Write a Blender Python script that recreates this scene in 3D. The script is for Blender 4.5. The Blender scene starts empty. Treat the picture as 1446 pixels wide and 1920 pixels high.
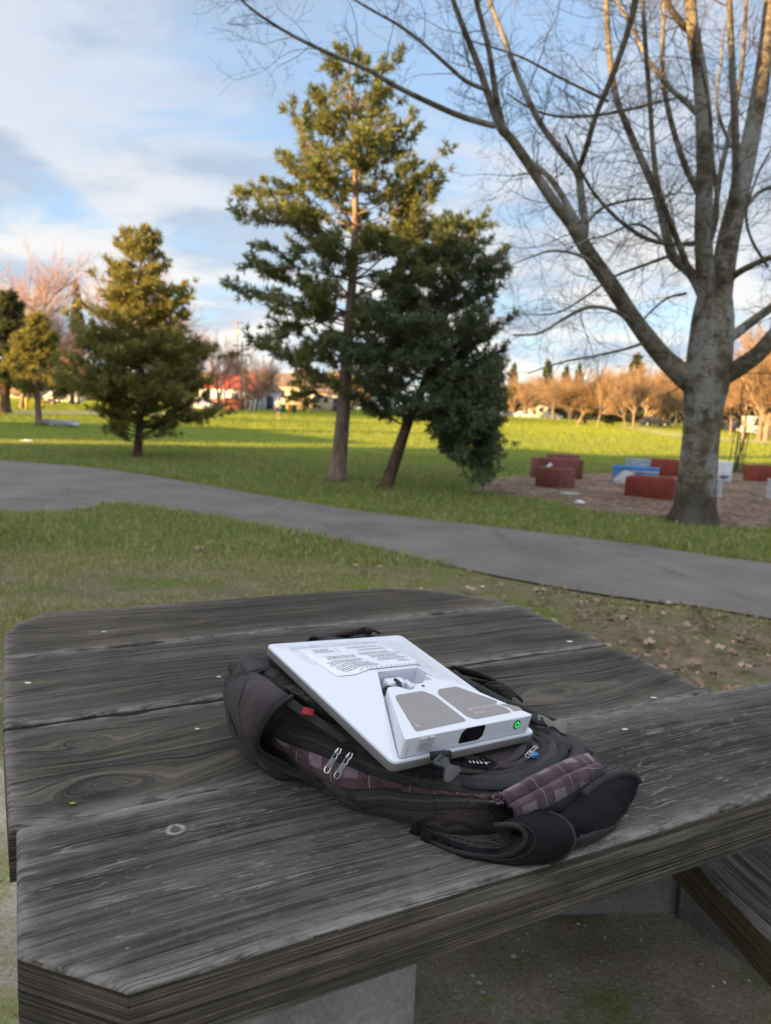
import bpy, bmesh, math, random
import numpy as np
from mathutils import Vector, Matrix, noise
R = math.radians
rnd = random.Random(7)
rng = np.random.default_rng(7)
S = bpy.context.scene
COL = S.collection

# ------------------------------------------------------------------ camera
F, CX, CY = 1405.0, 723.0, 960.0          # focal length and centre, in pixels of the photograph
PITCH, ROLL, CAMH = R(7.8), R(2.43), 1.26
def ray(px, py):
    x = px-CX; y = CY-py
    c, s = math.cos(ROLL), math.sin(ROLL)
    a, u = c*x-s*y, s*x+c*y
    cp, sp = math.cos(PITCH), math.sin(PITCH)
    return np.array([a, cp*F+sp*u, -sp*F+cp*u])/F
CAM = np.array([0, 0, CAMH])
def P(px, py, z=0.0):                      # point of a photograph's pixel on the horizontal plane z
    r = ray(px, py); return CAM+r*((z-CAMH)/r[2])
def AT(px, py, Y):                         # point of a pixel at the distance Y in front
    r = ray(px, py); return CAM+r*(Y/r[1])
cam = bpy.data.cameras.new('camera'); camo = bpy.data.objects.new('camera', cam); COL.objects.link(camo)
right = ray(CX+F, CY)-ray(CX, CY); up = ray(CX, CY-F)-ray(CX, CY); fwd = ray(CX, CY)
M = Matrix(((right[0], up[0], -fwd[0], 0), (right[1], up[1], -fwd[1], 0), (right[2], up[2], -fwd[2], CAMH), (0, 0, 0, 1)))
camo.matrix_world = M
cam.sensor_fit = 'HORIZONTAL'; cam.sensor_width = 36; cam.lens = 36*F/1446
cam.clip_start = 0.02; cam.clip_end = 3000
cam.dof.use_dof = True; cam.dof.focus_distance = 0.92; cam.dof.aperture_fstop = 9.5
S.camera = camo

# ------------------------------------------------------------------ light
SUN_EL, SUN_DIR = R(10.0), (-0.83, -0.55)   # the sun stands low, to the left and a little behind
w = bpy.data.worlds.new('World'); S.world = w; w.use_nodes = True
nt = w.node_tree; nt.nodes.clear()
def N(nt, t, **k):
    n = nt.nodes.new(t)
    for a, v in k.items():
        if a.startswith('i_'):
            n.inputs[a[2:].replace('_', ' ')].default_value = v
        else: setattr(n, a, v)
    return n
def ramp(nt, src, stops, interp='LINEAR'):
    n = nt.nodes.new('ShaderNodeValToRGB'); cr = n.color_ramp; cr.interpolation = interp
    while len(cr.elements) > len(stops): cr.elements.remove(cr.elements[-1])
    while len(cr.elements) < len(stops): cr.elements.new(0.5)
    for e, (p, c) in zip(cr.elements, stops):
        e.position = p; e.color = (c, c, c, 1) if isinstance(c, (int, float)) else (*c, 1)
    nt.links.new(src, n.inputs[0]); return n.outputs[0]
def mixc(nt, f, a, b, mode='MIX'):
    n = nt.nodes.new('ShaderNodeMix'); n.data_type = 'RGBA'; n.blend_type = mode
    for s, v in ((n.inputs[0], f), (n.inputs[6], a), (n.inputs[7], b)):
        if isinstance(v, bpy.types.NodeSocket): nt.links.new(v, s)
        elif isinstance(v, (int, float)): s.default_value = v
        else: s.default_value = (*v, 1)
    return n.outputs[2]
def math_(nt, op, a, b=0.0, c=0.0, clamp=False):
    n = nt.nodes.new('ShaderNodeMath'); n.operation = op; n.use_clamp = clamp
    for s, v in zip(n.inputs, (a, b, c)):
        if isinstance(v, bpy.types.NodeSocket): nt.links.new(v, s)
        else: s.default_value = v
    return n.outputs[0]
def noise_(nt, vec, scale, detail=4, rough=.55, dist=0.0, out=0, dims='3D'):
    n = nt.nodes.new('ShaderNodeTexNoise'); n.noise_dimensions = dims
    n.inputs['Scale'].default_value = scale; n.inputs['Detail'].default_value = detail
    n.inputs['Roughness'].default_value = rough; n.inputs['Distortion'].default_value = dist
    if vec is not None: nt.links.new(vec, n.inputs['Vector'])
    return n.outputs[out]
def mapping(nt, vec, sc=(1, 1, 1), loc=(0, 0, 0), rot=(0, 0, 0)):
    n = nt.nodes.new('ShaderNodeMapping'); n.inputs['Scale'].default_value = sc
    n.inputs['Location'].default_value = loc; n.inputs['Rotation'].default_value = rot
    nt.links.new(vec, n.inputs['Vector']); return n.outputs[0]

SKY, CLOUD, EXPO = 0.06, 1.0, 2.42
sky = N(nt, 'ShaderNodeTexSky', sky_type='NISHITA', sun_disc=False, sun_elevation=SUN_EL,
        sun_rotation=math.atan2(SUN_DIR[0], SUN_DIR[1]) % (2*math.pi), air_density=1.0, dust_density=0.6, ozone_density=1.5)
tc = N(nt, 'ShaderNodeTexCoord')
sep = N(nt, 'ShaderNodeSeparateXYZ'); nt.links.new(tc.outputs['Generated'], sep.inputs[0])
zc = math_(nt, 'MAXIMUM', sep.outputs[2], 0.0)
den = math_(nt, 'ADD', zc, 0.22)
cu = math_(nt, 'DIVIDE', sep.outputs[0], den); cv = math_(nt, 'DIVIDE', sep.outputs[1], den)
cmb = N(nt, 'ShaderNodeCombineXYZ'); nt.links.new(cu, cmb.inputs[0]); nt.links.new(cv, cmb.inputs[1])
big = noise_(nt, mapping(nt, cmb.outputs[0], (1.1, 1.3, 1), (3.1, 1.7, 0), (0, 0, .35)), 1.0, 7, .50, .4)
wisp = noise_(nt, mapping(nt, cmb.outputs[0], (1.3, 2.6, 1), (9.3, 4.1, 0), (0, 0, -.4)), 1.5, 8, .54, .5)
cov = math_(nt, 'ADD', math_(nt, 'MULTIPLY', big, .5), math_(nt, 'MULTIPLY', wisp, .5))
cov = ramp(nt, cov, [(.39, 0.0), (.44, .4), (.49, .8), (.56, .97)])
shade = noise_(nt, mapping(nt, cmb.outputs[0], (1.3, 1.7, 1), (1.3, 7.7, 0)), 1.5, 7, .52, .3)
low = ramp(nt, zc, [(0.0, 1.0), (.12, .75), (.30, .25), (.6, 0.0)])         # clouds near the horizon catch the last sun
hi_c = mixc(nt, ramp(nt, shade, [(.42, 0), (.56, 1)]), (.080, .100, .132), (.114, .132, .162))
lo_c = mixc(nt, ramp(nt, shade, [(.40, 0), (.54, 1)]), (.125, .143, .166), (.225, .208, .186))
cl = mixc(nt, low, hi_c, lo_c)
skc = mixc(nt, 1.0, sky.outputs[0], (SKY, SKY, SKY), 'MULTIPLY')
blue = mixc(nt, ramp(nt, zc, [(0, 0), (.25, .6), (.7, 1)]), (.112, .158, .205), (.078, .112, .170))
skc = mixc(nt, .72, skc, blue)
tot = mixc(nt, cov, skc, cl)
# gain added to the unseen sky overhead and sunward, for more ambient light
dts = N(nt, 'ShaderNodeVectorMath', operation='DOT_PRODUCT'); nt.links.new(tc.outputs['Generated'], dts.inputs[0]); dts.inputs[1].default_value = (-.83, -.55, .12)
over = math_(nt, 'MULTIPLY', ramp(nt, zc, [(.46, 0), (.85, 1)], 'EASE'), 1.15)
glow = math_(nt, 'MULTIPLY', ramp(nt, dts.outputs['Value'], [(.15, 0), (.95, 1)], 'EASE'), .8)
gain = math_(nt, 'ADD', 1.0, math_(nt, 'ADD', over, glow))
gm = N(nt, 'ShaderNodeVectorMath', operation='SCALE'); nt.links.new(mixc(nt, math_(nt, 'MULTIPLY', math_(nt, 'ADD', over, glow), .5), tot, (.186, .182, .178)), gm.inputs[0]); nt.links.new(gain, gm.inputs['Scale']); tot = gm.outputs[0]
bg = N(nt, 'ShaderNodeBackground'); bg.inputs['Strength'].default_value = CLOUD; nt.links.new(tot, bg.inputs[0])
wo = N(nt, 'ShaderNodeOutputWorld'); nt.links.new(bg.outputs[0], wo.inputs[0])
sun = bpy.data.lights.new('sun', 'SUN'); sun.energy = 4.1; sun.angle = R(.53); sun.color = (1.0, .62, .24)
suno = bpy.data.objects.new('sun', sun); COL.objects.link(suno)
sd = Vector((SUN_DIR[0], SUN_DIR[1], 0)).normalized()*math.cos(SUN_EL); sd.z = math.sin(SUN_EL)
suno.rotation_euler = sd.to_track_quat('Z', 'Y').to_euler()
S.view_settings.view_transform = 'Standard'; S.view_settings.look = 'None'
S.view_settings.exposure = EXPO; S.view_settings.gamma = 1
S.render.engine = 'CYCLES'
S.cycles.use_denoising = True
S.cycles.max_bounces = 6; S.cycles.diffuse_bounces = 4; S.cycles.glossy_bounces = 3; S.cycles.transparent_max_bounces = 6
S.cycles.sample_clamp_indirect = 4.0
# ------------------------------------------------------------------ helpers
def tag(o, label=None, cat=None, group=None, kind=None):
    if label: o['label'] = label
    if cat: o['category'] = cat
    if group: o['group'] = group
    if kind: o['kind'] = kind
    return o
def empty(name, loc=(0, 0, 0), rz=0.0, label=None, cat=None, group=None):
    o = bpy.data.objects.new(name, None); COL.objects.link(o); o.location = loc; o.rotation_euler = (0, 0, rz)
    o.empty_display_size = .1
    return tag(o, label, cat, group)
def mesh_from(name, V, loops, starts, totals, mat=None, parent=None, smooth=False, mats=None, mi=None):
    me = bpy.data.meshes.new(name)
    V = np.asarray(V, dtype=np.float32); loops = np.asarray(loops, dtype=np.int32)
    me.vertices.add(len(V)); me.vertices.foreach_set('co', V.ravel())
    me.loops.add(len(loops)); me.loops.foreach_set('vertex_index', loops)
    me.polygons.add(len(starts)); me.polygons.foreach_set('loop_start', np.asarray(starts, dtype=np.int32))
    me.polygons.foreach_set('loop_total', np.asarray(totals, dtype=np.int32))
    if mats:
        for m in mats: me.materials.append(m)
        if mi is not None: me.polygons.foreach_set('material_index', np.asarray(mi, dtype=np.int32))
    elif mat: me.materials.append(mat)
    if smooth: me.polygons.foreach_set('use_smooth', np.ones(len(starts), dtype=bool))
    me.update(calc_edges=True); me.validate()
    o = bpy.data.objects.new(name, me); COL.objects.link(o)
    if parent: o.parent = parent
    return o
class MB:                                   # collects polygons, builds one mesh object
    def __init__(s): s.V = []; s.n = 0; s.F = []; s.MI = []
    def add(s, V, Fc, mi=0):
        V = np.asarray(V, dtype=np.float64).reshape(-1, 3)
        s.V.append(V); Fc = list(Fc)
        s.F.append([tuple(i+s.n for i in f) for f in Fc]); s.MI.append([mi]*len(Fc)); s.n += len(V)
    def box(s, c, h, rz=0.0, mi=0, taper=1.0):
        x, y, z = h; V = np.array([(-x, -y, -z), (x, -y, -z), (x, y, -z), (-x, y, -z), (-x*taper, -y*taper, z), (x*taper, -y*taper, z), (x*taper, y*taper, z), (-x*taper, y*taper, z)])
        co, si = math.cos(rz), math.sin(rz); V = V@np.array([[co, si, 0], [-si, co, 0], [0, 0, 1]])+np.array(c)
        s.add(V, [(0, 3, 2, 1), (4, 5, 6, 7), (0, 1, 5, 4), (1, 2, 6, 5), (2, 3, 7, 6), (3, 0, 4, 7)], mi)
    def prism(s, pts, z0, z1, mi=0, axis='z', fn=None):     # polygon pts (ccw) extruded z0..z1
        n = len(pts)
        if fn: V = [fn(x, y, z0) for x, y in pts]+[fn(x, y, z1) for x, y in pts]
        else: V = [(x, y, z0) for x, y in pts]+[(x, y, z1) for x, y in pts]
        s.add(V, [tuple(range(n))[::-1], tuple(range(n, 2*n))]+[(i, (i+1) % n, n+(i+1) % n, n+i) for i in range(n)], mi)
    def tube(s, pts, rad, sides=6, mi=0, caps=True):
        pts = np.asarray(pts, dtype=float); n = len(pts)
        rad = np.broadcast_to(np.asarray(rad, dtype=float), (n,))
        T = np.gradient(pts, axis=0); T /= (np.linalg.norm(T, axis=1)[:, None]+1e-12)
        ref = np.array([0, 0, 1.]) if abs(T[0][2]) < .9 else np.array([1., 0, 0])
        U = np.cross(T, ref); ln = np.linalg.norm(U, axis=1)[:, None]; U = U/(ln+1e-9)
        for i in range(1, n):
            if U[i]@U[i-1] < 0: U[i] = -U[i]
        W = np.cross(T, U)
        a = np.arange(sides)*2*math.pi/sides
        V = (pts[:, None, :]+rad[:, None, None]*(np.cos(a)[None, :, None]*U[:, None, :]+np.sin(a)[None, :, None]*W[:, None, :])).reshape(-1, 3)
        Fc = [(i*sides+j, i*sides+(j+1) % sides, (i+1)*sides+(j+1) % sides, (i+1)*sides+j) for i in range(n-1) for j in range(sides)]
        if caps: Fc += [tuple(range(sides))[::-1], tuple((n-1)*sides+j for j in range(sides))]
        s.add(V, Fc, mi)
    def ribbon(s, pts, wv, th=0.0, mi=0):   # flat strap: centre line pts, half-width vectors wv, thickness normal th vectors
        pts = np.asarray(pts, float); n = len(pts); wv = np.broadcast_to(np.asarray(wv, float), (n, 3)); th = np.broadcast_to(np.asarray(th, float), (n, 3))
        V = np.stack([pts-wv-th, pts+wv-th, pts+wv+th, pts-wv+th], 1).reshape(-1, 3)
        Fc = [(i*4+j, i*4+(j+1) % 4, (i+1)*4+(j+1) % 4, (i+1)*4+j) for i in range(n-1) for j in range(4)]
        Fc += [(3, 2, 1, 0), tuple((n-1)*4+j for j in range(4))]
        s.add(V, Fc, mi)
    def lathe(s, prof, c=(0, 0, 0), sides=24, mi=0, sx=1.0):
        a = np.arange(sides)*2*math.pi/sides; n = len(prof)
        V = [(c[0]+r*math.cos(t)*sx, c[1]+r*math.sin(t), c[2]+z) for r, z in prof for t in a]
        Fc = [(i*sides+j, i*sides+(j+1) % sides, (i+1)*sides+(j+1) % sides, (i+1)*sides+j) for i in range(n-1) for j in range(sides)]
        s.add(V, Fc+[tuple(range(sides))[::-1], tuple((n-1)*sides+j for j in range(sides))], mi)
    def build(s, name, mat=None, parent=None, smooth=False, mats=None):
        Fs = [f for b in s.F for f in b]; mi = [m for b in s.MI for m in b]
        tot = np.fromiter((len(f) for f in Fs), dtype=np.int32, count=len(Fs))
        st = np.concatenate([[0], np.cumsum(tot)[:-1]])
        lp = np.fromiter((i for f in Fs for i in f), dtype=np.int32)
        return mesh_from(name, np.concatenate(s.V), lp, st, tot, mat, parent, smooth, mats, mi if mats else None)
def recalc(o, ang=32):
    bm = bmesh.new(); bm.from_mesh(o.data); bmesh.ops.recalc_face_normals(bm, faces=bm.faces); bm.to_mesh(o.data); bm.free()
    o.data.set_sharp_from_angle(angle=R(ang)); return o
def bevel(o, wd=.003, seg=2, angle=35):
    m = o.modifiers.new('bevel', 'BEVEL'); m.width = wd; m.segments = seg; m.limit_method = 'ANGLE'; m.angle_limit = R(angle); return o
def catmull(pts, n, closed=False):
    pts = np.asarray(pts, float); k = len(pts)
    t = np.linspace(0, k if closed else k-1, n, endpoint=not closed)
    i = np.floor(t).astype(int)
    if not closed: i = np.minimum(i, k-2)
    f = (t-i)[:, None]
    if closed: g = lambda j: pts[j % k]
    else:
        ext = np.vstack([2*pts[0]-pts[1], pts, 2*pts[-1]-pts[-2]]); g = lambda j: ext[np.clip(j+1, 0, k+1)]
    p0, p1, p2, p3 = g(i-1), g(i), g(i+1), g(i+2)
    return .5*((2*p1)+(-p0+p2)*f+(2*p0-5*p1+4*p2-p3)*f*f+(-p0+3*p1-3*p2+p3)*f**3)
def grid_obj(name, G, mat=None, parent=None, smooth=True, wrap=False, uv=None, mats=None, mi=None):
    n, m = G.shape[:2]; V = G.reshape(-1, 3)
    I = np.arange(n*m).reshape(n, m)
    if wrap: I = np.vstack([I, I[:1]])
    q = np.stack([I[:-1, :-1], I[1:, :-1], I[1:, 1:], I[:-1, 1:]], -1).reshape(-1, 4)
    o = mesh_from(name, V, q.ravel(), np.arange(len(q))*4, np.full(len(q), 4), mat, parent, smooth, mats, mi)
    if uv is not None:
        U = uv.reshape(-1, 2)
        ul = o.data.uv_layers.new(name='UVMap')
        if wrap: pass
        ul.data.foreach_set('uv', U[q.ravel() % len(U)].astype(np.float32).ravel())
    return o
def dup(root, loc=None, rz=None, scale=None, label=None, group=None):
    r = root.copy(); COL.objects.link(r)
    if loc is not None: r.location = loc
    if rz is not None: r.rotation_euler = (0, 0, rz)
    if scale is not None: r.scale = scale if hasattr(scale, '__len__') else (scale,)*3
    if label: r['label'] = label
    if group: r['group'] = group
    for ch in list(root.children):
        c = ch.copy(); COL.objects.link(c); c.parent = r
        for g in list(ch.children):
            d = g.copy(); COL.objects.link(d); d.parent = c
    return r
def inpoly(x, y, poly):
    x = np.asarray(x); y = np.asarray(y); ins = np.zeros(x.shape, bool); n = len(poly)
    for i in range(n):
        x1, y1 = poly[i][:2]; x2, y2 = poly[(i+1) % n][:2]
        c = ((y1 > y) != (y2 > y)) & (x < (x2-x1)*(y-y1)/((y2-y1) if y2 != y1 else 1e-9)+x1); ins ^= c
    return ins

# ------------------------------------------------------------------ materials
def new_mat(name, rough=.8, spec=.3):
    m = bpy.data.materials.new(name); m.use_nodes = True; nt = m.node_tree
    b = nt.nodes['Principled BSDF']; b.inputs['Roughness'].default_value = rough; b.inputs['Specular IOR Level'].default_value = spec
    return m, nt, b
def bump_(nt, b, h, strength=.5, dist=.01):
    n = nt.nodes.new('ShaderNodeBump'); n.inputs['Strength'].default_value = strength; n.inputs['Distance'].default_value = dist
    nt.links.new(h, n.inputs['Height'])
    if b is not None: nt.links.new(n.outputs[0], b.inputs['Normal'])
    return n.outputs[0]
def objvec(nt): return nt.nodes.new('ShaderNodeTexCoord').outputs['Object']
def plain(name, col, rough=.6, spec=.3, var=.15, scale=40, bumpd=0.0, metal=0.0, emit=None):
    m, nt, b = new_mat(name, rough, spec); b.inputs['Metallic'].default_value = metal
    v = objvec(nt); n = noise_(nt, v, scale, 5, .6)
    lo = tuple(c*(1-var) for c in col); hi = tuple(min(1, c*(1+var)) for c in col)
    nt.links.new(ramp(nt, n, [(.3, lo), (.7, hi)]), b.inputs['Base Color'])
    nt.links.new(ramp(nt, noise_(nt, v, scale*.37, 4, .6), [(.3, max(0, rough-.1)), (.7, min(1, rough+.1))]), b.inputs['Roughness'])
    if bumpd: bump_(nt, b, n, .6, bumpd)
    if emit: b.inputs['Emission Color'].default_value = (*emit[0], 1); b.inputs['Emission Strength'].default_value = emit[1]
    return m
def two_tone(name, a, c, scale=6, rough=.85, stops=(.4, .6), fine=60, fine_amt=.3, bumpd=.004, detail=6):
    m, nt, b = new_mat(name, rough, .2); v = objvec(nt)
    k = mixc(nt, ramp(nt, noise_(nt, v, scale, detail, .6), [(stops[0], 0), (stops[1], 1)]), a, c)
    f = noise_(nt, v, fine, 5, .7)
    k = mixc(nt, fine_amt, k, ramp(nt, f, [(.3, 0.0), (.7, 1.0)]), 'OVERLAY')
    nt.links.new(k, b.inputs['Base Color']); bump_(nt, b, f, .7, bumpd); return m
def translucent(m, col, f=.35):
    nt = m.node_tree; b = nt.nodes['Principled BSDF']; out = nt.nodes['Material Output']
    t = nt.nodes.new('ShaderNodeBsdfTranslucent'); t.inputs[0].default_value = (*col, 1)
    mx = nt.nodes.new('ShaderNodeMixShader'); mx.inputs[0].default_value = f
    nt.links.new(b.outputs[0], mx.inputs[1]); nt.links.new(t.outputs[0], mx.inputs[2]); nt.links.new(mx.outputs[0], out.inputs[0]); return m
# ------------------------------------------------------------------ the setting: ground, paths
def gz(x, y): return .6*min(1.0, max(0.0, (y-40)/100.0))**1.3 if y > 40 else 0.0
def PG(px, py, it=6):                      # pixel on the terrain
    z = 0.0
    for _ in range(it):
        p = P(px, py, z); z = gz(p[0], p[1])
    return P(px, py, z)

PATH_NEAR = [(-40, 4), (-22, 6.5), (-12, 7.6)]+[tuple(P(*q)[:2]) for q in [(0, 958), (200, 945), (350, 962), (520, 990), (690, 1025), (860, 1065), (1050, 1102), (1230, 1130), (1446, 1160)]]+[(6, 2.3), (12, -2)]
PATH_FAR = [(-40, 22), (-22, 18.6), (-12, 16.0)]+[tuple(P(*q)[:2]) for q in [(0, 862), (200, 880), (400, 912), (560, 940), (730, 965), (900, 985), (1050, 1003), (1200, 1022), (1446, 1057)]]+[(7.2, 4.3), (14, -.2)]
pn = catmull(PATH_NEAR, 90); pf = catmull(PATH_FAR, 90)
# ragged edges where the turf creeps over the asphalt
def rag(c, amp, sc, seed):
    out = []
    for i, p in enumerate(c):
        out.append((p[0], p[1]+amp*noise.noise(Vector((p[0]*sc, p[1]*sc, seed)))))
    return np.array(out)
pn = rag(pn, .035, 2.2, 3.3); pf = rag(pf, .035, 2.2, 8.8)
PATH_POLY = [tuple(p) for p in pn]+[tuple(p) for p in pf[::-1]]

def sheet(name, A, B, z, mat, sub=6, crown=0.0):
    A = np.asarray(A); B = np.asarray(B); n = len(A); G = np.zeros((n, sub+1, 3))
    for j in range(sub+1):
        f = j/sub; G[:, j, :2] = A*(1-f)+B*f; G[:, j, 2] = z+crown*4*f*(1-f)
    for i in range(n):
        for j in range(sub+1): G[i, j, 2] += gz(G[i, j, 0], G[i, j, 1])
    o = grid_obj(name, G, mat); tag(o, kind='structure'); return recalc_up(o)
def recalc_up(o):
    me = o.data
    if me.polygons[0].normal.z < 0: me.flip_normals()
    return o

# grass / soil sheet
m_ground, nt, b = new_mat('lawn', .95, .1)
v = objvec(nt)
sp = N(nt, 'ShaderNodeSeparateXYZ'); nt.links.new(v, sp.inputs[0])
dist = math_(nt, 'LENGTH' if False else 'ABSOLUTE', sp.outputs[1])
n1 = noise_(nt, v, .35, 5, .6); n2 = noise_(nt, v, 3.2, 6, .65); n3 = noise_(nt, v, 45, 5, .7)
green = mixc(nt, ramp(nt, n1, [(.35, 0), (.65, 1)]), (.115, .165, .030), (.185, .215, .040))
green = mixc(nt, ramp(nt, n2, [(.45, 0), (.75, .45)]), green, (.17, .165, .045))
soil = mixc(nt, ramp(nt, n2, [(.3, 0), (.7, 1)]), (.16, .125, .085), (.28, .225, .16))
nearm = ramp(nt, math_(nt, 'MULTIPLY', sp.outputs[1], .05), [(.20, 1.0), (.42, 0.0)])
soilm = math_(nt, 'MULTIPLY', ramp(nt, noise_(nt, v, 1.6, 6, .65), [(.33, 0), (.50, 1)]), nearm)
base = mixc(nt, soilm, green, soil)
base = mixc(nt, .55, base, ramp(nt, n3, [(.25, 0.1), (.75, .9)]), 'OVERLAY')
nt.links.new(base, b.inputs['Base Color'])
hb = math_(nt, 'ADD', n3, math_(nt, 'MULTIPLY', noise_(nt, v, 9, 5, .6), 1.3))
bump_(nt, b, hb, 1.0, .05)
ys = np.concatenate([np.linspace(-60, -6, 10), np.linspace(-5, 30, 71), np.linspace(32, 160, 65), [200, 260, 400, 700, 1200, 1900]])
xs = np.concatenate([[-1500, -700, -350, -200, -120], np.linspace(-80, -16, 33), np.linspace(-15, 15, 61), np.linspace(16, 120, 53), [200, 350, 700, 1500]])
G = np.zeros((len(xs), len(ys), 3))
for i, x in enumerate(xs):
    for j, y in enumerate(ys):
        bumpy = .05*noise.noise(Vector((x*.35, y*.35, 0)))*min(1, max(0, (y-1)/4)) if y < 40 else .12*noise.noise(Vector((x*.05, y*.05, 2)))
        bumpy = -.010+.08*bumpy if y < 40 else bumpy
        # keep the turf below the paths, level with them
        G[i, j] = (x, y, gz(x, y)+min(bumpy, -.006)-.002)
ground = grid_obj('ground', G, m_ground); tag(ground, kind='structure'); recalc_up(ground)

# asphalt path
m_asph, nt, b = new_mat('asphalt', .9, .25); v = objvec(nt)
a1 = noise_(nt, v, 1.1, 5, .6); a2 = noise_(nt, v, 70, 6, .8)
k = ramp(nt, a1, [(.3, (.098, .087, .079)), (.7, (.150, .133, .120))])
k = mixc(nt, .8, k, ramp(nt, a2, [(.25, .08), (.75, .92)]), 'OVERLAY')
vor = N(nt, 'ShaderNodeTexVoronoi', feature='DISTANCE_TO_EDGE'); vor.inputs['Scale'].default_value = .42
nt.links.new(mapping(nt, v, (1, 1, 1), (3.3, .4, 0)), vor.inputs['Vector'])
wob = math_(nt, 'ADD', vor.outputs['Distance'], math_(nt, 'MULTIPLY', math_(nt, 'SUBTRACT', noise_(nt, v, 3, 4, .6), .5), .06))
crk = ramp(nt, math_(nt, 'ABSOLUTE', wob), [(0.0, 1.0), (.006, .0)])
k = mixc(nt, math_(nt, 'MULTIPLY', crk, .55), k, (.05, .055, .03))
spk = N(nt, 'ShaderNodeTexVoronoi'); spk.inputs['Scale'].default_value = 5.5; nt.links.new(v, spk.inputs['Vector'])
k = mixc(nt, ramp(nt, spk.outputs['Distance'], [(0, 1.0), (.035, 0)]), k, (.45, .43, .40))
nt.links.new(k, b.inputs['Base Color']); bump_(nt, b, a2, .5, .004)
path = sheet('path', pn, pf, .003, m_asph, 8)

# bark-mulch patch round the painted planters
MUL = [tuple(P(*q)[:2]) for q in [(880, 918), (960, 930), (1040, 945), (1110, 962), (1180, 968), (1260, 975), (1330, 985), (1446, 992)]]+[(9.5, 9.5), (15, 12), (16, 19)]+[tuple(P(*q)[:2]) for q in [(1446, 885), (1370, 882), (1280, 884), (1180, 884), (1080, 887), (1000, 889), (930, 896)]]
mu = catmull(MUL, 120, True); mu = np.array([(p[0]+.15*noise.noise(Vector((p[0]*2, p[1]*2, 5))), p[1]+.25*noise.noise(Vector((p[0]*2, p[1]*2, 1)))) for p in mu])
MULCH_POLY = [tuple(p) for p in mu]
m_mulch, nt, b = new_mat('bark_mulch', .95, .1); v = objvec(nt)
vv = N(nt, 'ShaderNodeTexVoronoi'); vv.inputs['Scale'].default_value = 16; nt.links.new(mapping(nt, v, (1, 1.7, 1)), vv.inputs['Vector'])
k = mixc(nt, ramp(nt, noise_(nt, v, 1.4, 5, .6), [(.35, 0), (.65, 1)]), (.15, .098, .070), (.26, .185, .140))
sv = N(nt, 'ShaderNodeSeparateXYZ'); nt.links.new(vv.outputs['Color'], sv.inputs[0]); k = mixc(nt, .85, k, ramp(nt, sv.outputs[0], [(0, .12), (1, .9)]), 'OVERLAY')
nt.links.new(k, b.inputs['Base Color']); bump_(nt, b, math_(nt, 'ADD', vv.outputs['Distance'], noise_(nt, v, 30, 4, .7)), 1, .05)
c0 = mu.mean(0); rings = [1, .96, .85, .6, .3, 0.02]; G = np.zeros((len(mu), len(rings), 3))
for i, p in enumerate(mu):
    for j, f in enumerate(rings):
        q = c0+(p-c0)*f; h = [-.03, .006, .02, .03, .03, .03][j]
        G[i, j] = (q[0], q[1], h+.014*noise.noise(Vector((q[0]*3, q[1]*3, 9)))*(j > 0))
mulch = grid_obj('mulch_bed', G, m_mulch, wrap=True); tag(mulch, kind='structure'); recalc_up(mulch)

# worn soil pad with moss under the table
m_dirt, nt, b = new_mat('worn_soil', .95, .15); v = objvec(nt)
k = mixc(nt, ramp(nt, noise_(nt, v, 3.0, 6, .6), [(.35, 0), (.62, 1)]), (.23, .19, .145), (.42, .36, .285))
moss = ramp(nt, noise_(nt, mapping(nt, v, (1, 1, 1), (4.4, 1.2, 0)), 4.2, 6, .65), [(.50, 0), (.62, .8)])
k = mixc(nt, moss, k, (.20, .22, .06))
grit = N(nt, 'ShaderNodeTexVoronoi'); grit.inputs['Scale'].default_value = 70; nt.links.new(v, grit.inputs['Vector'])
k = mixc(nt, ramp(nt, grit.outputs['Distance'], [(.06, .8), (.16, 0)]), k, (.55, .52, .47))
k = mixc(nt, .6, k, ramp(nt, noise_(nt, v, 120, 4, .75), [(.25, .1), (.75, .9)]), 'OVERLAY')
nt.links.new(k, b.inputs['Base Color']); bump_(nt, b, math_(nt, 'ADD', noise_(nt, v, 60, 6, .7), noise_(nt, v, 8, 4, .6)), 1, .012)
G = np.zeros((60, 50, 3))
for i in range(60):
    for j in range(50):
        x = -2.2+4.6*i/59; y = -.6+3.2*j/49
        e = min(i, 59-i, j*1.0, 49-j)/6.0
        G[i, j] = (x, y, (.010+.012*noise.noise(Vector((x*2.2, y*2.2, 3))))if e >= 1 else -.02+.03*e)
pad = grid_obj('soil', G, m_dirt); tag(pad, kind='structure'); recalc_up(pad)

# road and pale path across the far side of the field
m_road = two_tone('far_asphalt', (.16, .155, .16), (.21, .205, .21), .6, .9, fine=20)
m_gravel = two_tone('pale_gravel', (.30, .26, .20), (.38, .33, .26), .8, .9, fine=30)
A = np.array([PG(*q)[:2] for q in [(-200, 774), (0, 777), (150, 778), (280, 780), (420, 772.5), (560, 773)]]); B = np.array([PG(*q)[:2] for q in [(-200, 768), (0, 770), (150, 771), (280, 773), (420, 769), (560, 770)]])
sheet('road', catmull(A, 30), catmull(B, 30), .03, m_road, 2)
A = np.array([PG(*q)[:2] for q in [(1150, 800), (1215, 812), (1290, 822), (1446, 833), (1700, 850)]]); B = np.array([PG(*q)[:2] for q in [(1175, 796), (1240, 806), (1300, 815), (1446, 826), (1700, 841)]])
sheet('pavement', catmull(A, 30), catmull(B, 30), .03, m_gravel, 2)

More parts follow.
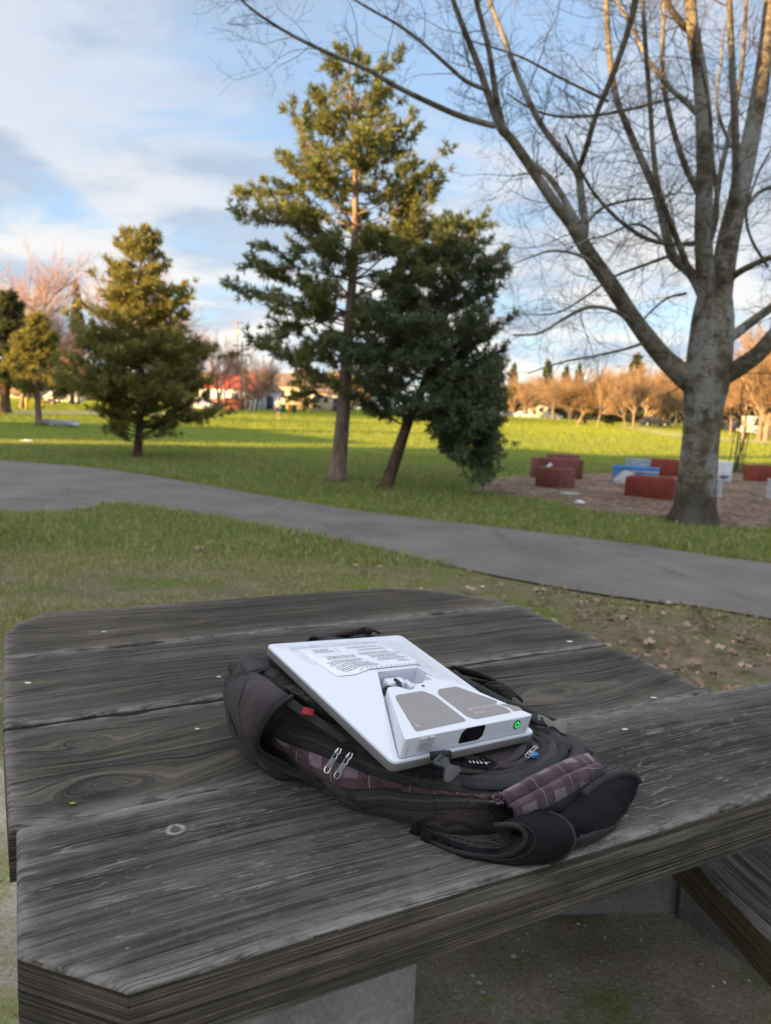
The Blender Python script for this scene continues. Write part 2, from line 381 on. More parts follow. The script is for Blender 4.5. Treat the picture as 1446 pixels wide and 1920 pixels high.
# grass blades, uncountable: two strips of turf on either side of the path
def blades(name, n, region, hmin, hmax, wd, dens, seed, mats, weights):
    g = np.random.default_rng(seed); (x0, x1, y0, y1) = region
    x = g.uniform(x0, x1, n*3); y = g.uniform(y0, y1, n*3)
    # inside the camera's wedge, with a margin to step aside
    keep = (np.abs(x-.0) < .62*y+1.2)
    keep &= ~inpoly(x, y, PATH_POLY)
    keep &= ~(inpoly(x, y, MULCH_POLY) & (g.random(n*3) < .965))
    x, y = x[keep], y[keep]
    dm = np.array([dens(a, c) for a, c in zip(x, y)]); k = g.random(len(x)) < dm
    x, y, dm = x[k][:n], y[k][:n], dm[k][:n]; n = len(x)
    h = g.uniform(hmin, hmax, n)*(.5+.7*dm); a = g.uniform(0, 2*math.pi, n); lean = g.uniform(.15, 1.0, n)*h; la = g.uniform(0, 2*math.pi, n)
    z0 = np.full(n, -.014)
    w2 = wd*g.uniform(.6, 1.3, n)
    B0 = np.stack([x-np.cos(a)*w2, y-np.sin(a)*w2, z0], 1); B1 = np.stack([x+np.cos(a)*w2, y+np.sin(a)*w2, z0], 1)
    mx = x+np.cos(la)*lean*.35; my = y+np.sin(la)*lean*.35
    M0 = np.stack([mx-np.cos(a)*w2*.8, my-np.sin(a)*w2*.8, z0+h*.6+.008], 1); M1 = np.stack([mx+np.cos(a)*w2*.8, my+np.sin(a)*w2*.8, z0+h*.6+.008], 1)
    T = np.stack([x+np.cos(la)*lean, y+np.sin(la)*lean, z0+h+.008], 1)
    V = np.stack([B0, B1, M1, M0, T], 1).reshape(-1, 3)
    i = np.arange(n)*5
    lp = np.stack([i, i+1, i+2, i+3, i+3, i+2, i+4], 1).ravel()
    st = np.stack([np.arange(n)*7, np.arange(n)*7+4], 1).ravel(); tt = np.tile([4, 3], n)
    mi = np.repeat(g.choice(len(mats), n, p=weights), 2)
    o = mesh_from(name, V, lp, st, tt, mats=mats, mi=mi); return tag(o, kind='stuff')
def leafmat(name, c, f=.3):
    m = plain(name, c, .75, .2, .25, 8); return translucent(m, tuple(min(1, q*1.5) for q in c), f)
G1 = leafmat('grass_green', (.165, .205, .050)); G2 = leafmat('grass_olive', (.270, .270, .095)); G3 = leafmat('grass_straw', (.46, .38, .22)); G4 = leafmat('grass_deep', (.080, .160, .030))
def dn_near(x, y):
    q = noise.noise(Vector((x*1.1, y*1.1, 4)))*.7+noise.noise(Vector((x*3.5, y*3.5, 1)))*.5
    edge = .35 if (abs(y-np.interp(x, pn[:, 0], pn[:, 1])) < .35) else 0
    worn = .75 if (x > .0 and y < 5.8) else .0
    return float(np.clip(.50+q*1.1-worn+edge, .04, 1))
o = blades('grass', 230000, (-7, 4.2, 1.7, 9.2), .010, .034, .0016, dn_near, 11, [G1, G2, G3, G4], [.22, .40, .33, .05])
tag(o, 'short worn turf between the table and the asphalt path', 'grass')
def dn_far(x, y):
    q = noise.noise(Vector((x*.6, y*.6, 7)))*.6+noise.noise(Vector((x*2.2, y*2.2, 3)))*.4
    return float(np.clip(.72+q, .12, 1))
o = blades('grass', 210000, (-12, 13, 6.0, 21), .03, .085, .0042, dn_far, 12, [G1, G2, G3, G4], [.44, .36, .06, .14])
tag(o, 'greener turf beyond the asphalt path, under the trees', 'grass')
o = blades('grass', 9000, (-2.0, 2.2, 1.0, 2.9), .015, .04, .0014, lambda x, y: float(np.clip(noise.noise(Vector((x*3, y*3, 6)))*2-.25, 0, 1)), 13, [G1, G2, G3], [.5, .3, .2])
tag(o, 'sparse blades and moss tufts growing in the worn soil by the table', 'grass')

GF1 = leafmat('field_green', (.17, .24, .035), .4); GF2 = leafmat('field_yellow', (.29, .30, .045), .4)
# coarser turf out to the far side of the field
def blades_far(n, seed):
    g = np.random.default_rng(seed); y = 18+(150-18)*g.random(n*2)**1.5; x = (g.random(n*2)*2-1)*(.60*y+2)
    k = ~inpoly(x, y, MULCH_POLY); x, y = x[k][:n], y[k][:n]; n = len(x)
    z0 = np.array([gz(a, c) for a, c in zip(x, y)]); sc = y/22.0
    h = g.uniform(.04, .10, n)*(.7+.45*sc); w2 = .006*sc*g.uniform(.6, 1.4, n); a = g.uniform(0, 2*math.pi, n); la = g.uniform(0, 2*math.pi, n); ln = h*g.uniform(.1, .6, n)
    B0 = np.stack([x-np.cos(a)*w2, y-np.sin(a)*w2, z0-.06], 1); B1 = np.stack([x+np.cos(a)*w2, y+np.sin(a)*w2, z0-.06], 1)
    T = np.stack([x+np.cos(la)*ln, y+np.sin(la)*ln, z0+h], 1); V = np.stack([B0, B1, T], 1).reshape(-1, 3)
    o = mesh_from('grass', V, np.arange(n*3), np.arange(n)*3, np.full(n, 3), mats=[GF1, GF2, G4], mi=g.choice(3, n, p=[.4, .5, .10])); return tag(o, 'open mown field beyond the trees', 'grass', kind='stuff')
blades_far(330000, 14)

# fallen leaves
LB = [plain('dry_leaf_tan', (.21, .14, .09), .8, .2, .3, 60), plain('dry_leaf_brown', (.12, .072, .045), .8, .2, .3, 60), plain('dry_leaf_pale', (.30, .215, .16), .8, .2, .25, 60)]
def leaf_geo(s, seed):
    g = random.Random(seed); pts = []
    for k in range(22):
        a = k/22*2*math.pi; r = (.74+.26*abs(math.cos(2.5*a))**.8)*(1-.35*abs(math.sin(a))**3); r *= g.uniform(.85, 1.1)
        pts.append((r*math.cos(a)*s, r*math.sin(a)*s*.8, g.uniform(-.15, .42)*s))
    return [(0, 0, .05*s)]+pts, [(0, 1+k, 1+(k+1) % 22) for k in range(22)]
mb = MB(); g = random.Random(5); cnt = 0
for _ in range(15000):
    if cnt > 2200: break
    x = g.uniform(-1.5, 4.6); y = g.uniform(1.6, 8.6)
    if inpoly([x], [y], PATH_POLY)[0] and g.random() > .012: continue
    pr = .55*max(0, min(1, (x+.2)/1.2))*max(0, min(1, (6.2-y)/2)) if x < 4.5 else .1
    pr += .02
    if y < 2.5: pr = .03 if x > .3 else .01
    if noise.noise(Vector((x*1.2, y*1.2, 8))) < -.1: pr *= .3
    if g.random() > pr: continue
    V, Fc = leaf_geo(g.uniform(.009, .030), cnt); a = g.uniform(0, 6.3); t = g.uniform(-.8, .8)
    Rm = np.array(Matrix.Rotation(a, 3, 'Z') @ Matrix.Rotation(t, 3, 'X')); V = np.array(V)@Rm.T+np.array([x, y, .012 if y > 2.6 else .03]); V[:, 2] = np.maximum(V[:, 2], .0)
    mb.add(V, Fc, g.choice([0, 0, 1, 1, 2])); cnt += 1
dbm = MB(); g2 = random.Random(31)
for _ in range(900):
    x, y = g2.uniform(-1.4, 1.9), g2.uniform(.9, 2.5); z = .012+.012*noise.noise(Vector((x*2.2, y*2.2, 3)))
    if g2.random() < .72:
        s = g2.uniform(.002, .007); dbm.lathe([(s*.6, 0), (s, s*.35), (s*.7, s*.7), (s*.1, s*.85)], (x, y, z-.001), 6, 0 if g2.random() < .6 else 1, sx=g2.uniform(.7, 1.5))
    else:
        a = g2.uniform(0, 6.28); L = g2.uniform(.015, .06); c = np.array([x, y, z+.003]); d = np.array([math.cos(a), math.sin(a), 0])*L
        dbm.tube([c, c+d*.5+np.array([0, 0, .004]), c+d], [.0009, .0008, .0004], 4, 2)
tag(dbm.build('ground_debris', mats=[plain('pebble_grey', (.30, .29, .27), .9, .2, .3, 90), plain('pebble_pale', (.48, .46, .42), .9, .2, .2, 90), plain('dead_needle', (.20, .125, .07), .9, .2, .3, 90)]), 'grit, pebbles and dead needles on the worn soil', 'debris', kind='stuff')
tag(mb.build('leaf_litter', mats=LB), 'crumbled brown leaf litter on the worn ground right of the table', 'leaf litter', kind='stuff')
# the larger leaves, one by one
spots = [(1165, 1158, .055, 'broad pale dry leaf on the worn ground beyond the table corner'), (1218, 1202, .055, 'curled tan leaf lying alone right of the table edge'), (1350, 1212, .05, 'flat tan leaf near the right frame edge beyond the table'),
         (1372, 1290, .05, 'palest leaf close to the front right corner of the table'), (1015, 1105, .05, 'small tan leaf at the grass edge behind the table'), (880, 1103, .055, 'dry leaf just past the back edge of the table'),
         (1300, 1240, .05, 'brown leaf between the tan leaves right of the table'), (1400, 1247, .05, 'pale leaf in the litter at the far right'), (1092, 1128, .045, 'little leaf by the turf fringe past the table'), (560, 1003, .06, 'single leaf at the near edge of the asphalt path'),
         (375, 1027, .07, 'pinkish leaf lying on the turf left of the path bend'), (1005, 968, .09, 'dull leaf on the far verge of the path'), (1180, 1140, .045, 'leaf crumpled beside the broad pale leaf')]
for i, (px, py, s, lab) in enumerate(spots):
    p = P(px, py, .03); V, Fc = leaf_geo(s, 100+i); a = rnd.uniform(0, 6.3)
    V = np.array(V)@np.array(Matrix.Rotation(a, 3, 'Z')).T; V[:, 2] = np.abs(V[:, 2])
    m_ = MB(); m_.add(V, Fc); o = m_.build('fallen_leaf', LB[2 if i % 3 else 0]); o.location = (p[0], p[1], .022)
    tag(o, lab, 'leaf', 'large fallen leaves')
# daisies
m_petal = plain('daisy_petal', (.75, .74, .70), .7); m_eye = plain('daisy_eye', (.6, .42, .03), .7)
def daisy():
    r = empty('daisy', (0, 0, 0)); tag(r, 'x', 'flower')
    m1 = MB()
    for k in range(10):
        a = k*.628; c, s = math.cos(a), math.sin(a)
        m1.add([(0, 0, .05), (c*.012-s*.004, s*.012+c*.004, .052), (c*.024, s*.024, .056), (c*.012+s*.004, s*.012-c*.004, .052)], [(0, 3, 2, 1)])
    m1.build('petals', m_petal, r); m2 = MB(); m2.tube([(0, 0, -.05), (0, 0, .055)], [.0015, .006], 6); m2.build('stem', m_eye, r); return r
d0 = daisy(); d0s = [(487, 893, 'white daisy on the verge below the leaning pine row, left'), (553, 902, 'white daisy left of the tall pine trunk'), (715, 900, 'daisy beside the leaning pine foot'), (720, 933, 'brightest white daisy under the leaning pine'), (587, 885, 'daisy just left of the tall pine base'), (1285, 978, 'yellow centred daisy left of the bare tree foot'), (1268, 985, 'daisy lowest on the verge by the bare tree'), (1195, 981, 'daisy on the verge before the red trough')]
for i, (px, py, lab) in enumerate(d0s):
    p = P(px, py, 0); r = d0 if i == 0 else dup(d0); r.location = p; r['label'] = lab; r['group'] = 'daisies in the far verge'
# ------------------------------------------------------------------ picnic table
TZ = .76
TD = np.array([.88682856, .46209858, 0]); TE = np.array([-.46209858, .88682856, 0])
TANG = math.atan2(TD[1], TD[0])
def wood_mat(name, dark, light, seed, worn=.3, moss=.3, scr=1.0, mark=None):
    m, nt, b = new_mat(name, .88, .16)
    at = N(nt, 'ShaderNodeAttribute', attribute_name='grain'); v = at.outputs['Vector']; o = objvec(nt)
    fine = noise_(nt, mapping(nt, v, (4.5, 150, 150), (seed, 0, 0)), 1.0, 6, .62)
    mid = noise_(nt, mapping(nt, v, (1.2, 42, 42), (seed*2, 3, 0)), 1.0, 5, .6, .4)
    blot = noise_(nt, o, 7, 6, .65)
    hair = noise_(nt, mapping(nt, v, (9, 430, 430), (seed, 2, 0)), 1.0, 4, .6)
    g = math_(nt, 'ADD', math_(nt, 'MULTIPLY', fine, .42), math_(nt, 'ADD', math_(nt, 'MULTIPLY', mid, .33), math_(nt, 'MULTIPLY', hair, .25)))
    ck = noise_(nt, mapping(nt, v, (1.1, 55, 55), (seed*3, 1, 0)), 1.0, 3, .5)
    ck = math_(nt, 'MULTIPLY', ramp(nt, math_(nt, 'ABSOLUTE', math_(nt, 'SUBTRACT', ck, .5)), [(0, 1), (.022, 0)]), ramp(nt, noise_(nt, o, 6, 4, .6), [(.42, 0), (.56, 1)]))
    k = ramp(nt, g, [(.38, tuple(c*.20 for c in dark)), (.455, dark), (.52, tuple((a+c)/2 for a, c in zip(dark, light))), (.60, light)])
    k = mixc(nt, math_(nt, 'MULTIPLY', ck, .8), k, (.010, .009, .008))
    k = mixc(nt, .45, k, ramp(nt, noise_(nt, o, 420, 4, .75), [(.25, .1), (.75, .9)]), 'OVERLAY')
    k = mixc(nt, ramp(nt, blot, [(.42, 0), (.72, worn)]), k, tuple(c*1.3 for c in light))
    bl2 = noise_(nt, o, 2.3, 5, .6); k = mixc(nt, ramp(nt, bl2, [(.38, .55), (.55, 0)]), k, tuple(c*.6 for c in dark))
    mo = math_(nt, 'MULTIPLY', ramp(nt, noise_(nt, mapping(nt, v, (5, 26, 26), (seed, 8, 1)), 1.0, 6, .7), [(.60, 0), (.68, 1)]), ramp(nt, noise_(nt, o, 2.1, 3, .5), [(.5, 0), (.64, moss)]))
    k = mixc(nt, mo, k, (.15, .17, .022))
    # scratches: thin lines at odd angles
    sc = None
    for i, (ang, s1, dens) in enumerate(((.5, 3.0, .011), (1.25, 4.5, .010), (-.6, 3.6, .010), (2.2, 6, .009), (.9, 9, .012), (1.8, 8, .012))):
        w_ = noise_(nt, mapping(nt, o, (s1*1.0, s1*14, 1), (seed+i*3.1, i, 0), (0, 0, ang)), 1.0, 2, .5, .6)
        th = ramp(nt, math_(nt, 'ABSOLUTE', math_(nt, 'SUBTRACT', w_, .5)), [(0, 1), (dens, 0)])
        mk = ramp(nt, noise_(nt, mapping(nt, o, (1, 1, 1), (i*5.5+seed, 2, 0)), 9, 4, .6), [(.50, 0), (.57, .75)])
        t = math_(nt, 'MULTIPLY', th, mk); sc = t if sc is None else math_(nt, 'MAXIMUM', sc, t)
    k = mixc(nt, math_(nt, 'MULTIPLY', sc, scr*.72), k, (.26, .235, .215))
    spk = N(nt, 'ShaderNodeTexVoronoi'); spk.inputs['Scale'].default_value = 26; nt.links.new(o, spk.inputs['Vector'])
    k = mixc(nt, ramp(nt, spk.outputs['Distance'], [(.0, .8), (.055, 0)]), k, (.33, .31, .27))
    we = N(nt, 'ShaderNodeAttribute', attribute_name='wear')
    wn = math_(nt, 'MULTIPLY', we.outputs['Fac'], ramp(nt, noise_(nt, mapping(nt, o, (1, 3, 1)), 26, 5, .65), [(.36, 0), (.56, 1)]))
    k = mixc(nt, math_(nt, 'MULTIPLY', wn, .8), k, (.26, .235, .215))
    if mark:
        dm = N(nt, 'ShaderNodeVectorMath', operation='DISTANCE'); nt.links.new(mapping(nt, o, (1, 1, 0)), dm.inputs[0]); dm.inputs[1].default_value = (mark[0], mark[1], 0)
        rg = ramp(nt, math_(nt, 'ABSOLUTE', math_(nt, 'SUBTRACT', dm.outputs['Value'], .0088)), [(0, 1), (.0016, .0)])
        k = mixc(nt, math_(nt, 'MULTIPLY', rg, ramp(nt, noise_(nt, o, 120, 3, .6), [(.38, .25), (.55, .95)])), k, (.34, .32, .31))
    nt.links.new(k, b.inputs['Base Color'])
    nt.links.new(ramp(nt, mid, [(.3, .88), (.7, .62)]), b.inputs['Roughness'])
    hh = math_(nt, 'SUBTRACT', g, math_(nt, 'ADD', math_(nt, 'MULTIPLY', sc, .08), math_(nt, 'MULTIPLY', ck, .25)))
    bump_(nt, b, hh, 1.0, .008)
    return m
def me_side(o, ys0, z0, z1, side):
    if not side: return
    me = o.data; me.materials.append(side)
    n = len(me.polygons); nr = np.empty(n*3, np.float32); me.polygons.foreach_get('normal', nr); nr = nr.reshape(-1, 3)
    ce = np.empty(n*3, np.float32); me.polygons.foreach_get('center', ce); ce = ce.reshape(-1, 3)
    mi_ = ((np.abs(nr[:, 2]) < .45) & (ce[:, 2] < z1-.0045)).astype(np.int32); me.polygons.foreach_set('material_index', mi_)
def side_mat(name, dark, light):
    m, nt, b = new_mat(name, .88, .2); o = objvec(nt)
    st_ = noise_(nt, mapping(nt, o, (2.4, 2.4, 330)), 1.0, 4, .55); hz = noise_(nt, mapping(nt, o, (14, 14, 800)), 1.0, 3, .6); bl = noise_(nt, o, 11, 5, .65)
    g = math_(nt, 'ADD', math_(nt, 'MULTIPLY', st_, .72), math_(nt, 'MULTIPLY', hz, .28))
    k = ramp(nt, g, [(.36, tuple(c*.35 for c in dark)), (.45, dark), (.56, light), (.68, tuple(c*1.2 for c in light))])
    k = mixc(nt, ramp(nt, bl, [(.38, .55), (.58, 0)]), k, tuple(c*.7 for c in dark))
    k = mixc(nt, ramp(nt, noise_(nt, mapping(nt, o, (3, 3, 40)), 1.0, 5, .6), [(.58, 0), (.68, .5)]), k, (.26, .235, .21))
    nt.links.new(k, b.inputs['Base Color']); bump_(nt, b, g, 1.0, .007); return m
SIDE = side_mat('plank_side_wood', (.050, .043, .034), (.125, .108, .086)); SIDEB = side_mat('bench_side_wood', (.075, .056, .034), (.150, .118, .078))
def plank(name, outline, z0, z1, mat, parent, knots=(), seed=0, L=1.25, step=.004, amp=.0016, side=None):
    """Solid weathered board. outline: (x, y) polygon in table coordinates; top is a fine relief grid clipped to it."""
    xs0, xs1 = min(p[0] for p in outline), max(p[0] for p in outline); ys0, ys1 = min(p[1] for p in outline), max(p[1] for p in outline)
    nx = int((xs1-xs0)/.007); ny = int((ys1-ys0)/step)
    X = np.linspace(0, 1, nx)
    # left and right end of the board for every y (ends may be cut at an angle), and y range for the relief
    def xr(y):
        c = []
        n = len(outline)
        for i in range(n):
            (xa, ya), (xb, yb) = outline[i], outline[(i+1) % n]
            if abs(yb-ya) < 1e-9: continue
            lo, hi = min(ya, yb), max(ya, yb)
            if lo-1e-7 <= y <= hi+1e-7: c.append(xa+(xb-xa)*(y-ya)/(yb-ya))
        return (min(c), max(c)) if c else (xs0, xs1)
    Y = np.linspace(ys0, ys1, ny); er = .005
    # profile across: side (bottom -> top), rounded arris, top, arris, side
    prof = []
    H = z1-z0; ns = 12
    for k in range(ns): prof.append((ys0, z0+(H-er)*k/(ns-1), 0))
    for a in (22, 45, 68): prof.append((ys0+er-er*math.cos(R(a)), z1-er+er*math.sin(R(a)), 0))
    for y in Y:
        if ys0+er < y < ys1-er: prof.append((y, z1, 1))
    for a in (68, 45, 22): prof.append((ys1-er+er*math.cos(R(a)), z1-er+er*math.sin(R(a)), 0))
    for k in range(ns)[::-1]: prof.append((ys1, z0+(H-er)*k/(ns-1), 0))
    prof = np.array(prof); m = len(prof)
    # columns: ends rounded over too
    cols = np.concatenate([[0, .0015, .004], np.linspace(.008, 1-.008, nx), [1-.004, 1-.0015, 1]]); drop = np.zeros(len(cols)); drop[0] = .005; drop[1] = .0018; drop[-1] = .005; drop[-2] = .0018
    Gv = np.zeros((len(cols), m, 3)); AT_ = np.zeros((len(cols), m, 3))
    for j, (y, z, top) in enumerate(prof):
        a, c = xr(min(max(y, ys0+1e-4), ys1-1e-4))
        x = a+(c-a)*cols
        Gv[:, j, 0] = x; Gv[:, j, 1] = y; Gv[:, j, 2] = z
        t = np.clip((z-z0)/H, 0, 1); Gv[:, j, 2] -= drop*t
    xx, yy, zz = Gv[..., 0], Gv[..., 1], Gv[..., 2]
    # grain coordinate: the growth rings; flow round the knots
    d = yy+0.0
    sidev = (prof[:, 2] == 0)
    g = yy+.012*np.sin(xx*3.1+seed)+.006*np.sin(xx*9+seed*2)+.55*(zz-z1)
    knotm = np.zeros_like(g)
    for (kx, ky, r, el) in knots:
        dx, dy = (xx-kx)/el, (yy-ky); q = np.sqrt(dx*dx+dy*dy+1e-9); q = q*(1+.10*np.sin(2*np.arctan2(dy, dx)+1)+.05*np.sin(5*np.arctan2(dy, dx))); wgt = np.exp(-(q/r)**2*.8)
        g = g*(1-wgt)+wgt*(ky+q*1.1+.004*np.sin(xx*70)*np.sin(yy*60)); knotm += np.exp(-(q/(r*.28))**2)
    AT_[..., 0] = xx+seed; AT_[..., 1] = g; AT_[..., 2] = (zz-z1)*(.15)
    # relief on the top face and sides
    fl = AT_.reshape(-1, 3)
    hs = np.array([noise.noise(Vector((p[0]*2.5, p[1]*75, seed)))*.6+noise.noise(Vector((p[0]*1.3, p[1]*28, seed+4)))*.7 for p in fl]).reshape(g.shape)
    hs = np.where(hs < 0, hs*1.5, hs*.5)
    topm = prof[:, 2][None, :]
    edist = np.minimum(np.minimum(yy-ys0, ys1-yy), np.minimum(np.abs(xx-xx[:1]), np.abs(xx-xx[-1:])))
    wear = np.exp(-np.maximum(edist, 0)/.012)*np.clip((zz-(z1-.012))/.010, 0, 1)
    Gv[..., 2] += topm*hs*amp-topm*knotm*.0015
    ss = np.array([noise.noise(Vector((p[0]*2.0, (p[2])*150, seed+9))) for p in np.stack([xx.ravel(), yy.ravel(), zz.ravel()], 1)]).reshape(g.shape)
    sgn = np.where(prof[:, 0] < (ys0+ys1)/2, -1, 1)[None, :]
    Gv[..., 1] += (1-topm)*ss*.0009*sgn
    # broken arrises
    ar = np.array([noise.noise(Vector((x*14, seed, s))) for x in xx[:, 0] for s in (0.3, 5.3)]).reshape(-1, 2)
    near0 = np.exp(-((yy-ys0)/.007)**2)*np.exp(-((zz-z1)/.007)**2); near1 = np.exp(-((yy-ys1)/.007)**2)*np.exp(-((zz-z1)/.007)**2)
    Gv[..., 2] -= near0*np.maximum(ar[:, :1], 0)*.007+near1*np.maximum(ar[:, 1:], 0)*.007
    n, mm = Gv.shape[:2]; V = Gv.reshape(-1, 3); I = np.arange(n*mm).reshape(n, mm)
    q = np.stack([I[:-1, :-1], I[1:, :-1], I[1:, 1:], I[:-1, 1:]], -1).reshape(-1, 4)
    lp = list(q.ravel()); st = list(np.arange(len(q))*4); tt = [4]*len(q)
    # end walls: every point of the top's end line drops straight down, so chamfered ends stay vertical
    Vx = [V]; Ax = [AT_.reshape(-1, 3)]; base = len(V); NL = 9; bottoms = []
    for col in (0, -1):
        js = list(range(ns-1, mm-ns+1)); rowpts = []
        for li in range(NL):
            f_ = li/(NL-1)
            for j in js:
                p = Gv[col, j]; zt = p[2]; z = zt+(z0-zt)*f_
                o_ = .0009*noise.noise(Vector((p[0]*5, p[1]*5, z*170+seed)))*(1 if li else 0)*(-1 if col == 0 else 1)
                rowpts.append((p[0]+o_, p[1], z))
        Vx.append(np.array(rowpts)); A_ = np.array([(p[0]*.3+p[1]+seed, p[1]*.05+(p[2]-z1)*.6, p[1]*.02) for p in rowpts]); Ax.append(A_)
        nj = len(js); J = base+np.arange(NL*nj).reshape(NL, nj)
        for a_ in range(NL-1):
            for b_ in range(nj-1): st.append(len(lp)); tt.append(4); lp += [int(J[a_, b_]), int(J[a_, b_+1]), int(J[a_+1, b_+1]), int(J[a_+1, b_])][::(1 if col == 0 else -1)]
        bottoms.append([int(t) for t in J[-1]]); base += NL*nj
    f = bottoms[0]+bottoms[1][::-1]; st.append(len(lp)); tt.append(len(f)); lp += f
    V = np.concatenate(Vx); AT_ = np.concatenate(Ax)
    o = mesh_from(name, V, lp, st, tt, mat, parent, True)
    wr_ = np.concatenate([wear.ravel(), np.zeros(len(V)-wear.size)]).astype(np.float32); A = o.data.attributes.new('wear', 'FLOAT', 'POINT'); A.data.foreach_set('value', wr_)
    sd_ = me_side(o, ys0, z0, z1, side)
    A = o.data.attributes.new('grain', 'FLOAT_VECTOR', 'POINT'); A.data.foreach_set('vector', AT_.reshape(-1, 3).astype(np.float32).ravel())
    o.data.set_sharp_from_angle(angle=R(50))
    return o
table = empty('picnic_table', (0, 0, 0), TANG, 'weathered dark plank table under the backpack and white antenna', 'picnic table')
mk_ = P(329, 1555, TZ)
W1 = wood_mat('weathered_wood_front', (.030, .027, .025), (.112, .100, .090), 1.3, .5, .0, 1.0, (float(mk_@TD), float(mk_@TE)))
W2 = wood_mat('weathered_wood_second', (.030, .026, .021), (.100, .086, .068), 5.1, .15, 1.0, .25)
W3 = wood_mat('weathered_wood_third', (.031, .027, .022), (.102, .089, .072), 8.7, .2, .6, .25)
W4 = wood_mat('weathered_wood_back', (.034, .028, .021), (.108, .091, .070), 12.9, .2, 1.0, .15)
T0 = TZ-.071
plank('plank', [(.004, .690), (.088, .606), (1.6, .606), (1.42, .911), (.008, .911)], T0, TZ, W1, table, [(1.36, .78, .035, 3)], 1.3, side=SIDE)
plank('plank', [(0, .916), (1.196, .916), (1.212, 1.208), (-.004, 1.208)], T0, TZ-.003, W2, table, [(.115, .985, .060, 2.2), (.10, 1.125, .035, 2.6), (.90, 1.03, .060, 2.8)], 2.6, side=SIDE)
plank('plank', [(-.004, 1.217), (1.214, 1.217), (1.222, 1.550), (.0, 1.550)], T0, TZ-.001, W3, table, [(.95, 1.40, .02, 3)], 3.9, side=SIDE)
plank('plank', [(.0, 1.560), (1.224, 1.560), (1.14, 1.72), (1.05, 1.80), (.93, 1.845), (.62, 1.848), (.18, 1.862), (.085, 1.85), (.03, 1.80), (.002, 1.72)], T0, TZ-.002, W4, table, [(.15, 1.67, .03, 3), (.45, 1.66, .02, 4)], 5.2, side=SIDE)
m_conc = two_tone('cast_concrete', (.17, .17, .16), (.27, .265, .245), 5, .85, (.35, .65), 90, .25, .001)
m_conc2 = m_conc
leg = MB(); lc = ray(665, 1850); 
def legbox(px0, px1, e0, dep, zt, zb):     # a cast leg whose front face spans two pixels
    pts = []
    for px, py in (px0, px1):
        r = ray(px, py); t = e0/(r@TE); q = r*t; pts.append(q@TD)
    return pts
a, c = legbox((548, 1870), (788, 1800), .80, .1, 0, 0)
leg.prism([(a, .80), (c, .80), (c, 1.62), (a, 1.62)], .0, T0)
o = leg.build('leg', m_conc, table); bevel(o, .012, 3)
bx = MB(); bx.box(((a+c)/2, 1.21, T0-.02), (.24, .05, .018)); o = bx.build('crossbeam', m_conc, table); bevel(o, .006)
# small things on the wood: bird droppings, pale chips (surface marks modelled as thin flecks)
mb = MB(); g = random.Random(9)
for (px, py, s) in [(195, 1183, .007), (1068, 1201, .010), (790, 1102, .008), (52, 1278, .008), (370, 1364, .005), (1225, 1306, .008), (137, 1503, .006), (1172, 1365, .007), (640, 1237, .003), (905, 1098, .009), (410, 1267, .006)]:
    p = P(px, py, TZ+.0015); n_ = 9; s *= .62; V = [(p[0]+s*g.uniform(.5, 1.2)*math.cos(k/n_*6.28)*1.5, p[1]+s*g.uniform(.4, 1)*math.sin(k/n_*6.28), TZ-.0004) for k in range(n_)]
    mb.add(V+[(p[0], p[1], TZ+.0010)], [(k, (k+1) % n_, n_) for k in range(n_)], 0 if px not in (137,) else 1)
o = mb.build('flecks', mats=[plain('chalky_speck', (.5, .5, .48), .8), plain('lichen_speck', (.20, .20, .03), .9)]); 
o.parent = table; o.matrix_parent_inverse = Matrix.Rotation(TANG, 4, 'Z').inverted(); o['kind'] = 'stuff'
# bench beside the table (right), on its concrete frame
BZ = .47
b0, b1 = P(1305, 1619, BZ), P(1446, 1766, BZ)
bd = (b1-b0); bd /= np.linalg.norm(bd); be = np.array([-bd[1], bd[0], 0])       # along the bench towards the camera; be points to its right side
if be[0] < 0: be = -be
bench = empty('park_bench', (0, 0, 0), 0, 'plank bench with brown weathered side, lower right beyond the table edge', 'bench')
ang = math.atan2(-bd[1], -bd[0]); 
BW = wood_mat('weathered_bench_wood', (.045, .042, .037), (.19, .178, .158), 3.7, .1, .0, .1)
org = b0-bd*.55
def mk_bench():
    o = plank('seat', [(0, 0), (1.7, 0), (1.7, .30), (0, .30)], -.068, 0, BW, bench, [], 7.7)
    Mx = Matrix(((bd[0], be[0], 0, org[0]), (bd[1], be[1], 0, org[1]), (0, 0, 1, BZ), (0, 0, 0, 1)))
    o.matrix_local = Mx
    return o
so = mk_bench()
me = so.data; me.materials.append(SIDEB)
for p in me.polygons:
    if abs(p.normal.y) > .8 and p.center.y < .003: p.material_index = 1
p1, p2, p3 = P(905, 1724, 0.01), P(1274, 1719, 0.01), P(1446, 1839, 0.01)
u = (p3-p2)/np.linalg.norm(p3-p2); p3b = p2+u*.62; v_ = (p1-p2)/np.linalg.norm(p1-p2); p1b = p2+v_*.75
wz = BZ-.071
mb = MB(); th = .05
nx_ = np.array([u[1], -u[0], 0]); nx_ = nx_ if nx_[0] > 0 else -nx_
mb.prism([tuple(q[:2]) for q in (p2, p3b, p3b+nx_*.06, p2+nx_*.06)], 0, wz); o = recalc(mb.build('side_panel', m_conc, bench)); bevel(o, .004)
mb = MB(); ny_ = np.array([-v_[1], v_[0], 0]); ny_ = ny_ if ny_[1] > 0 else -ny_
mb.prism([tuple(q[:2]) for q in (p1b, p2+nx_*.058, p2+nx_*.058+ny_*.07, p1b+ny_*.07)], 0, wz-.003); o = recalc(mb.build('rear_panel', m_conc, bench)); bevel(o, .004)
mb = MB(); mb.tube([p2+np.array([0, 0, .0]), p2+np.array([0, 0, wz])], .007, 8); mb.build('corner_bead', m_conc, bench, True)
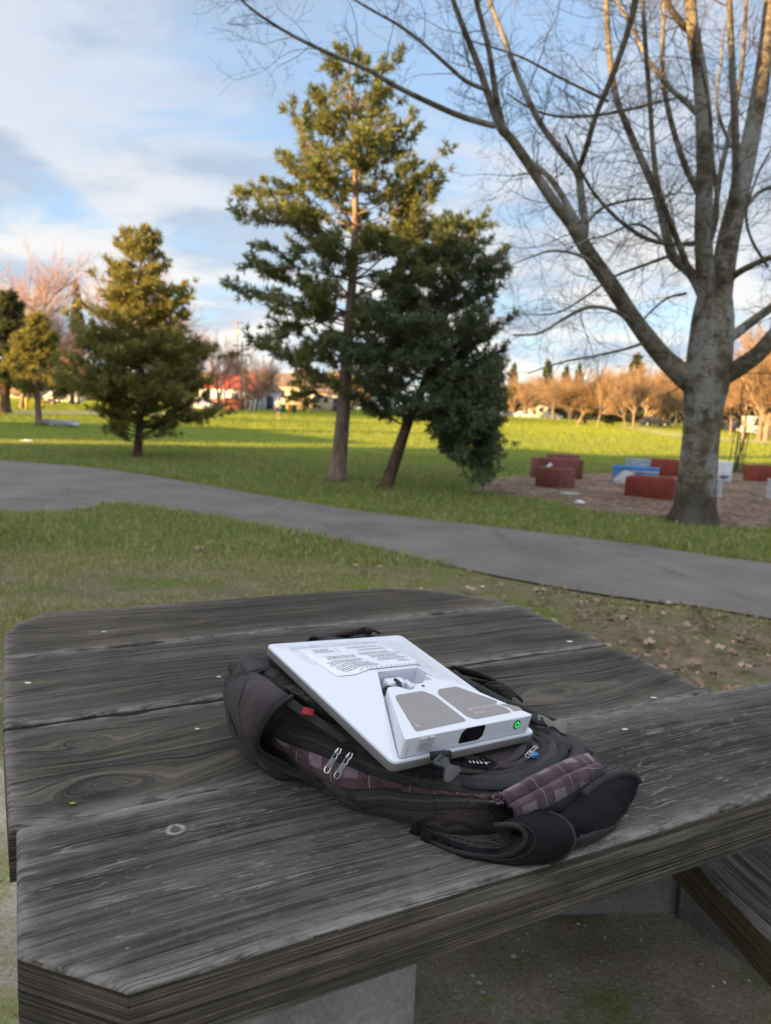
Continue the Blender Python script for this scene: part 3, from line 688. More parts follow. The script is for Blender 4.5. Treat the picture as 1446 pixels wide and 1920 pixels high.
# ------------------------------------------------------------------ flat white antenna with battery module, lying face down on the bag
DO = CAM+np.array([0.0207235, 0.80750025, -0.39982838]); DX = np.array([0.75946496, 0.64103394, -0.11085334]); DY = np.array([-0.61522486, 0.76310941, 0.1978949]); DN = np.array([0.21145058, -0.08209451, 0.97393488])
DW, DL = .259, .2985
m_white = plain('white_polymer', (.56, .58, .64), .42, .45, .03, 300)
m_white2 = plain('white_casing', (.60, .615, .665), .36, .5, .02, 200)
m_rim = plain('grey_rim', (.150, .146, .138), .55, .3, .05, 100)
m_plate = plain('taupe_plate', (.225, .208, .198), .5, .4, .04, 60)
m_print = plain('dark_print', (.14, .14, .16), .7, .2, .1, 200)
m_lprint = plain('light_print', (.44, .44, .45), .6, .2, .1, 200)
m_paper = plain('paper_label', (.62, .63, .67), .5, .4, .02, 100)
m_glass = plain('black_glass', (.004, .004, .005), .12, .6, .0, 10)
m_key = plain('grey_key', (.40, .40, .41), .5, .4, .05, 80)
dev = empty('satellite_antenna', (0, 0, 0), 0, 'flat white panel antenna lying face down on the backpack', 'antenna')
dev.matrix_world = Matrix(((DX[0], DY[0], DN[0], DO[0]), (DX[1], DY[1], DN[1], DO[1]), (DX[2], DY[2], DN[2], DO[2]), (0, 0, 0, 1)))
def rrect(x0, y0, x1, y1, r, n=6):
    out = []
    for cx, cy, a0 in ((x1-r, y1-r, 0), (x0+r, y1-r, 90), (x0+r, y0+r, 180), (x1-r, y0+r, 270)):
        for k in range(n+1):
            a = R(a0+90*k/n); out.append((cx+r*math.cos(a), cy+r*math.sin(a)))
    return out
def roundpoly(pts, r, n=5):
    out = []; k = len(pts)
    for i in range(k):
        p = np.array(pts[i]); a = np.array(pts[i-1])-p; c = np.array(pts[(i+1) % k])-p
        rr = min(r, .45*np.linalg.norm(a), .45*np.linalg.norm(c)); a = p+a/np.linalg.norm(a)*rr; c = p+c/np.linalg.norm(c)*rr
        for j in range(n+1):
            t = j/n; q = a*(1-t)**2+2*p*t*(1-t)+c*t*t; out.append((q[0], q[1]))
    return out
# grey lower rim
mb = MB(); mb.prism(rrect(0, 0, DW, DL, .009), -.0125, -.0012); o = mb.build('rim', m_rim, dev); bevel(o, .001, 2)
# white back: hipped facets with a recess that opens to the front edge
PK = .0235
A1, A2 = (.092, .158), (.167, .158)
def zs(x, y): return .0008+PK*max(0, min(1, (x-.004)/.088 if True else 1, (DW-.004-x)/.088, (DL-.004-y)/(DL-.004-.158)))
F1, F2 = (.0095, .0015), (.2495, .0015)
out = rrect(0, 0, DW, DL, .009)
bm = bmesh.new()
rim_b = [bm.verts.new((x, y, -.0016)) for x, y in out]; rim_t = [bm.verts.new((x*(1-.004)+DW*.002, y*(1-.004)+DL*.002, .0008)) for x, y in out]
n = len(out)
for i in range(n): bm.faces.new((rim_b[i], rim_b[(i+1) % n], rim_t[(i+1) % n], rim_t[i]))
vA1 = bm.verts.new((*A1, PK)); vA2 = bm.verts.new((*A2, PK)); vF1 = bm.verts.new((*F1, .0010)); vF2 = bm.verts.new((*F2, .0010))
# arc indices: 0..6 back right, 7..13 back left, 14..20 front left, 21..27 front right
bm.faces.new([rim_t[i] for i in range(3, 11)]+[vA1, vA2])
bm.faces.new([rim_t[i] for i in range(10, 18)]+[vF1, vA1])
bm.faces.new([rim_t[i] for i in list(range(24, 28))+list(range(0, 4))]+[vA2, vF2])
bm.faces.new([rim_t[i] for i in range(17, 25)]+[vF2, vF1])
FL = .0005
f = [bm.verts.new((x, y, FL)) for x, y in (F1, A1, A2, F2)]
bm.faces.new((vF1, vA1, f[1], f[0])); bm.faces.new((vA1, vA2, f[2], f[1])); bm.faces.new((vA2, vF2, f[3], f[2])); bm.faces.new((f[0], f[1], f[2], f[3]))
bmesh.ops.recalc_face_normals(bm, faces=bm.faces)
me = bpy.data.meshes.new('back_shell'); bm.to_mesh(me); bm.free(); me.materials.append(m_white)
shell = bpy.data.objects.new('back_shell', me); COL.objects.link(shell); shell.parent = dev
for p in me.polygons:
    if len(p.vertices) > 4: pass
# make sure the facets face up
m_ = shell.modifiers.new('bevel', 'BEVEL'); m_.width = .0009; m_.segments = 2; m_.limit_method = 'ANGLE'; m_.angle_limit = R(12)
# battery module
mod = roundpoly([(.0125, .004), (.2465, .004), (.1895, .114), (.178, .114), (.171, .119), (.143, .119), (.137, .1135), (.122, .1135), (.112, .102), (.100, .102), (.091, .113), (.073, .114)], .005, 4)
def insetp(pts, d):
    c = np.array(pts); m = np.array([.13, .055]); k = len(c); out = []
    for i in range(k):
        e = c[(i+1) % k]-c[i-1]; e /= np.linalg.norm(e)+1e-9; out.append(tuple(c[i]+np.array([-e[1], e[0]])*d))
    return out
mb = MB(); mb.prism(mod, .0012, .0270); module = recalc(mb.build('battery_module', m_white2, dev)); bevel(module, .0030, 4)
mb = MB(); l0 = mod; levels = [(l0, .0012), (insetp(l0, .0008), .018), (insetp(l0, .0018), .0245), (insetp(l0, .0030), .0262), (insetp(l0, .0046), .0270)]
k = len(l0); V = [(x, y, z) for pts, z in levels for x, y in pts]
Fc = [(a*k+i, a*k+(i+1) % k, (a+1)*k+(i+1) % k, (a+1)*k+i) for a in range(4) for i in range(k)]
MT = .0270
def plate(pts, name, mat, z0=MT-.001, z1=MT+.0004, par=module, r=.006):
    mb = MB(); mb.prism(roundpoly(pts, r), z0, z1); o = recalc(mb.build(name, mat, par)); return o
plate([(.0375, .0135), (.1285, .0165), (.1285, .080), (.119, .094), (.070, .0925), (.064, .084)], 'nameplate', m_plate)
plate([(.1445, .0165), (.217, .0175), (.2165, .030), (.2095, .0385), (.212, .043), (.2185, .045), (.183, .0935), (.147, .0925), (.1365, .082), (.1365, .024)], 'nameplate', m_plate, r=.004)
plate([(.2215, .0185), (.2395, .0175), (.2405, .0265), (.229, .0350), (.2145, .0400), (.2165, .034), (.2230, .0285)], 'finger_tab', m_plate, r=.003)
def strips(rows, z, mat, name, par, hw=.00035, fnz=None):
    mb = MB()
    for (x0, y0, x1, y1) in rows:
        d = np.array([x1-x0, y1-y0]); L = np.linalg.norm(d)+1e-9; nrm = np.array([-d[1], d[0]])/L*hw
        nseg = 1 if fnz is None else max(1, int(L/.004))
        for s_ in range(nseg):
            a = np.array([x0, y0])+d*s_/nseg; c = np.array([x0, y0])+d*(s_+1)/nseg
            q = [a-nrm, c-nrm, c+nrm, a+nrm]
            if fnz: V = [(p[0], p[1], fnz(p[0], p[1])+z) for p in q]
            else: V = [(p[0], p[1], z) for p in q]
            mb.add(V, [(0, 1, 2, 3)])
    return mb.build(name, mat, par)
g = random.Random(3); rows = []
def words(y, xa, xb, step=.0017, w0=.001, w1=.004):
    x = xa
    while x < xb:
        wd = g.uniform(w0, w1); rows.append((x, y, min(xb, x+wd), y)); x += wd+step*.6
# faint print on the plates
for i in range(7): words(.021+i*.0042, .060+i*.001, .124+i*.0005)
strips(rows, MT+.0007, m_lprint, 'fine_print', module, .00028)
tri = [(.046, .0215), (.0535, .0215), (.0497, .029), (.046, .0215)]; rows = [(*tri[i], *tri[i+1]) for i in range(3)]+[(.0497, .0235, .0497, .0265)]
strips(rows, MT+.0007, m_lprint, 'warning_triangle', module, .00045)
rows = []
for i in range(6): words(.061+i*.0046, .143+(i % 3)*.003, .176-(i % 2)*.008)
words(.053, .144, .205); words(.047, .146, .205)
strips(rows, MT+.0007, m_lprint, 'fine_print', module, .00028)
rows = []                                     # row of approval symbols
for i, kind in enumerate('xccfarvbw'):
    x, y = .151+i*.0068, .036+ .0000*i
    if kind == 'x': rows += [(x, y, x+.004, y+.005), (x+.004, y, x, y+.005), (x, y-.0008, x+.004, y-.0008)]
    elif kind == 'c': rows += [(x+.003, y, x, y+.0015), (x, y+.0015, x, y+.0035), (x, y+.0035, x+.003, y+.005)]
    elif kind == 'f': rows += [(x, y, x, y+.005), (x, y+.005, x+.003, y+.005), (x, y+.0025, x+.0025, y+.0025)]
    elif kind == 'a': rows += [(x, y, x+.002, y+.005), (x+.002, y+.005, x+.004, y), (x, y, x+.004, y)]
    elif kind == 'r': rows += [(x, y, x+.0035, y), (x+.0035, y, x+.0035, y+.0045), (x+.0035, y+.0045, x, y+.0045), (x, y+.0045, x, y)]
    elif kind == 'v': rows += [(x, y+.005, x+.0015, y), (x+.0015, y, x+.0035, y+.005)]
    else: rows += [(x, y, x+.003, y+.0008), (x, y+.0028, x+.003, y+.0028), (x, y+.0052, x+.003, y+.0045), (x, y, x, y+.005)]
for i in range(3):
    x = .156+i*.0075; rows += [(x, .0265, x+.0035, .0265), (x+.0035, .0265, x+.0035, .0305), (x, .0305, x+.0035, .0305), (x, .0265, x, .0305)]
strips(rows, MT+.0007, plain('silver_print', (.58, .58, .58), .5), 'approval_symbols', module, .00032)
# screw hole near the plates
mb = MB(); mb.lathe([(.0026, MT-.002), (.0026, MT+.0003), (.0018, MT+.0004)], (.1305, .1055, 0), 14); mb.build('screw_recess', plain('dark_hole', (.03, .03, .03), .7), module, True)
# front face (y = .004 plane): key, window, ring light
def face(pts, y0, y1, name, mat, par=module, r=.0025, n=5):
    mb = MB(); mb.prism(roundpoly(pts, r, n), -y0, -y1, fn=lambda x, z, q: (x, -q, z)); return recalc(mb.build(name, mat, par))
key = face([(.0375, .0072), (.0600, .0072), (.0630, .0245), (.0365, .0245)], .0047, .0022, 'port_cover', m_key); bevel(key, .0006, 2)
def ringf(cx, cz, r0, r1, y0, y1, name, mat, par, n=28, sx=1.0):
    mb = MB(); V = []; 
    for k in range(n):
        a = k/n*2*math.pi; c, s = math.cos(a)*sx, math.sin(a)
        V += [(cx+r0*c, y0, cz+r0*s), (cx+r1*c, y0, cz+r1*s), (cx+r1*c, y1, cz+r1*s), (cx+r0*c, y1, cz+r0*s)]
    Fc = []
    for k in range(n):
        q = (k+1) % n
        for j in range(4): Fc.append((4*k+j, 4*k+(j+1) % 4, 4*q+(j+1) % 4, 4*q+j))
    mb.add(V, Fc); return recalc(mb.build(name, mat, par))
m_kd = plain('key_groove', (.27, .27, .28), .5)
ringf(.0442, .0150, .0034, .0040, .0022, .0017, 'port_symbol', m_kd, key); ringf(.0442, .0150, .0012, .0020, .0022, .0017, 'port_symbol', m_kd, key, 14)
mb = MB(); mb.box((.0540, .0020, .0165), (.0028, .0003, .0003)); mb.box((.0540, .0020, .0145), (.0028, .0003, .0003)); mb.box((.0500, .0022, .0243), (.0016, .0008, .0009)); mb.build('port_marks', m_kd, key)
win = face([(.1080, .0062), (.1440, .0062), (.1500, .0115), (.1505, .0252), (.1490, .0262), (.1150, .0262), (.1090, .0205)], .0050, .0030, 'status_window', m_glass)
face([(.2030, .0090), (.2280, .0090), (.2300, .0255), (.2050, .0255)], .0042, .0036, 'button_panel', m_white2)
ringf(.2155, .0172, .0052, .0063, .0036, .0028, 'button_collar', plain('button_black', (.012, .012, .012), .3), module, sx=1)
face([(.2155+.0052*math.cos(a*.3926), .0172+.0052*math.sin(a*.3926)) for a in range(16)], .0036, .0030, 'power_button', m_glass, r=.001, n=1)
m_green = bpy.data.materials.new('green_light'); m_green.use_nodes = True; bq = m_green.node_tree.nodes['Principled BSDF']; bq.inputs['Base Color'].default_value = (.02, .3, .06, 1); bq.inputs['Emission Color'].default_value = (.02, .8, .12, 1); bq.inputs['Emission Strength'].default_value = .22
ringf(.2155, .0172, .0029, .0043, .0030, .0024, 'ring_light', m_green, module)
m_seam = plain('seam', (.40, .42, .46), .7)
for x in (.0215, .2350): mb = MB(); mb.box((x, .0041, .0135), (.00022, .0006, .0100)); mb.build('panel_seam', m_seam, module)
# plug and cable in the recess
plug = MB(); plug.box((.118, .147, .0085), (.0165, .0085, .0068)); o = plug.build('plug', m_white2, dev); bevel(o, .004, 4)
mb = MB(); mb.tube([(.139, .147, .009), (.139, .131, .009)], [.0048, .0045], 16); mb.tube([(.139, .133, .009), (.139, .128, .009)], [.0060, .0058], 16); mb.build('round_plug', m_white2, dev, True)
m_rub = plain('black_rubber', (.02, .022, .02), .6)
mb = MB(); mb.tube(catmull([(.1165, .146, .015), (.1165, .137, .0155), (.113, .130, .0130), (.103, .127, .0090), (.096, .129, .006), (.090, .140, .005)], 24), .0032, 10); mb.build('cable', m_rub, dev, True)
mb = MB(); mb.box((.099, .135, .0085), (.0045, .0060, .0035)); o = mb.build('cable_clip', m_rub, dev); bevel(o, .002, 3)
mb = MB(); mb.prism([(.1725, .117), (.185, .117), (.1735, .142), (.169, .142)], .002, .0210); o = recalc(mb.build('latch', m_white2, dev)); bevel(o, .0015, 3)
# stuck-on paper label draped over the facets, under clear tape
def drape(poly, name, mat, dz, nx=60, ny=60, par=dev, tk=None):
    x0, x1 = min(p[0] for p in poly), max(p[0] for p in poly); y0, y1 = min(p[1] for p in poly), max(p[1] for p in poly)
    xs = np.linspace(x0, x1, nx); ys = np.linspace(y0, y1, ny); mb = MB(); V = []; Fc = []; idx = {}
    # rows spanned edge to edge so that the outline stays sharp
    for j, y in enumerate(ys):
        c = []; n = len(poly); yy = min(max(y, y0+1e-6), y1-1e-6)
        for i in range(n):
            (xa, ya), (xb, yb) = poly[i], poly[(i+1) % n]
            if (ya-yy)*(yb-yy) < 0: c.append(xa+(xb-xa)*(yy-ya)/(yb-ya))
        a, b_ = (min(c), max(c))
        for i in range(nx):
            x = a+(b_-a)*i/(nx-1); V.append((x, y, zs(x, y)+dz+.00025*noise.noise(Vector((x*60, y*60, 3)))))
    for j in range(ny-1):
        for i in range(nx-1): Fc.append((j*nx+i, j*nx+i+1, (j+1)*nx+i+1, (j+1)*nx+i))
    mb.add(V, Fc); return mb.build(name, mat, par, True)
label = drape([(.040, .178), (.062, .168), (.186, .168), (.188, .262), (.190, .266), (.036, .268), (.030, .262)], 'label', m_paper, .0007)
rows = []; g = random.Random(8)
def wl(y, xa, xb): 
    x = xa
    while x < xb-.001:
        wd = g.uniform(.0015, .0065); rows.append((x, y, min(xb, x+wd), y)); x += wd+.0011
blocks = [(.110, .183, .258, 2), (.118, .185, .246, 2), (.100, .150, .262, 0), (.046, .088, .258, 4), (.112, .186, .232, 3), (.120, .187, .218, 3), (.124, .186, .204, 3), (.048, .112, .226, 3), (.044, .108, .210, 3), (.046, .118, .196, 3), (.052, .120, .184, 2), (.150, .186, .190, 2)]
for xa, xb, y, kk in blocks:
    for q in range(kk): wl(y-q*.0042, xa+g.uniform(0, .006), xb-g.uniform(0, .012))
for q in range(5): rows.append((.0905, .2585-q*.0034, .0925, .2585-q*.0034))
strips(rows, .0013, m_print, 'printed_lines', label, .00060, zs)
rows = [(.0945, .262, .0945, .241), (.060, .238, .0945, .241), (.0395, .2645, .186, .2625), (.0400, .232, .108, .232)]
strips(rows, .0012, plain('print_grey', (.5, .51, .54), .6), 'ruled_lines', label, .00018, zs)
rows = []
for q in range(13):
    x = .074+q*.0088; rows.append((x, .1712, x+.0038, .1748))
strips(rows, .0012, plain('hatch_grey', (.42, .43, .46), .6), 'hatched_band', label, .0014, zs)
rows = []
for q in range(9): x = .05+q*.013; rows.append((x, .2790, x+.005, .2720))
strips(rows, .0008, plain('back_band_grey', (.52, .53, .56), .5), 'grey_band', label, .0016, zs)
# clear glossy tape over the right of the label
m_tape, nt, b = new_mat('clear_tape', .08, .5); b.inputs['Transmission Weight'].default_value = 0; b.inputs['Alpha'].default_value = .22; b.inputs['Base Color'].default_value = (.9, .9, .9, 1)
bump_(nt, b, noise_(nt, mapping(nt, objvec(nt), (60, 14, 40)), 1.0, 3, .5), 1.0, .0012)
b.inputs['Coat Weight'].default_value = 1.0; b.inputs['Coat Roughness'].default_value = .06
drape([(.183, .164), (.214, .160), (.228, .272), (.184, .276)], 'clear_tape', m_tape, .0016)
drape([(.020, .250), (.031, .214), (.034, .222), (.034, .268), (.186, .270), (.186, .282), (.030, .284)], 'clear_tape', plain('cloudy_tape', (.52, .54, .58), .3, .4), .0005)
# ------------------------------------------------------------------ backpack under the antenna
def H(px, py, h): return P(px, py, TZ+h)
bag = empty('backpack', (0, 0, 0), 0, 'dark purple and black backpack with plaid trim, lying flat on the table', 'backpack')
m_cl, nt, b = new_mat('purple_black_cloth', .85, .2); v = objvec(nt)
k = mixc(nt, ramp(nt, noise_(nt, v, 9, 5, .6), [(.35, 0), (.65, 1)]), (.024, .018, .020), (.046, .034, .037))
k = mixc(nt, .35, k, ramp(nt, noise_(nt, v, 900, 2, .6), [(.3, .2), (.7, .8)]), 'OVERLAY')
k = mixc(nt, ramp(nt, noise_(nt, v, 30, 7, .7), [(.62, 0), (.78, .35)]), k, (.10, .09, .095))
nt.links.new(k, b.inputs['Base Color']); b.inputs['Sheen Weight'].default_value = .06
bump_(nt, b, math_(nt, 'ADD', math_(nt, 'MULTIPLY', noise_(nt, v, 1100, 2, .5), .12), noise_(nt, v, 44, 7, .68)), 1.0, .006)
m_bk, nt, b = new_mat('black_webbing', .8, .25); v = objvec(nt)
k = ramp(nt, noise_(nt, v, 30, 6, .65), [(.3, (.010, .010, .0105)), (.75, (.026, .026, .0265))])
nt.links.new(k, b.inputs['Base Color']); b.inputs['Sheen Weight'].default_value = .03
bump_(nt, b, math_(nt, 'ADD', math_(nt, 'MULTIPLY', noise_(nt, v, 1400, 2, .5), .2), noise_(nt, v, 36, 6, .65)), 1.0, .004)
m_neo, nt, b = new_mat('black_neoprene', .9, .12); v = objvec(nt)
nt.links.new(ramp(nt, noise_(nt, v, 14, 5, .6), [(.3, (.0045, .0047, .0052)), (.7, (.009, .0095, .0105))]), b.inputs['Base Color'])
bump_(nt, b, math_(nt, 'ADD', noise_(nt, v, 24, 6, .6), math_(nt, 'MULTIPLY', noise_(nt, v, 900, 2, .6), .10)), .9, .006)
m_tapez, nt, b = new_mat('zipper_tape_cloth', .8, .2); v = nt.nodes.new('ShaderNodeUVMap').outputs[0]
wv = N(nt, 'ShaderNodeTexWave', wave_type='BANDS', bands_direction='X'); wv.inputs['Scale'].default_value = 230; nt.links.new(v, wv.inputs['Vector'])
nt.links.new(mixc(nt, ramp(nt, wv.outputs['Fac'], [(.2, 0), (.8, 1)]), (.020, .020, .019), (.033, .032, .030)), b.inputs['Base Color']); bump_(nt, b, wv.outputs['Fac'], .4, .0006)
# plaid: bands and thin lines in UV, with diagonal twill
m_pl, nt, b = new_mat('plaid_cloth', .88, .15); uvn = nt.nodes.new('ShaderNodeUVMap').outputs[0]
s2 = N(nt, 'ShaderNodeSeparateXYZ'); nt.links.new(uvn, s2.inputs[0])
def bandm(src, freq, lo, hi, off=0.0):
    f = math_(nt, 'FRACT', math_(nt, 'ADD', math_(nt, 'MULTIPLY', src, freq), off))
    return math_(nt, 'MULTIPLY', math_(nt, 'GREATER_THAN', f, lo), math_(nt, 'LESS_THAN', f, hi))
U_, V_ = s2.outputs[0], s2.outputs[1]
tw = math_(nt, 'FRACT', math_(nt, 'MULTIPLY', math_(nt, 'ADD', U_, math_(nt, 'MULTIPLY', V_, 1.0)), 260)); tw = math_(nt, 'GREATER_THAN', tw, .5)
bu = bandm(U_, 17, .10, .44); bv = bandm(V_, 17, .30, .72, .1)
both = math_(nt, 'MULTIPLY', bu, bv); anyb = math_(nt, 'MAXIMUM', bu, bv)
k = mixc(nt, 0, (.062, .036, .042), (0, 0, 0)); 
k = mixc(nt, math_(nt, 'MULTIPLY', bv, tw), k, (.115, .072, .085))
k = mixc(nt, math_(nt, 'MULTIPLY', bu, math_(nt, 'MULTIPLY', tw, .55)), k, (.115, .072, .085))
k = mixc(nt, math_(nt, 'MULTIPLY', both, .9), k, (.20, .145, .172))
ln = math_(nt, 'MAXIMUM', bandm(U_, 17, .70, .716), bandm(V_, 17, .90, .918))
k = mixc(nt, math_(nt, 'MULTIPLY', ln, .7), k, (.36, .28, .32))
k = mixc(nt, ramp(nt, noise_(nt, objvec(nt), 60, 4, .6), [(.45, 0), (.8, .5)]), k, (.04, .03, .034))
nt.links.new(k, b.inputs['Base Color']); b.inputs['Sheen Weight'].default_value = .1
bump_(nt, b, math_(nt, 'ADD', math_(nt, 'MULTIPLY', tw, .15), noise_(nt, objvec(nt), 60, 4, .6)), .5, .002)
m_mesh, nt, b = new_mat('spacer_mesh', .9, .1); v = objvec(nt)
vo = N(nt, 'ShaderNodeTexVoronoi', feature='DISTANCE_TO_EDGE'); vo.inputs['Scale'].default_value = 330; vo.inputs['Randomness'].default_value = .25; nt.links.new(v, vo.inputs['Vector'])
nt.links.new(ramp(nt, vo.outputs['Distance'], [(.10, (.040, .037, .037)), (.22, (.004, .004, .004))]), b.inputs['Base Color']); bump_(nt, b, vo.outputs['Distance'], 1, -.002)

RAW = [ # columns round the bag: rows from table contact up to the panel under the antenna  (px, py, height)
 [(443,1392,.0),(424,1325,.045),(420,1290,.075),(423,1268,.095),(430,1252,.11),(445,1242,.125),(475,1243,.132),(530,1262,.128)],
 [(480,1435,.0),(452,1385,.035),(448,1350,.065),(453,1320,.088),(463,1300,.104),(478,1285,.117),(500,1278,.124),(560,1300,.124)],
 [(545,1455,.0),(530,1432,.018),(520,1412,.033),(515,1397,.046),(513,1377,.060),(530,1349,.080),(552,1325,.096),(620,1335,.108)],
 [(608,1487,.0),(599,1472,.011),(594,1463,.019),(588,1452,.027),(586,1409,.053),(600,1374,.075),(618,1358,.086),(690,1370,.094)],
 [(668,1520,.0),(662,1512,.007),(657,1509,.013),(648,1479,.031),(650,1435,.052),(662,1407,.068),(674,1396,.074),(740,1395,.080)],
 [(726,1535,.0),(723,1525,.009),(722,1511,.018),(718,1480,.035),(716,1459,.047),(722,1433,.060),(730,1422,.064),(790,1412,.068)],
 [(790,1552,.0),(788,1538,.011),(786,1517,.024),(783,1489,.040),(782,1476,.048),(785,1449,.058),(790,1440,.060),(850,1415,.064)],
 [(862,1566,.0),(861,1548,.013),(860,1514,.032),(860,1493,.043),(860,1485,.047),(860,1460,.054),(865,1448,.056),(900,1425,.060)],
 [(945,1560,.0),(945,1540,.014),(937,1510,.034),(933,1496,.043),(930,1488,.047),(930,1468,.052),(930,1455,.054),(940,1425,.057)],
 [(1010,1540,.0),(1012,1518,.015),(1005,1490,.030),(1000,1475,.040),(993,1465,.044),(985,1452,.048),(980,1440,.050),(972,1415,.054)],
 [(1085,1505,.0),(1080,1485,.015),(1070,1460,.028),(1060,1445,.036),(1050,1435,.040),(1037,1425,.044),(1022,1415,.047),(1000,1398,.050)],
 [(1140,1465,.0),(1135,1450,.012),(1125,1432,.024),(1110,1418,.031),(1095,1407,.036),(1075,1399,.040),(1052,1394,.043),(1012,1380,.048)],
 [(1095,1402,.0),(1088,1392,.012),(1080,1385,.022),(1070,1379,.030),(1060,1375,.034),(1046,1372,.038),(1030,1369,.042),(992,1362,.048)],
 [(1015,1378,.0),(1014,1365,.012),(1009,1352,.024),(1005,1345,.030),(1001,1339,.036),(996,1333,.042),(984,1329,.048),(955,1335,.054)],
 [(903,1335,.0),(908,1325,.012),(904,1308,.028),(901,1299,.036),(898,1290,.044),(892,1283,.052),(878,1279,.058),(850,1290,.066)],
 [(800,1310,.0),(806,1295,.015),(804,1270,.040),(803,1258,.052),(801,1246,.064),(796,1236,.076),(784,1228,.084),(760,1240,.088)],
 [(697,1290,.0),(702,1262,.028),(702,1228,.062),(701,1214,.076),(698,1203,.090),(692,1192,.104),(684,1194,.108),(672,1215,.108)],
 [(600,1300,.0),(600,1270,.030),(601,1228,.075),(600,1216,.090),(600,1206,.104),(600,1199,.116),(598,1202,.120),(595,1225,.118)],
 [(480,1330,.0),(477,1298,.032),(479,1252,.086),(482,1240,.100),(488,1232,.113),(497,1226,.124),(510,1230,.130),(545,1242,.126)],
]
RAW = [[H(*q) for q in c] for c in RAW]
NC, NU = len(RAW), 400
top = np.array([c[-1] for c in RAW]).mean(0)
CTRL = np.array([c+[c[-1]*.62+top*.38, c[-1]*.25+top*.75] for c in RAW])      # NC x 10 x 3
NR = CTRL.shape[1]; NV = 110
tmp = np.stack([catmull(CTRL[:, r], NU, True) for r in range(NR)], 1)
BAG = np.stack([catmull(tmp[i], NV) for i in range(NU)], 0)                   # NU x NV x 3
def dev_floor(p): return (p-DO)@DN
def normals(G, wrap=True):
    du = (np.roll(G, -1, 0)-np.roll(G, 1, 0)) if wrap else np.gradient(G, axis=0); dv = np.gradient(G, axis=1)
    n = np.cross(du, dv); return n/(np.linalg.norm(n, axis=2)[..., None]+1e-12)
nb = normals(BAG); cen = np.array([top[0], top[1], TZ+.03])
if ((BAG[:, 20]-cen)*nb[:, 20]).sum() < 0: nb = -nb
# folds and creases in the cloth
D = np.zeros(BAG.shape[:2])
for i in range(NU):
    for j in range(NV):
        p = BAG[i, j]; a = noise.noise(Vector(p*26)); c = noise.noise(Vector((p[0]*60+7, p[1]*60, p[2]*60))); r_ = abs(noise.noise(Vector((p[0]*17+3, p[1]*17, p[2]*25))))
        r2 = abs(noise.noise(Vector((p[0]*44+1, p[1]*30, p[2]*60)))); D[i, j] = .0035*a+.0018*c-.0034*math.exp(-(r_/.045)**2)-.0016*math.exp(-(r2/.05)**2)
fade = np.clip(np.arange(NV)/8.0, 0, 1)[None, :]
BAG = BAG+nb*(D*fade)[..., None]; BAG[..., 2] = np.maximum(BAG[..., 2], TZ+.0008)
# the antenna presses the cloth down
q = BAG-DO; lx, ly, lz = q@DX, q@DY, q@DN
ins = (lx > -.004) & (lx < DW+.004) & (ly > -.004) & (ly < DL+.004)
push = np.where(ins & (lz > -.0145), lz+.0145, 0); BAG -= push[..., None]*DN
nb = normals(BAG)
if ((BAG[:, 20]-cen)*nb[:, 20]).sum() < 0: nb = -nb
def vi(r): return r/(NR-1)*(NV-1)
def ui(c): return (c % NC)/NC*NU
def SF(c, r, off=0.0):                       # point of the bag's surface at column c, row r, lifted by off
    u, v_ = ui(c), min(max(vi(r), 0), NV-1.001); i, j = int(u), int(v_); fu, fv = u-i, v_-j
    i2 = (i+1) % NU; i %= NU
    f = lambda A: (A[i, j]*(1-fu)*(1-fv)+A[i2, j]*fu*(1-fv)+A[i, j+1]*(1-fu)*fv+A[i2, j+1]*fu*fv)
    n = f(nb); return f(BAG)+n/np.linalg.norm(n)*off
I = np.arange(NU*NV).reshape(NU, NV); I2 = np.vstack([I, I[:1]])
qd = np.stack([I2[:-1, :-1], I2[1:, :-1], I2[1:, 1:], I2[:-1, 1:]], -1).reshape(-1, 4)
rowi = np.tile(np.arange(NV-1), NU)/(NV-1)*(NR-1)
coli = np.repeat(np.arange(NU), NV-1)/NU*NC
mi = np.where((rowi > 6.2) & ((coli < 3.9) | (coli > 17.5)), 1, 0)
lp = np.concatenate([qd.ravel(), I[:, -1], I[::-1, 0]])
st = np.concatenate([np.arange(len(qd))*4, [len(qd)*4, len(qd)*4+NU]]); tt = np.concatenate([np.full(len(qd), 4), [NU, NU]])
body = mesh_from('body', BAG.reshape(-1, 3), lp, st, tt, None, bag, True, [m_cl, m_mesh], np.concatenate([mi, [1, 0]])); recalc(body, 70)

def patch(name, c0, c1, r0, r1, off, mat, nu=120, nv=14, uvs=(1, 1), ruck=0.0, par=bag, thick=.0012, bulge=0.0, rfun=None):
    G = np.zeros((nu, nv, 3)); UV = np.zeros((nu, nv, 2)); acc = 0; prev = None
    for i in range(nu):
        c = c0+(c1-c0)*i/(nu-1)
        ra, rb = (r0, r1) if rfun is None else rfun(i/(nu-1))
        mid = SF(c, (ra+rb)/2)
        if prev is not None: acc += np.linalg.norm(mid-prev)
        prev = mid; w_ = np.linalg.norm(SF(c, rb)-SF(c, ra))
        for j in range(nv):
            f = j/(nv-1); edge = math.sin(math.pi*f)**.5 if 0 < f < 1 else 0
            o_ = off*(.25+.75*edge)+bulge*math.sin(math.pi*f)
            if ruck: o_ += ruck*math.sin(math.pi*f)*max(-.3, math.sin(acc*330+f*5.5+2*noise.noise(Vector((acc*20, f*2, 1)))))*(.4+.6*min(1, max(0, (i/nu-.35)*3)))
            G[i, j] = SF(c, ra+(rb-ra)*f, o_); UV[i, j] = (acc*uvs[0], w_*f*uvs[1])
    o = grid_obj(name, G, mat, par, True, uv=UV); return o
patch('plaid_panel', 2.05, 8.35, 3.05, 4.0, .0018, m_pl, 260, 18, ruck=.0022)
patch('zipper_tape', 2.0, 11.3, 4.0, 5.0, .0026, m_tapez, 220, 12)
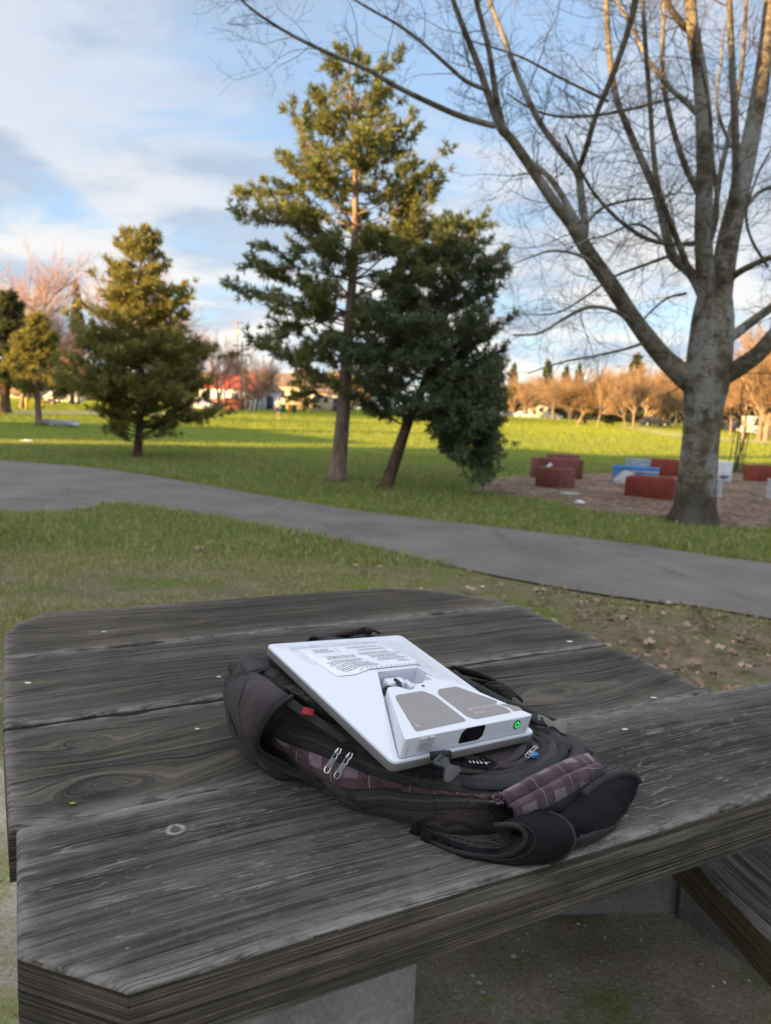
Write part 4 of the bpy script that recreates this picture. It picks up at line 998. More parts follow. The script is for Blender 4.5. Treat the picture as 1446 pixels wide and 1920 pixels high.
patch('zipper_tape', 4.1, 8.3, 2.0, 3.0, .0024, m_tapez, 140, 12)
# piping along the seams
def piping(pts, r, name='piping', mat=m_bk, sides=7, par=bag, n=None):
    mb = MB(); P_ = catmull(pts, n or max(24, len(pts)*4)); mb.tube(P_, r, sides); return mb.build(name, mat, par, True)
for rr, ca, cb in ((5.0, 2.0, 11.2), (4.0, 2.0, 11.2), (3.0, 3.9, 8.3), (2.0, 4.1, 8.3)):
    piping([SF(ca+(cb-ca)*t/40, rr, .0012) for t in range(41)], .0009)
piping([SF(2.02, 3.0+2.0*t/12, .0022) for t in range(13)], .0013)
# zip teeth: two rows of little coils
def teeth(c0, c1, r, name, n):
    mb = MB(); path = [SF(c0+(c1-c0)*t/60, r, .0032) for t in range(61)]; Pp = catmull(path, n); T = np.gradient(Pp, axis=0); T /= np.linalg.norm(T, axis=1)[:, None]
    upv = np.array([SF(c0+(c1-c0)*t/60, r, .01)-SF(c0+(c1-c0)*t/60, r, 0) for t in range(61)]); upv = catmull(upv, n); upv /= np.linalg.norm(upv, axis=1)[:, None]
    sd = np.cross(T, upv)
    for i in range(n):
        s_ = 1 if i % 2 else -1; mb.tube([Pp[i]-sd[i]*s_*.0002, Pp[i]+sd[i]*s_*.0019+upv[i]*.0003, Pp[i]+sd[i]*s_*.0022-upv[i]*.0010], .00042, 4, caps=False)
    mb.build(name, plain('bronze_teeth', (.085, .075, .055), .45, .5, .2, 200), bag, True)
teeth(3.95, 10.6, 4.5, 'zipper_teeth', 330); teeth(4.3, 8.3, 2.5, 'zipper_teeth', 220)
piping([SF(2.25+1.7*t/20, 4.5, .0026) for t in range(21)], .0009, 'zipper_teeth', plain('bronze_teeth_dim', (.06, .055, .04), .6, .3, .2, 300))

def sheet_patch(name, rows, mat, thick=.004, nu=60, nv=40, wr=.0, uvs=None, par=bag, hmin=.0006, side=1):
    A = np.array([[H(*q) if len(q) == 3 else q for q in r] for r in rows])
    T_ = np.stack([catmull(A[i], nv) for i in range(len(A))], 0); G = np.stack([catmull(T_[:, j], nu) for j in range(nv)], 1)
    n = normals(G, False)
    if wr:
        for i in range(nu):
            for j in range(nv):
                p = G[i, j]; G[i, j] = p+n[i, j]*(wr*noise.noise(Vector(p*32))+wr*.4*noise.noise(Vector(p*80)))
    G[..., 2] = np.maximum(G[..., 2], TZ+hmin)
    o = grid_obj(name, G, mat, par, True)
    if uvs:
        UVg = np.zeros((nu, nv, 2)); 
        du = np.linalg.norm(np.diff(G, axis=0), axis=2); dv = np.linalg.norm(np.diff(G, axis=1), axis=2)
        UVg[1:, :, 0] = np.cumsum(du, 0); UVg[:, 1:, 1] = np.cumsum(dv, 1)
        I_ = np.arange(nu*nv).reshape(nu, nv); q_ = np.stack([I_[:-1, :-1], I_[1:, :-1], I_[1:, 1:], I_[:-1, 1:]], -1).reshape(-1, 4)
        ul = o.data.uv_layers.new(name='UVMap'); ul.data.foreach_set('uv', UVg.reshape(-1, 2)[q_.ravel()].astype(np.float32).ravel())
    if thick:
        md = o.modifiers.new('solid', 'SOLIDIFY'); md.thickness = thick; md.offset = -side
    return o, G
# left shoulder flap that bulges over the end of the bag
fl = [[(445,1262,.128),(470,1262,.136),(500,1272,.140),(530,1297,.132),(548,1305,.122)],
      [(426,1290,.098),(448,1290,.126),(480,1302,.136),(507,1316,.130),(520,1324,.122)],
      [(422,1322,.072),(440,1326,.100),(465,1337,.116),(487,1347,.114),(496,1353,.108)],
      [(432,1352,.048),(446,1362,.076),(460,1372,.092),(475,1381,.090),(482,1385,.086)],
      [(446,1380,.028),(460,1392,.050),(471,1401,.062),(482,1407,.062),(489,1409,.058)],
      [(470,1412,.010),(484,1420,.026),(498,1424,.036),(511,1426,.037),(524,1427,.034)],
      [(488,1440,.0),(505,1447,.008),(525,1449,.016),(543,1448,.017),(556,1444,.019)],
      [(540,1456,.0),(560,1459,.003),(590,1463,.008),(600,1462,.011),(610,1461,.013)]]
o, Gf = sheet_patch('shoulder_flap', fl, m_cl, .006, 90, 50, .0022)
piping(Gf[:, -1][::6], .0032, 'binding', m_bk)
piping(np.array([Gf[i, int(12+8*math.sin(i/89*3.1))]+np.array([0, 0, .0012]) for i in range(6, 84, 6)]), .0010, 'stitched_seam', m_bk)
piping(Gf[30:88:6, 3]+np.array([-.0006, -.001, .001]), .0010, 'stitched_seam', m_bk)
sheet_patch('loop_pad', [[(500,1446,.004),(495,1458-14,.001),(510,1456,.0)], [(520,1440,.014),(522,1452,.010),(530,1462,.0)], [(550,1441,.013),(550,1452,.009),(556,1462,.0)], [(575,1452,.004),(575,1458,.003),(582,1462,.0)]], m_bk, .003, 40, 24, .0008)
# folded top corner at the upper left
sheet_patch('corner_fold', [[(434,1262,.110),(428,1250,.120),(440,1238,.134),(470,1226,.140),(500,1222,.136)], [(440,1272,.118),(445,1262,.128),(460,1256,.136),(480,1250,.140),(505,1238,.134)], [(455,1276,.120),(463,1270,.128),(470,1266,.133),(490,1258,.134),(510,1250,.130)]], m_cl, .004, 40, 50, .0030)
piping([H(436,1262,.121), H(441,1250,.130), H(450,1242,.1345), H(460,1260,.137), H(468,1268,.134)], .0011, 'stitched_seam', m_bk)
# ribbon edging beside the mesh
sheet_patch('edge_ribbon', [[(466,1268,.1345),(475,1256,.1375)], [(506,1297,.1270),(517,1283,.1300)], [(548,1330,.1120),(560,1318,.1160)], [(598,1364,.0970),(612,1355,.1010)], [(642,1393,.0850),(658,1389,.0880)]], m_bk, .002, 60, 8, .0006)
# red fabric tag
mb = MB(); a, c = H(567, 1332, .116), H(588, 1337, .1125); upn = np.array([-.05, -.25, .012]); upn = upn/np.linalg.norm(upn)*.0075
mb.ribbon([a, (a+c)/2+np.array([0, 0, .0006]), c], upn*.8+np.array([0, 0, -.002]), np.array([0, .0003, .0006])); mb.build('red_tag', plain('red_tag_cloth', (.22, .010, .018), .7, .3, .15, 400), bag)
# plaid trim rolled over the lower right end
pt = [[(925,1497,.046),(1000,1462,.052),(1060,1434,.050),(1098,1418,.044)],
      [(930,1490,.058),(1000,1452,.062),(1060,1424,.060),(1102,1411,.050)],
      [(942,1491,.062),(1005,1458,.066),(1064,1430,.062),(1108,1416,.050)],
      [(950,1502,.055),(1012,1469,.059),(1070,1441,.056),(1114,1424,.046)],
      [(953,1508,.049),(1016,1475,.053),(1074,1447,.051),(1118,1429,.042)],
      [(957,1509,.053),(1020,1477,.057),(1080,1448,.054),(1124,1431,.042)],
      [(966,1520,.047),(1026,1489,.050),(1086,1459,.046),(1130,1438,.036)],
      [(970,1536,.034),(1030,1506,.036),(1088,1475,.033),(1131,1449,.024)],
      [(974,1543,.025),(1034,1514,.026),(1090,1484,.023),(1130,1456,.016)]]
o, Gp = sheet_patch('plaid_trim', pt, m_pl, .004, 70, 90, .0008, uvs=True)
sheet_patch('lower_end_panel', [[(966,1536,.032),(1030,1506,.034),(1088,1477,.031),(1134,1448,.023)], [(968,1552,.018),(1034,1524,.021),(1095,1496,.018),(1134,1462,.014)], [(940,1566,.002),(1034,1546,.002),(1100,1512,.002),(1140,1472,.002)]], m_bk, .003, 30, 60, .0018)
mb = MB(); g = random.Random(4)
for i in range(46):                          # frayed corner of the trim
    p = H(931+g.uniform(-6, 14), 1496+g.uniform(-6, 12), .055+g.uniform(-.006, .004)); d = np.array([g.uniform(-1, .4), g.uniform(-1, .2), g.uniform(-.2, 1)])*.006
    mb.tube([p, p+d*.6+np.array([0, 0, .001]), p+d], [.0009, .0008, .0004], 4)
mb.build('frayed_threads', plain('mauve_thread', (.14, .095, .115), .9, .1, .3, 300), bag, True)
# front pocket: curved piping, folds and its own zip at the right end
def arc(pts, r, name='pocket_fold', mat=m_cl, sq=1.0):
    # a soft, flattish fold of cloth: wide, low and uneven
    C_ = catmull([H(q[0], q[1], q[2]-.0030) for q in pts], 90); T = np.gradient(C_, axis=0); T /= np.linalg.norm(T, axis=1)[:, None]
    W_ = np.cross(T, [0, 0, 1.]); W_ /= np.linalg.norm(W_, axis=1)[:, None]; n_ = 16; G_ = np.zeros((90, n_, 3))
    for i in range(90):
        e = min(1, i/9, (89-i)/9)**.5; q = noise.noise(Vector(C_[i]*45)); s2_ = noise.noise(Vector(C_[i]*28+np.array([5, 0, 0])))
        for j in range(n_):
            a = math.pi*(-.12+1.24*j/(n_-1)); G_[i, j] = C_[i]+W_[i]*(math.cos(a)*r*1.65*(1+.35*q)+s2_*.0035)*(.4+.6*e)+np.array([0, 0, 1.])*math.sin(a)*r*.82*(1+.55*s2_)*e
    return grid_obj(name, G_, mat, bag, True)
arc([(862,1466,.056),(905,1474,.056),(955,1468,.056),(1005,1448,.056),(1042,1424,.054),(1058,1402,.050),(1052,1385,.046),(1040,1378,.044)], .0062, mat=m_bk)
arc([(880,1458,.058),(930,1460,.058),(975,1450,.058),(1012,1432,.058),(1033,1410,.056),(1032,1392,.052),(1018,1378,.050)], .0050)
arc([(895,1450,.060),(935,1452,.060),(972,1443,.060),(1003,1427,.060),(1020,1408,.058),(1017,1392,.056),(1002,1380,.054)], .0042, mat=m_bk)
arc([(930,1440,.060),(962,1434,.061),(990,1420,.061),(1004,1404,.060),(1000,1390,.058)], .0030)
arc([(1062,1386,.044),(1078,1400,.044),(1082,1416,.042),(1070,1430,.042),(1045,1442,.044)], .0060)
arc([(1078,1392,.038),(1096,1404,.038),(1104,1415,.036)], .0062)
arc([(1030,1372,.050),(1045,1384,.052),(1052,1400,.050)], .0055)
arc([(1008,1372,.056),(1020,1382,.057),(1028,1396,.056)], .0035, mat=m_bk)
arc([(840,1440,.062),(875,1446,.062),(905,1444,.062),(940,1432,.062),(975,1412,.062),(985,1395,.060)], .0035)
# pocket zip pull, blue card edge
m_met, nt, b = new_mat('worn_metal', .28, .6); b.inputs['Metallic'].default_value = 1.0; b.inputs['Base Color'].default_value = (.34, .34, .35, 1); bump_(nt, b, noise_(nt, objvec(nt), 500, 3, .6), .4, .0006)
m_chr, nt, b = new_mat('bright_metal', .18, .6); b.inputs['Metallic'].default_value = 1.0; b.inputs['Base Color'].default_value = (.62, .60, .56, 1)
m_gun, nt, b = new_mat('gunmetal', .35, .6); b.inputs['Metallic'].default_value = .9; b.inputs['Base Color'].default_value = (.085, .09, .10, 1)
def frame(a, bpt, w_, lift):                 # local frame along a->b, on the bag's surface
    d = bpt-a; L = np.linalg.norm(d); d = d/L; n = np.array([0, -.25, 1.]); n -= d*(n@d); n /= np.linalg.norm(n); s_ = np.cross(n, d); return a, d, s_, n, L
def zip_pull(a, b_, name, m_body, m_ring, sc=1.0):
    a, d, s_, n, L = frame(a, b_, 0, 0); M_ = lambda x, y, z: a+d*x*sc+s_*y*sc+n*z*sc
    r = MB()
    def slab(x0, x1, y0, y1, z0, z1, mi): 
        pts = roundpoly([(x0, -y0), (x1, -y1), (x1, y1), (x0, y0)], .0012, 3); k_ = len(pts)
        r.add([M_(x, y, z0) for x, y in pts]+[M_(x, y, z1) for x, y in pts], [tuple(range(k_))[::-1], tuple(range(k_, 2*k_))]+[(i, (i+1) % k_, k_+(i+1) % k_, k_+i) for i in range(k_)], mi)
    slab(.0095, .0235, .0036, .0044, .0012, .0030, 0); slab(.0105, .0215, .0024, .0030, .0030, .0036, 1)
    slab(.0130, .0190, .0013, .0016, .0036, .0040, 0)
    r.tube([M_(.0105, -.0030, .0022), M_(.0040, -.0024, .0034), M_(.0022, 0, .0042), M_(.0040, .0024, .0034), M_(.0105, .0030, .0022)], .0008*sc, 6, 2)
    r.tube([M_(.0225, -.0036, .0022), M_(.0285, -.0035, .0020), M_(.0308, -.0014, .0016), M_(.0308, .0014, .0016), M_(.0285, .0035, .0020), M_(.0225, .0036, .0022)], .0009*sc, 6, 3)
    # slider on the teeth
    sl = roundpoly([(-.0065, -.0034), (.0010, -.0046), (.0040, -.0030), (.0040, .0030), (.0010, .0046), (-.0065, .0034)], .0015, 3); k_ = len(sl)
    r.add([M_(x, y, -.0006) for x, y in sl]+[M_(x*.9, y*.85, .0024) for x, y in sl], [tuple(range(k_))[::-1], tuple(range(k_, 2*k_))]+[(i, (i+1) % k_, k_+(i+1) % k_, k_+i) for i in range(k_)], 2)
    r.tube([M_(-.0050, 0, .0022), M_(-.0030, 0, .0046), M_(.0010, 0, .0050), M_(.0026, 0, .0024)], .0013*sc, 6, 2)
    o = r.build(name, None, bag, False, [m_body, m_gun, m_met, m_ring]); recalc(o); return o
zip_pull(H(634, 1412, .074), H(612, 1449, .058), 'zipper_pull', m_gun, m_chr, .98)
zip_pull(H(655, 1421, .070), H(633, 1456, .054), 'zipper_pull', m_gun, m_met, 1.0)
zip_pull(H(1003, 1404, .069), H(984, 1425, .064), 'zipper_pull', m_met, m_met, .8)
mb = MB(); p = H(1001, 1416, .066); mb.box(p, (.006, .0035, .0022), .6); o = mb.build('blue_card_edge', plain('blue_plastic', (.02, .14, .34), .35, .5, .1, 100), bag); bevel(o, .001)
# slanted metal bars of the emblem
mb = MB(); base = H(882, 1430, .0655); ex = H(916, 1434, .0650)-base; ex /= np.linalg.norm(ex); ey = np.cross(np.array([0, 0, 1.]), ex)
def bar(x0, y0, x1, y1, w_=.0011, z=.0015):
    a = base+ex*x0+ey*y0+np.array([0, 0, z]); c = base+ex*x1+ey*y1+np.array([0, 0, z]); d = (c-a)/np.linalg.norm(c-a); s_ = np.cross(np.array([0, 0, 1.]), d)
    mb.ribbon([a, c], s_*w_, np.array([0, 0, .0007]))
for i in range(4): bar(.0005+i*.0048, -.004+i*.0004, -.0075+i*.0048, .0145)
bar(.0205, -.003, .0140, .012); bar(.0165, .0005, .0245, .0035)
mb.build('emblem', m_met, bag)
mb = MB(); c = H(893, 1424, .0648); V = [H(880, 1437, .0648), H(918, 1441, .0643), H(934, 1431, .0643), H(905, 1416, .0650)]; mb.add(V, [(0, 1, 2, 3)]); mb.build('emblem_backing', m_neo, bag)
# side-release buckles
def buckle(a, b_, hw, name, mat, roll=0.0):
    a, d, s_, n, L = frame(a, b_, 0, 0)
    Rr = np.array(Matrix.Rotation(roll, 3, Vector(d))); s_ = Rr@s_; n = Rr@n
    M_ = lambda x, y, z: a+d*x*L+s_*y*hw+n*z
    def outl(z, k): 
        pts = [(.0, -.82), (.16, -.86), (.30, -.70), (.42, -.40), (.55, -.36), (.66, -.62), (.80, -.95), (.97, -.98), (1.0, -.70), (1.0, .70), (.97, .98), (.80, .95), (.66, .62), (.55, .36), (.42, .40), (.30, .70), (.16, .86), (.0, .82)]
        return [M_(x, y*k, z) for x, y in roundpoly(pts, .06, 3)]
    mb = MB(); T_ = .0060; lv = [outl(-T_*.5, .88), outl(-T_*.2, 1), outl(T_*.2, 1), outl(T_*.48, .90), outl(T_*.55, .70)]; k_ = len(lv[0])
    mb.add([p for l in lv for p in l], [(i*k_+j, i*k_+(j+1) % k_, (i+1)*k_+(j+1) % k_, (i+1)*k_+j) for i in range(4) for j in range(k_)]+[tuple(4*k_+j for j in range(k_)), tuple(range(k_))[::-1]])
    o = recalc(mb.build(name, mat, bag, True))
    # mouth openings: dark sockets at the wide end, strap bar at the other
    mb = MB()
    for sy in (-.52, .52): mb = MB(); mb.box((0, 0, 0), (1, 1, 1)); V = mb.V[-1]; mb.V[-1] = np.array([M_(.955+.052*v[0], sy+.28*v[1], .0019*v[2]) for v in V]); recalc(mb.build('buckle_socket', m_rub, o))
    mb = MB(); mb.box((0, 0, 0), (1, 1, 1)); V = mb.V[-1]; mb.V[-1] = np.array([M_(.12+.05*v[0], .52*v[1], .0008+.0034*v[2]) for v in V]); recalc(mb.build('strap_bar', m_rub, o))
    return o, M_
m_buck = plain('dark_plastic', (.045, .045, .046), .38, .5, .1, 200); m_buck2 = plain('taupe_plastic', (.105, .10, .09), .38, .5, .1, 200)
buckle(H(822, 1416, .1010), H(851, 1458, .0780), .0150, 'buckle', m_buck, .12)
o, _ = buckle(H(1008, 1353, .064), H(1062, 1364, .055), .0125, 'buckle', m_buck2, .55)
def strap(pts, hw, name='strap', mat=m_bk, nrm=(0, 0, 1), th=.0009, n=60, wv=None):
    C_ = catmull([H(*q) for q in pts], n); T = np.gradient(C_, axis=0); T /= np.linalg.norm(T, axis=1)[:, None]
    W_ = np.cross(T, np.array(nrm, float)); W_ /= np.linalg.norm(W_, axis=1)[:, None]; Nn = np.cross(W_, T)
    mb = MB(); mb.ribbon(C_, W_*hw, Nn*th); return mb.build(name, mat, bag)
piping([H(807,1417,.0995), H(825,1415,.1005), H(845,1414,.1000)], .0046, 'buckle_strap', m_bk, 12)
sheet_patch('buckle_strap', [[(808,1418,.0980),(845,1415,.0980)], [(812,1436,.0800),(846,1432,.0800)], [(818,1446,.0620),(850,1442,.0620)]], m_bk, .0015, 16, 10, .0004)
strap([(995,1336,.050),(1003,1342,.062),(1013,1350,.066),(1020,1358,.060)], .0115, 'buckle_strap', n=20)
# straps and loops trailing along the far right side
sheet_patch('side_strap', [[(835,1262,.030),(842,1256,.045),(850,1251,.058),(858,1250,.056)], [(870,1266,.028),(868,1258,.040),(876,1256,.046),(888,1262,.036)], [(905,1276,.020),(905,1268,.034),(912,1268,.036),(925,1276,.020)], [(925,1284,.010),(926,1277,.018),(930,1278,.018),(936,1283,.006)]], m_bk, .003, 40, 30, .0010)
sheet_patch('side_strap', [[(880,1285,.032),(876,1276,.044),(888,1271,.048),(902,1276,.036)], [(905,1292,.024),(903,1281,.038),(915,1277,.042),(930,1284,.026)], [(925,1298,.014),(925,1288,.028),(936,1286,.028),(945,1293,.010)]], m_bk, .003, 36, 26, .0010)
o, Gs = sheet_patch('mesh_loop', [[(912,1306,.014),(908,1290,.036),(918,1281,.046),(936,1281,.046),(952,1288,.032)], [(935,1316,.012),(932,1298,.034),(942,1288,.044),(957,1290,.038),(968,1302,.022)], [(958,1326,.010),(960,1312,.026),(966,1304,.030),(975,1308,.024),(982,1316,.010)]], m_mesh, .0035, 40, 40, .0008)
piping(Gs[0][::4], .0022, 'binding', m_bk); piping(Gs[:, -1][::4], .0020, 'binding', m_bk)
piping([H(840,1262,.052), H(862,1276,.058), H(895,1292,.060), H(935,1314,.056), H(975,1332,.054), H(1010,1346,.048), H(1040,1358,.044)], .0085, 'rolled_edge', m_bk, 12, n=60)
piping([H(852,1260,.058), H(872,1275,.063), H(905,1296,.060), H(950,1322,.058)], .0042, 'rolled_edge', m_cl, 10, n=50)
# cloth just showing behind the antenna
sheet_patch('rear_fold', [[(575,1204,.100),(585,1196,.112),(600,1200,.112)], [(640,1197,.110),(650,1187,.121),(662,1190,.118)], [(675,1190,.116),(685,1180,.127),(697,1184,.122)], [(695,1190,.104),(702,1184,.116),(712,1190,.106)]], m_cl, .004, 50, 24, .0016)
# padded shoulder strap folded out under the lower right end
so_, Gc = sheet_patch('shoulder_strap', [
  [(770,1545,.006),(800,1570,.002),(850,1594,.003),(905,1606,.006),(950,1602,.012),(981,1580,.030),(978,1556,.043),(948,1546,.046),(905,1552,.036)],
  [(775,1552,.004),(812,1578,.0),(862,1602,.0),(925,1617,.002),(985,1621,.006),(1020,1600,.022),(1026,1570,.038),(1000,1545,.047),(955,1535,.044)],
  [(790,1560,.002),(830,1588,.0),(885,1608,.0),(950,1620,.0),(1020,1621,.004),(1052,1602,.016),(1062,1574,.032),(1045,1545,.041),(990,1525,.040)],
  [(800,1560,.001),(850,1590,.0),(910,1606,.0),(970,1618,.0),(1035,1616,.003),(1068,1594,.012),(1078,1568,.024),(1062,1538,.033),(1010,1515,.034)]], m_neo, .0075, 60, 90, .0014)
piping(Gc[1, :][::6], .0030, 'binding', m_bk); piping(Gc[9, :][30::6]+np.array([0, 0, .0005]), .0010, 'stitched_seam', m_bk)
piping(Gc[-2, :][40::5], .0026, 'binding', m_bk)
s2_, Gd = sheet_patch('shoulder_strap', [
  [(1040,1530,.030),(1060,1520,.030),(1090,1492,.032),(1125,1468,.034),(1160,1452,.034),(1188,1453,.026),(1197,1466,.014)],
  [(1050,1545,.028),(1075,1532,.030),(1105,1510,.032),(1138,1488,.032),(1165,1474,.028),(1187,1472,.018),(1195,1478,.008)],
  [(1062,1562,.022),(1090,1548,.024),(1118,1534,.024),(1145,1516,.022),(1168,1500,.016),(1184,1490,.009),(1191,1490,.003)],
  [(1070,1574,.014),(1098,1563,.015),(1125,1556,.013),(1148,1546,.009),(1165,1530,.005),(1178,1514,.002),(1185,1502,.0)]], m_neo, .006, 60, 70, .0016)
piping(Gd[0, :][24::5], .0050, 'binding', m_bk, 10)
s3_, Ge = sheet_patch('strap_tab', [[(1072,1592,.002),(1078,1578,.014),(1092,1566,.018)], [(1095,1588,.002),(1102,1574,.012),(1112,1562,.016)], [(1128,1572,.001),(1132,1562,.008),(1138,1553,.011)], [(1148,1558,.0),(1153,1552,.004),(1158,1547,.005)]], m_bk, .003, 40, 20, .0008)
# mesh inside of the curled strap
sheet_patch('strap_lining', [[(765,1540,.010),(820,1560,.010),(880,1572,.012),(930,1568,.016),(955,1560,.030)], [(775,1550,.005),(830,1576,.004),(890,1592,.006),(945,1590,.010),(970,1574,.026)]], m_mesh, .002, 20, 50, .0006)
# ------------------------------------------------------------------ trees
def PX(px, py, Y, dy=0.0): return AT(px, py, Y+dy)
def bark(name, dark, light, sc=(9, 9, 2.2), bumpd=.02, lichen=None):
    m, nt, b = new_mat(name, .9, .15); v = objvec(nt)
    a = noise_(nt, mapping(nt, v, sc), 1.0, 7, .68); k = ramp(nt, a, [(.34, dark), (.60, light)])
    if lichen: k = mixc(nt, ramp(nt, noise_(nt, mapping(nt, v, (2.4, 2.4, .8)), 1.0, 6, .62), [(.50, 0), (.62, .8)]), k, lichen)
    k = mixc(nt, .4, k, ramp(nt, noise_(nt, v, 45, 4, .7), [(.3, .15), (.7, .85)]), 'OVERLAY')
    nt.links.new(k, b.inputs['Base Color']); bump_(nt, b, math_(nt, 'ADD', a, math_(nt, 'MULTIPLY', noise_(nt, v, 40, 4, .6), .3)), .9, bumpd); return m
m_maple, nt, b = new_mat('maple_bark', .9, .15); v = objvec(nt)
pa = noise_(nt, mapping(nt, v, (5, 5, 9)), 1.0, 7, .68); pb = noise_(nt, mapping(nt, v, (14, 14, 26)), 1.0, 5, .7); pc = noise_(nt, mapping(nt, v, (3.2, 3.2, 1.5), (4, 2, 1)), 1.0, 7, .66)
k = ramp(nt, pa, [(.38, (.062, .052, .036)), (.5, (.135, .115, .082)), (.62, (.205, .182, .145))])
k = mixc(nt, ramp(nt, pc, [(.50, 0), (.58, .85)]), k, (.26, .255, .24)); k = mixc(nt, ramp(nt, pb, [(.30, .75), (.46, 0)]), k, (.035, .028, .020))
sz = N(nt, 'ShaderNodeSeparateXYZ'); nt.links.new(v, sz.inputs[0]); hz_ = math_(nt, 'ADD', sz.outputs[2], math_(nt, 'MULTIPLY', math_(nt, 'SUBTRACT', noise_(nt, mapping(nt, v, (4, 4, 1.5)), 1.0, 4, .6), .5), 1.1))
k = mixc(nt, ramp(nt, hz_, [(.30, .85), (.62, 0)]), k, (.052, .042, .032))
nt.links.new(k, b.inputs['Base Color']); bump_(nt, b, math_(nt, 'ADD', pa, pb), .9, .02)
m_pineb = bark('pine_bark', (.105, .072, .056), (.27, .195, .16), (16, 16, 4), .035)
m_pinedk = bark('dark_pine_bark', (.050, .030, .022), (.120, .075, .055), (14, 14, 4), .035)
m_twig = plain('twig', (.075, .060, .050), .85, .2, .25, 6)
def needles(name, a, c):
    m, nt, b = new_mat(name, .65, .25)
    g = N(nt, 'ShaderNodeNewGeometry'); v = objvec(nt)
    k = mixc(nt, g.outputs['Random Per Island'], a, c)
    k = mixc(nt, ramp(nt, noise_(nt, v, 1.3, 4, .6), [(.4, 0), (.7, .55)]), k, tuple(q*1.5 for q in c))
    nt.links.new(k, b.inputs['Base Color'])
    return translucent(m, tuple(min(1, q*1.6) for q in c), .28)
m_needle = needles('pine_needles', (.068, .094, .032), (.150, .160, .048))
m_needd = needles('dark_pine_needles', (.050, .074, .038), (.105, .125, .060))
m_needs = needles('young_pine_needles', (.090, .105, .030), (.210, .190, .050))
m_ever = needles('fir_needles', (.035, .050, .022), (.085, .095, .035))

class Quads:                                # thin blades gathered into one mesh
    def __init__(s): s.a = []
    def tufts(s, C, Dr, ln, wd, k, g, spread=1.0, fwd_=.5):
        n = len(C); C = np.repeat(C, k, 0); Dr = np.repeat(Dr, k, 0)
        d = g.normal(size=C.shape); d /= np.linalg.norm(d, axis=1)[:, None]; d = d*spread+Dr*fwd_; d /= np.linalg.norm(d, axis=1)[:, None]
        L = ln*g.uniform(.55, 1.15, len(C))[:, None]; s_ = np.cross(d, g.normal(size=C.shape)); s_ /= np.linalg.norm(s_, axis=1)[:, None]+1e-9; s_ *= wd*g.uniform(.6, 1.3, len(C))[:, None]
        b0 = C+g.normal(size=C.shape)*ln*.10
        s.a.append(np.stack([b0-s_*.5, b0+s_*.5, b0+d*L*.65+s_, b0+d*L, b0+d*L*.65-s_], 1))
    def build(s, name, mat, parent):
        A = np.concatenate(s.a); n = len(A); V = A.reshape(-1, 3)
        return mesh_from(name, V, np.arange(n*5), np.arange(n)*5, np.full(n, 5), mat, parent)
def branch_curve(p, az, el, L, g, n=7, up_=.5, wob=.12):
    pts = [np.array(p)]; d = np.array([math.cos(az)*math.cos(el), math.sin(az)*math.cos(el), math.sin(el)])
    for i in range(n):
        d = d+np.array([g.gauss(0, wob), g.gauss(0, wob), g.gauss(0, wob)+up_/n]); d /= np.linalg.norm(d); pts.append(pts[-1]+d*L/n)
    return np.array(pts)
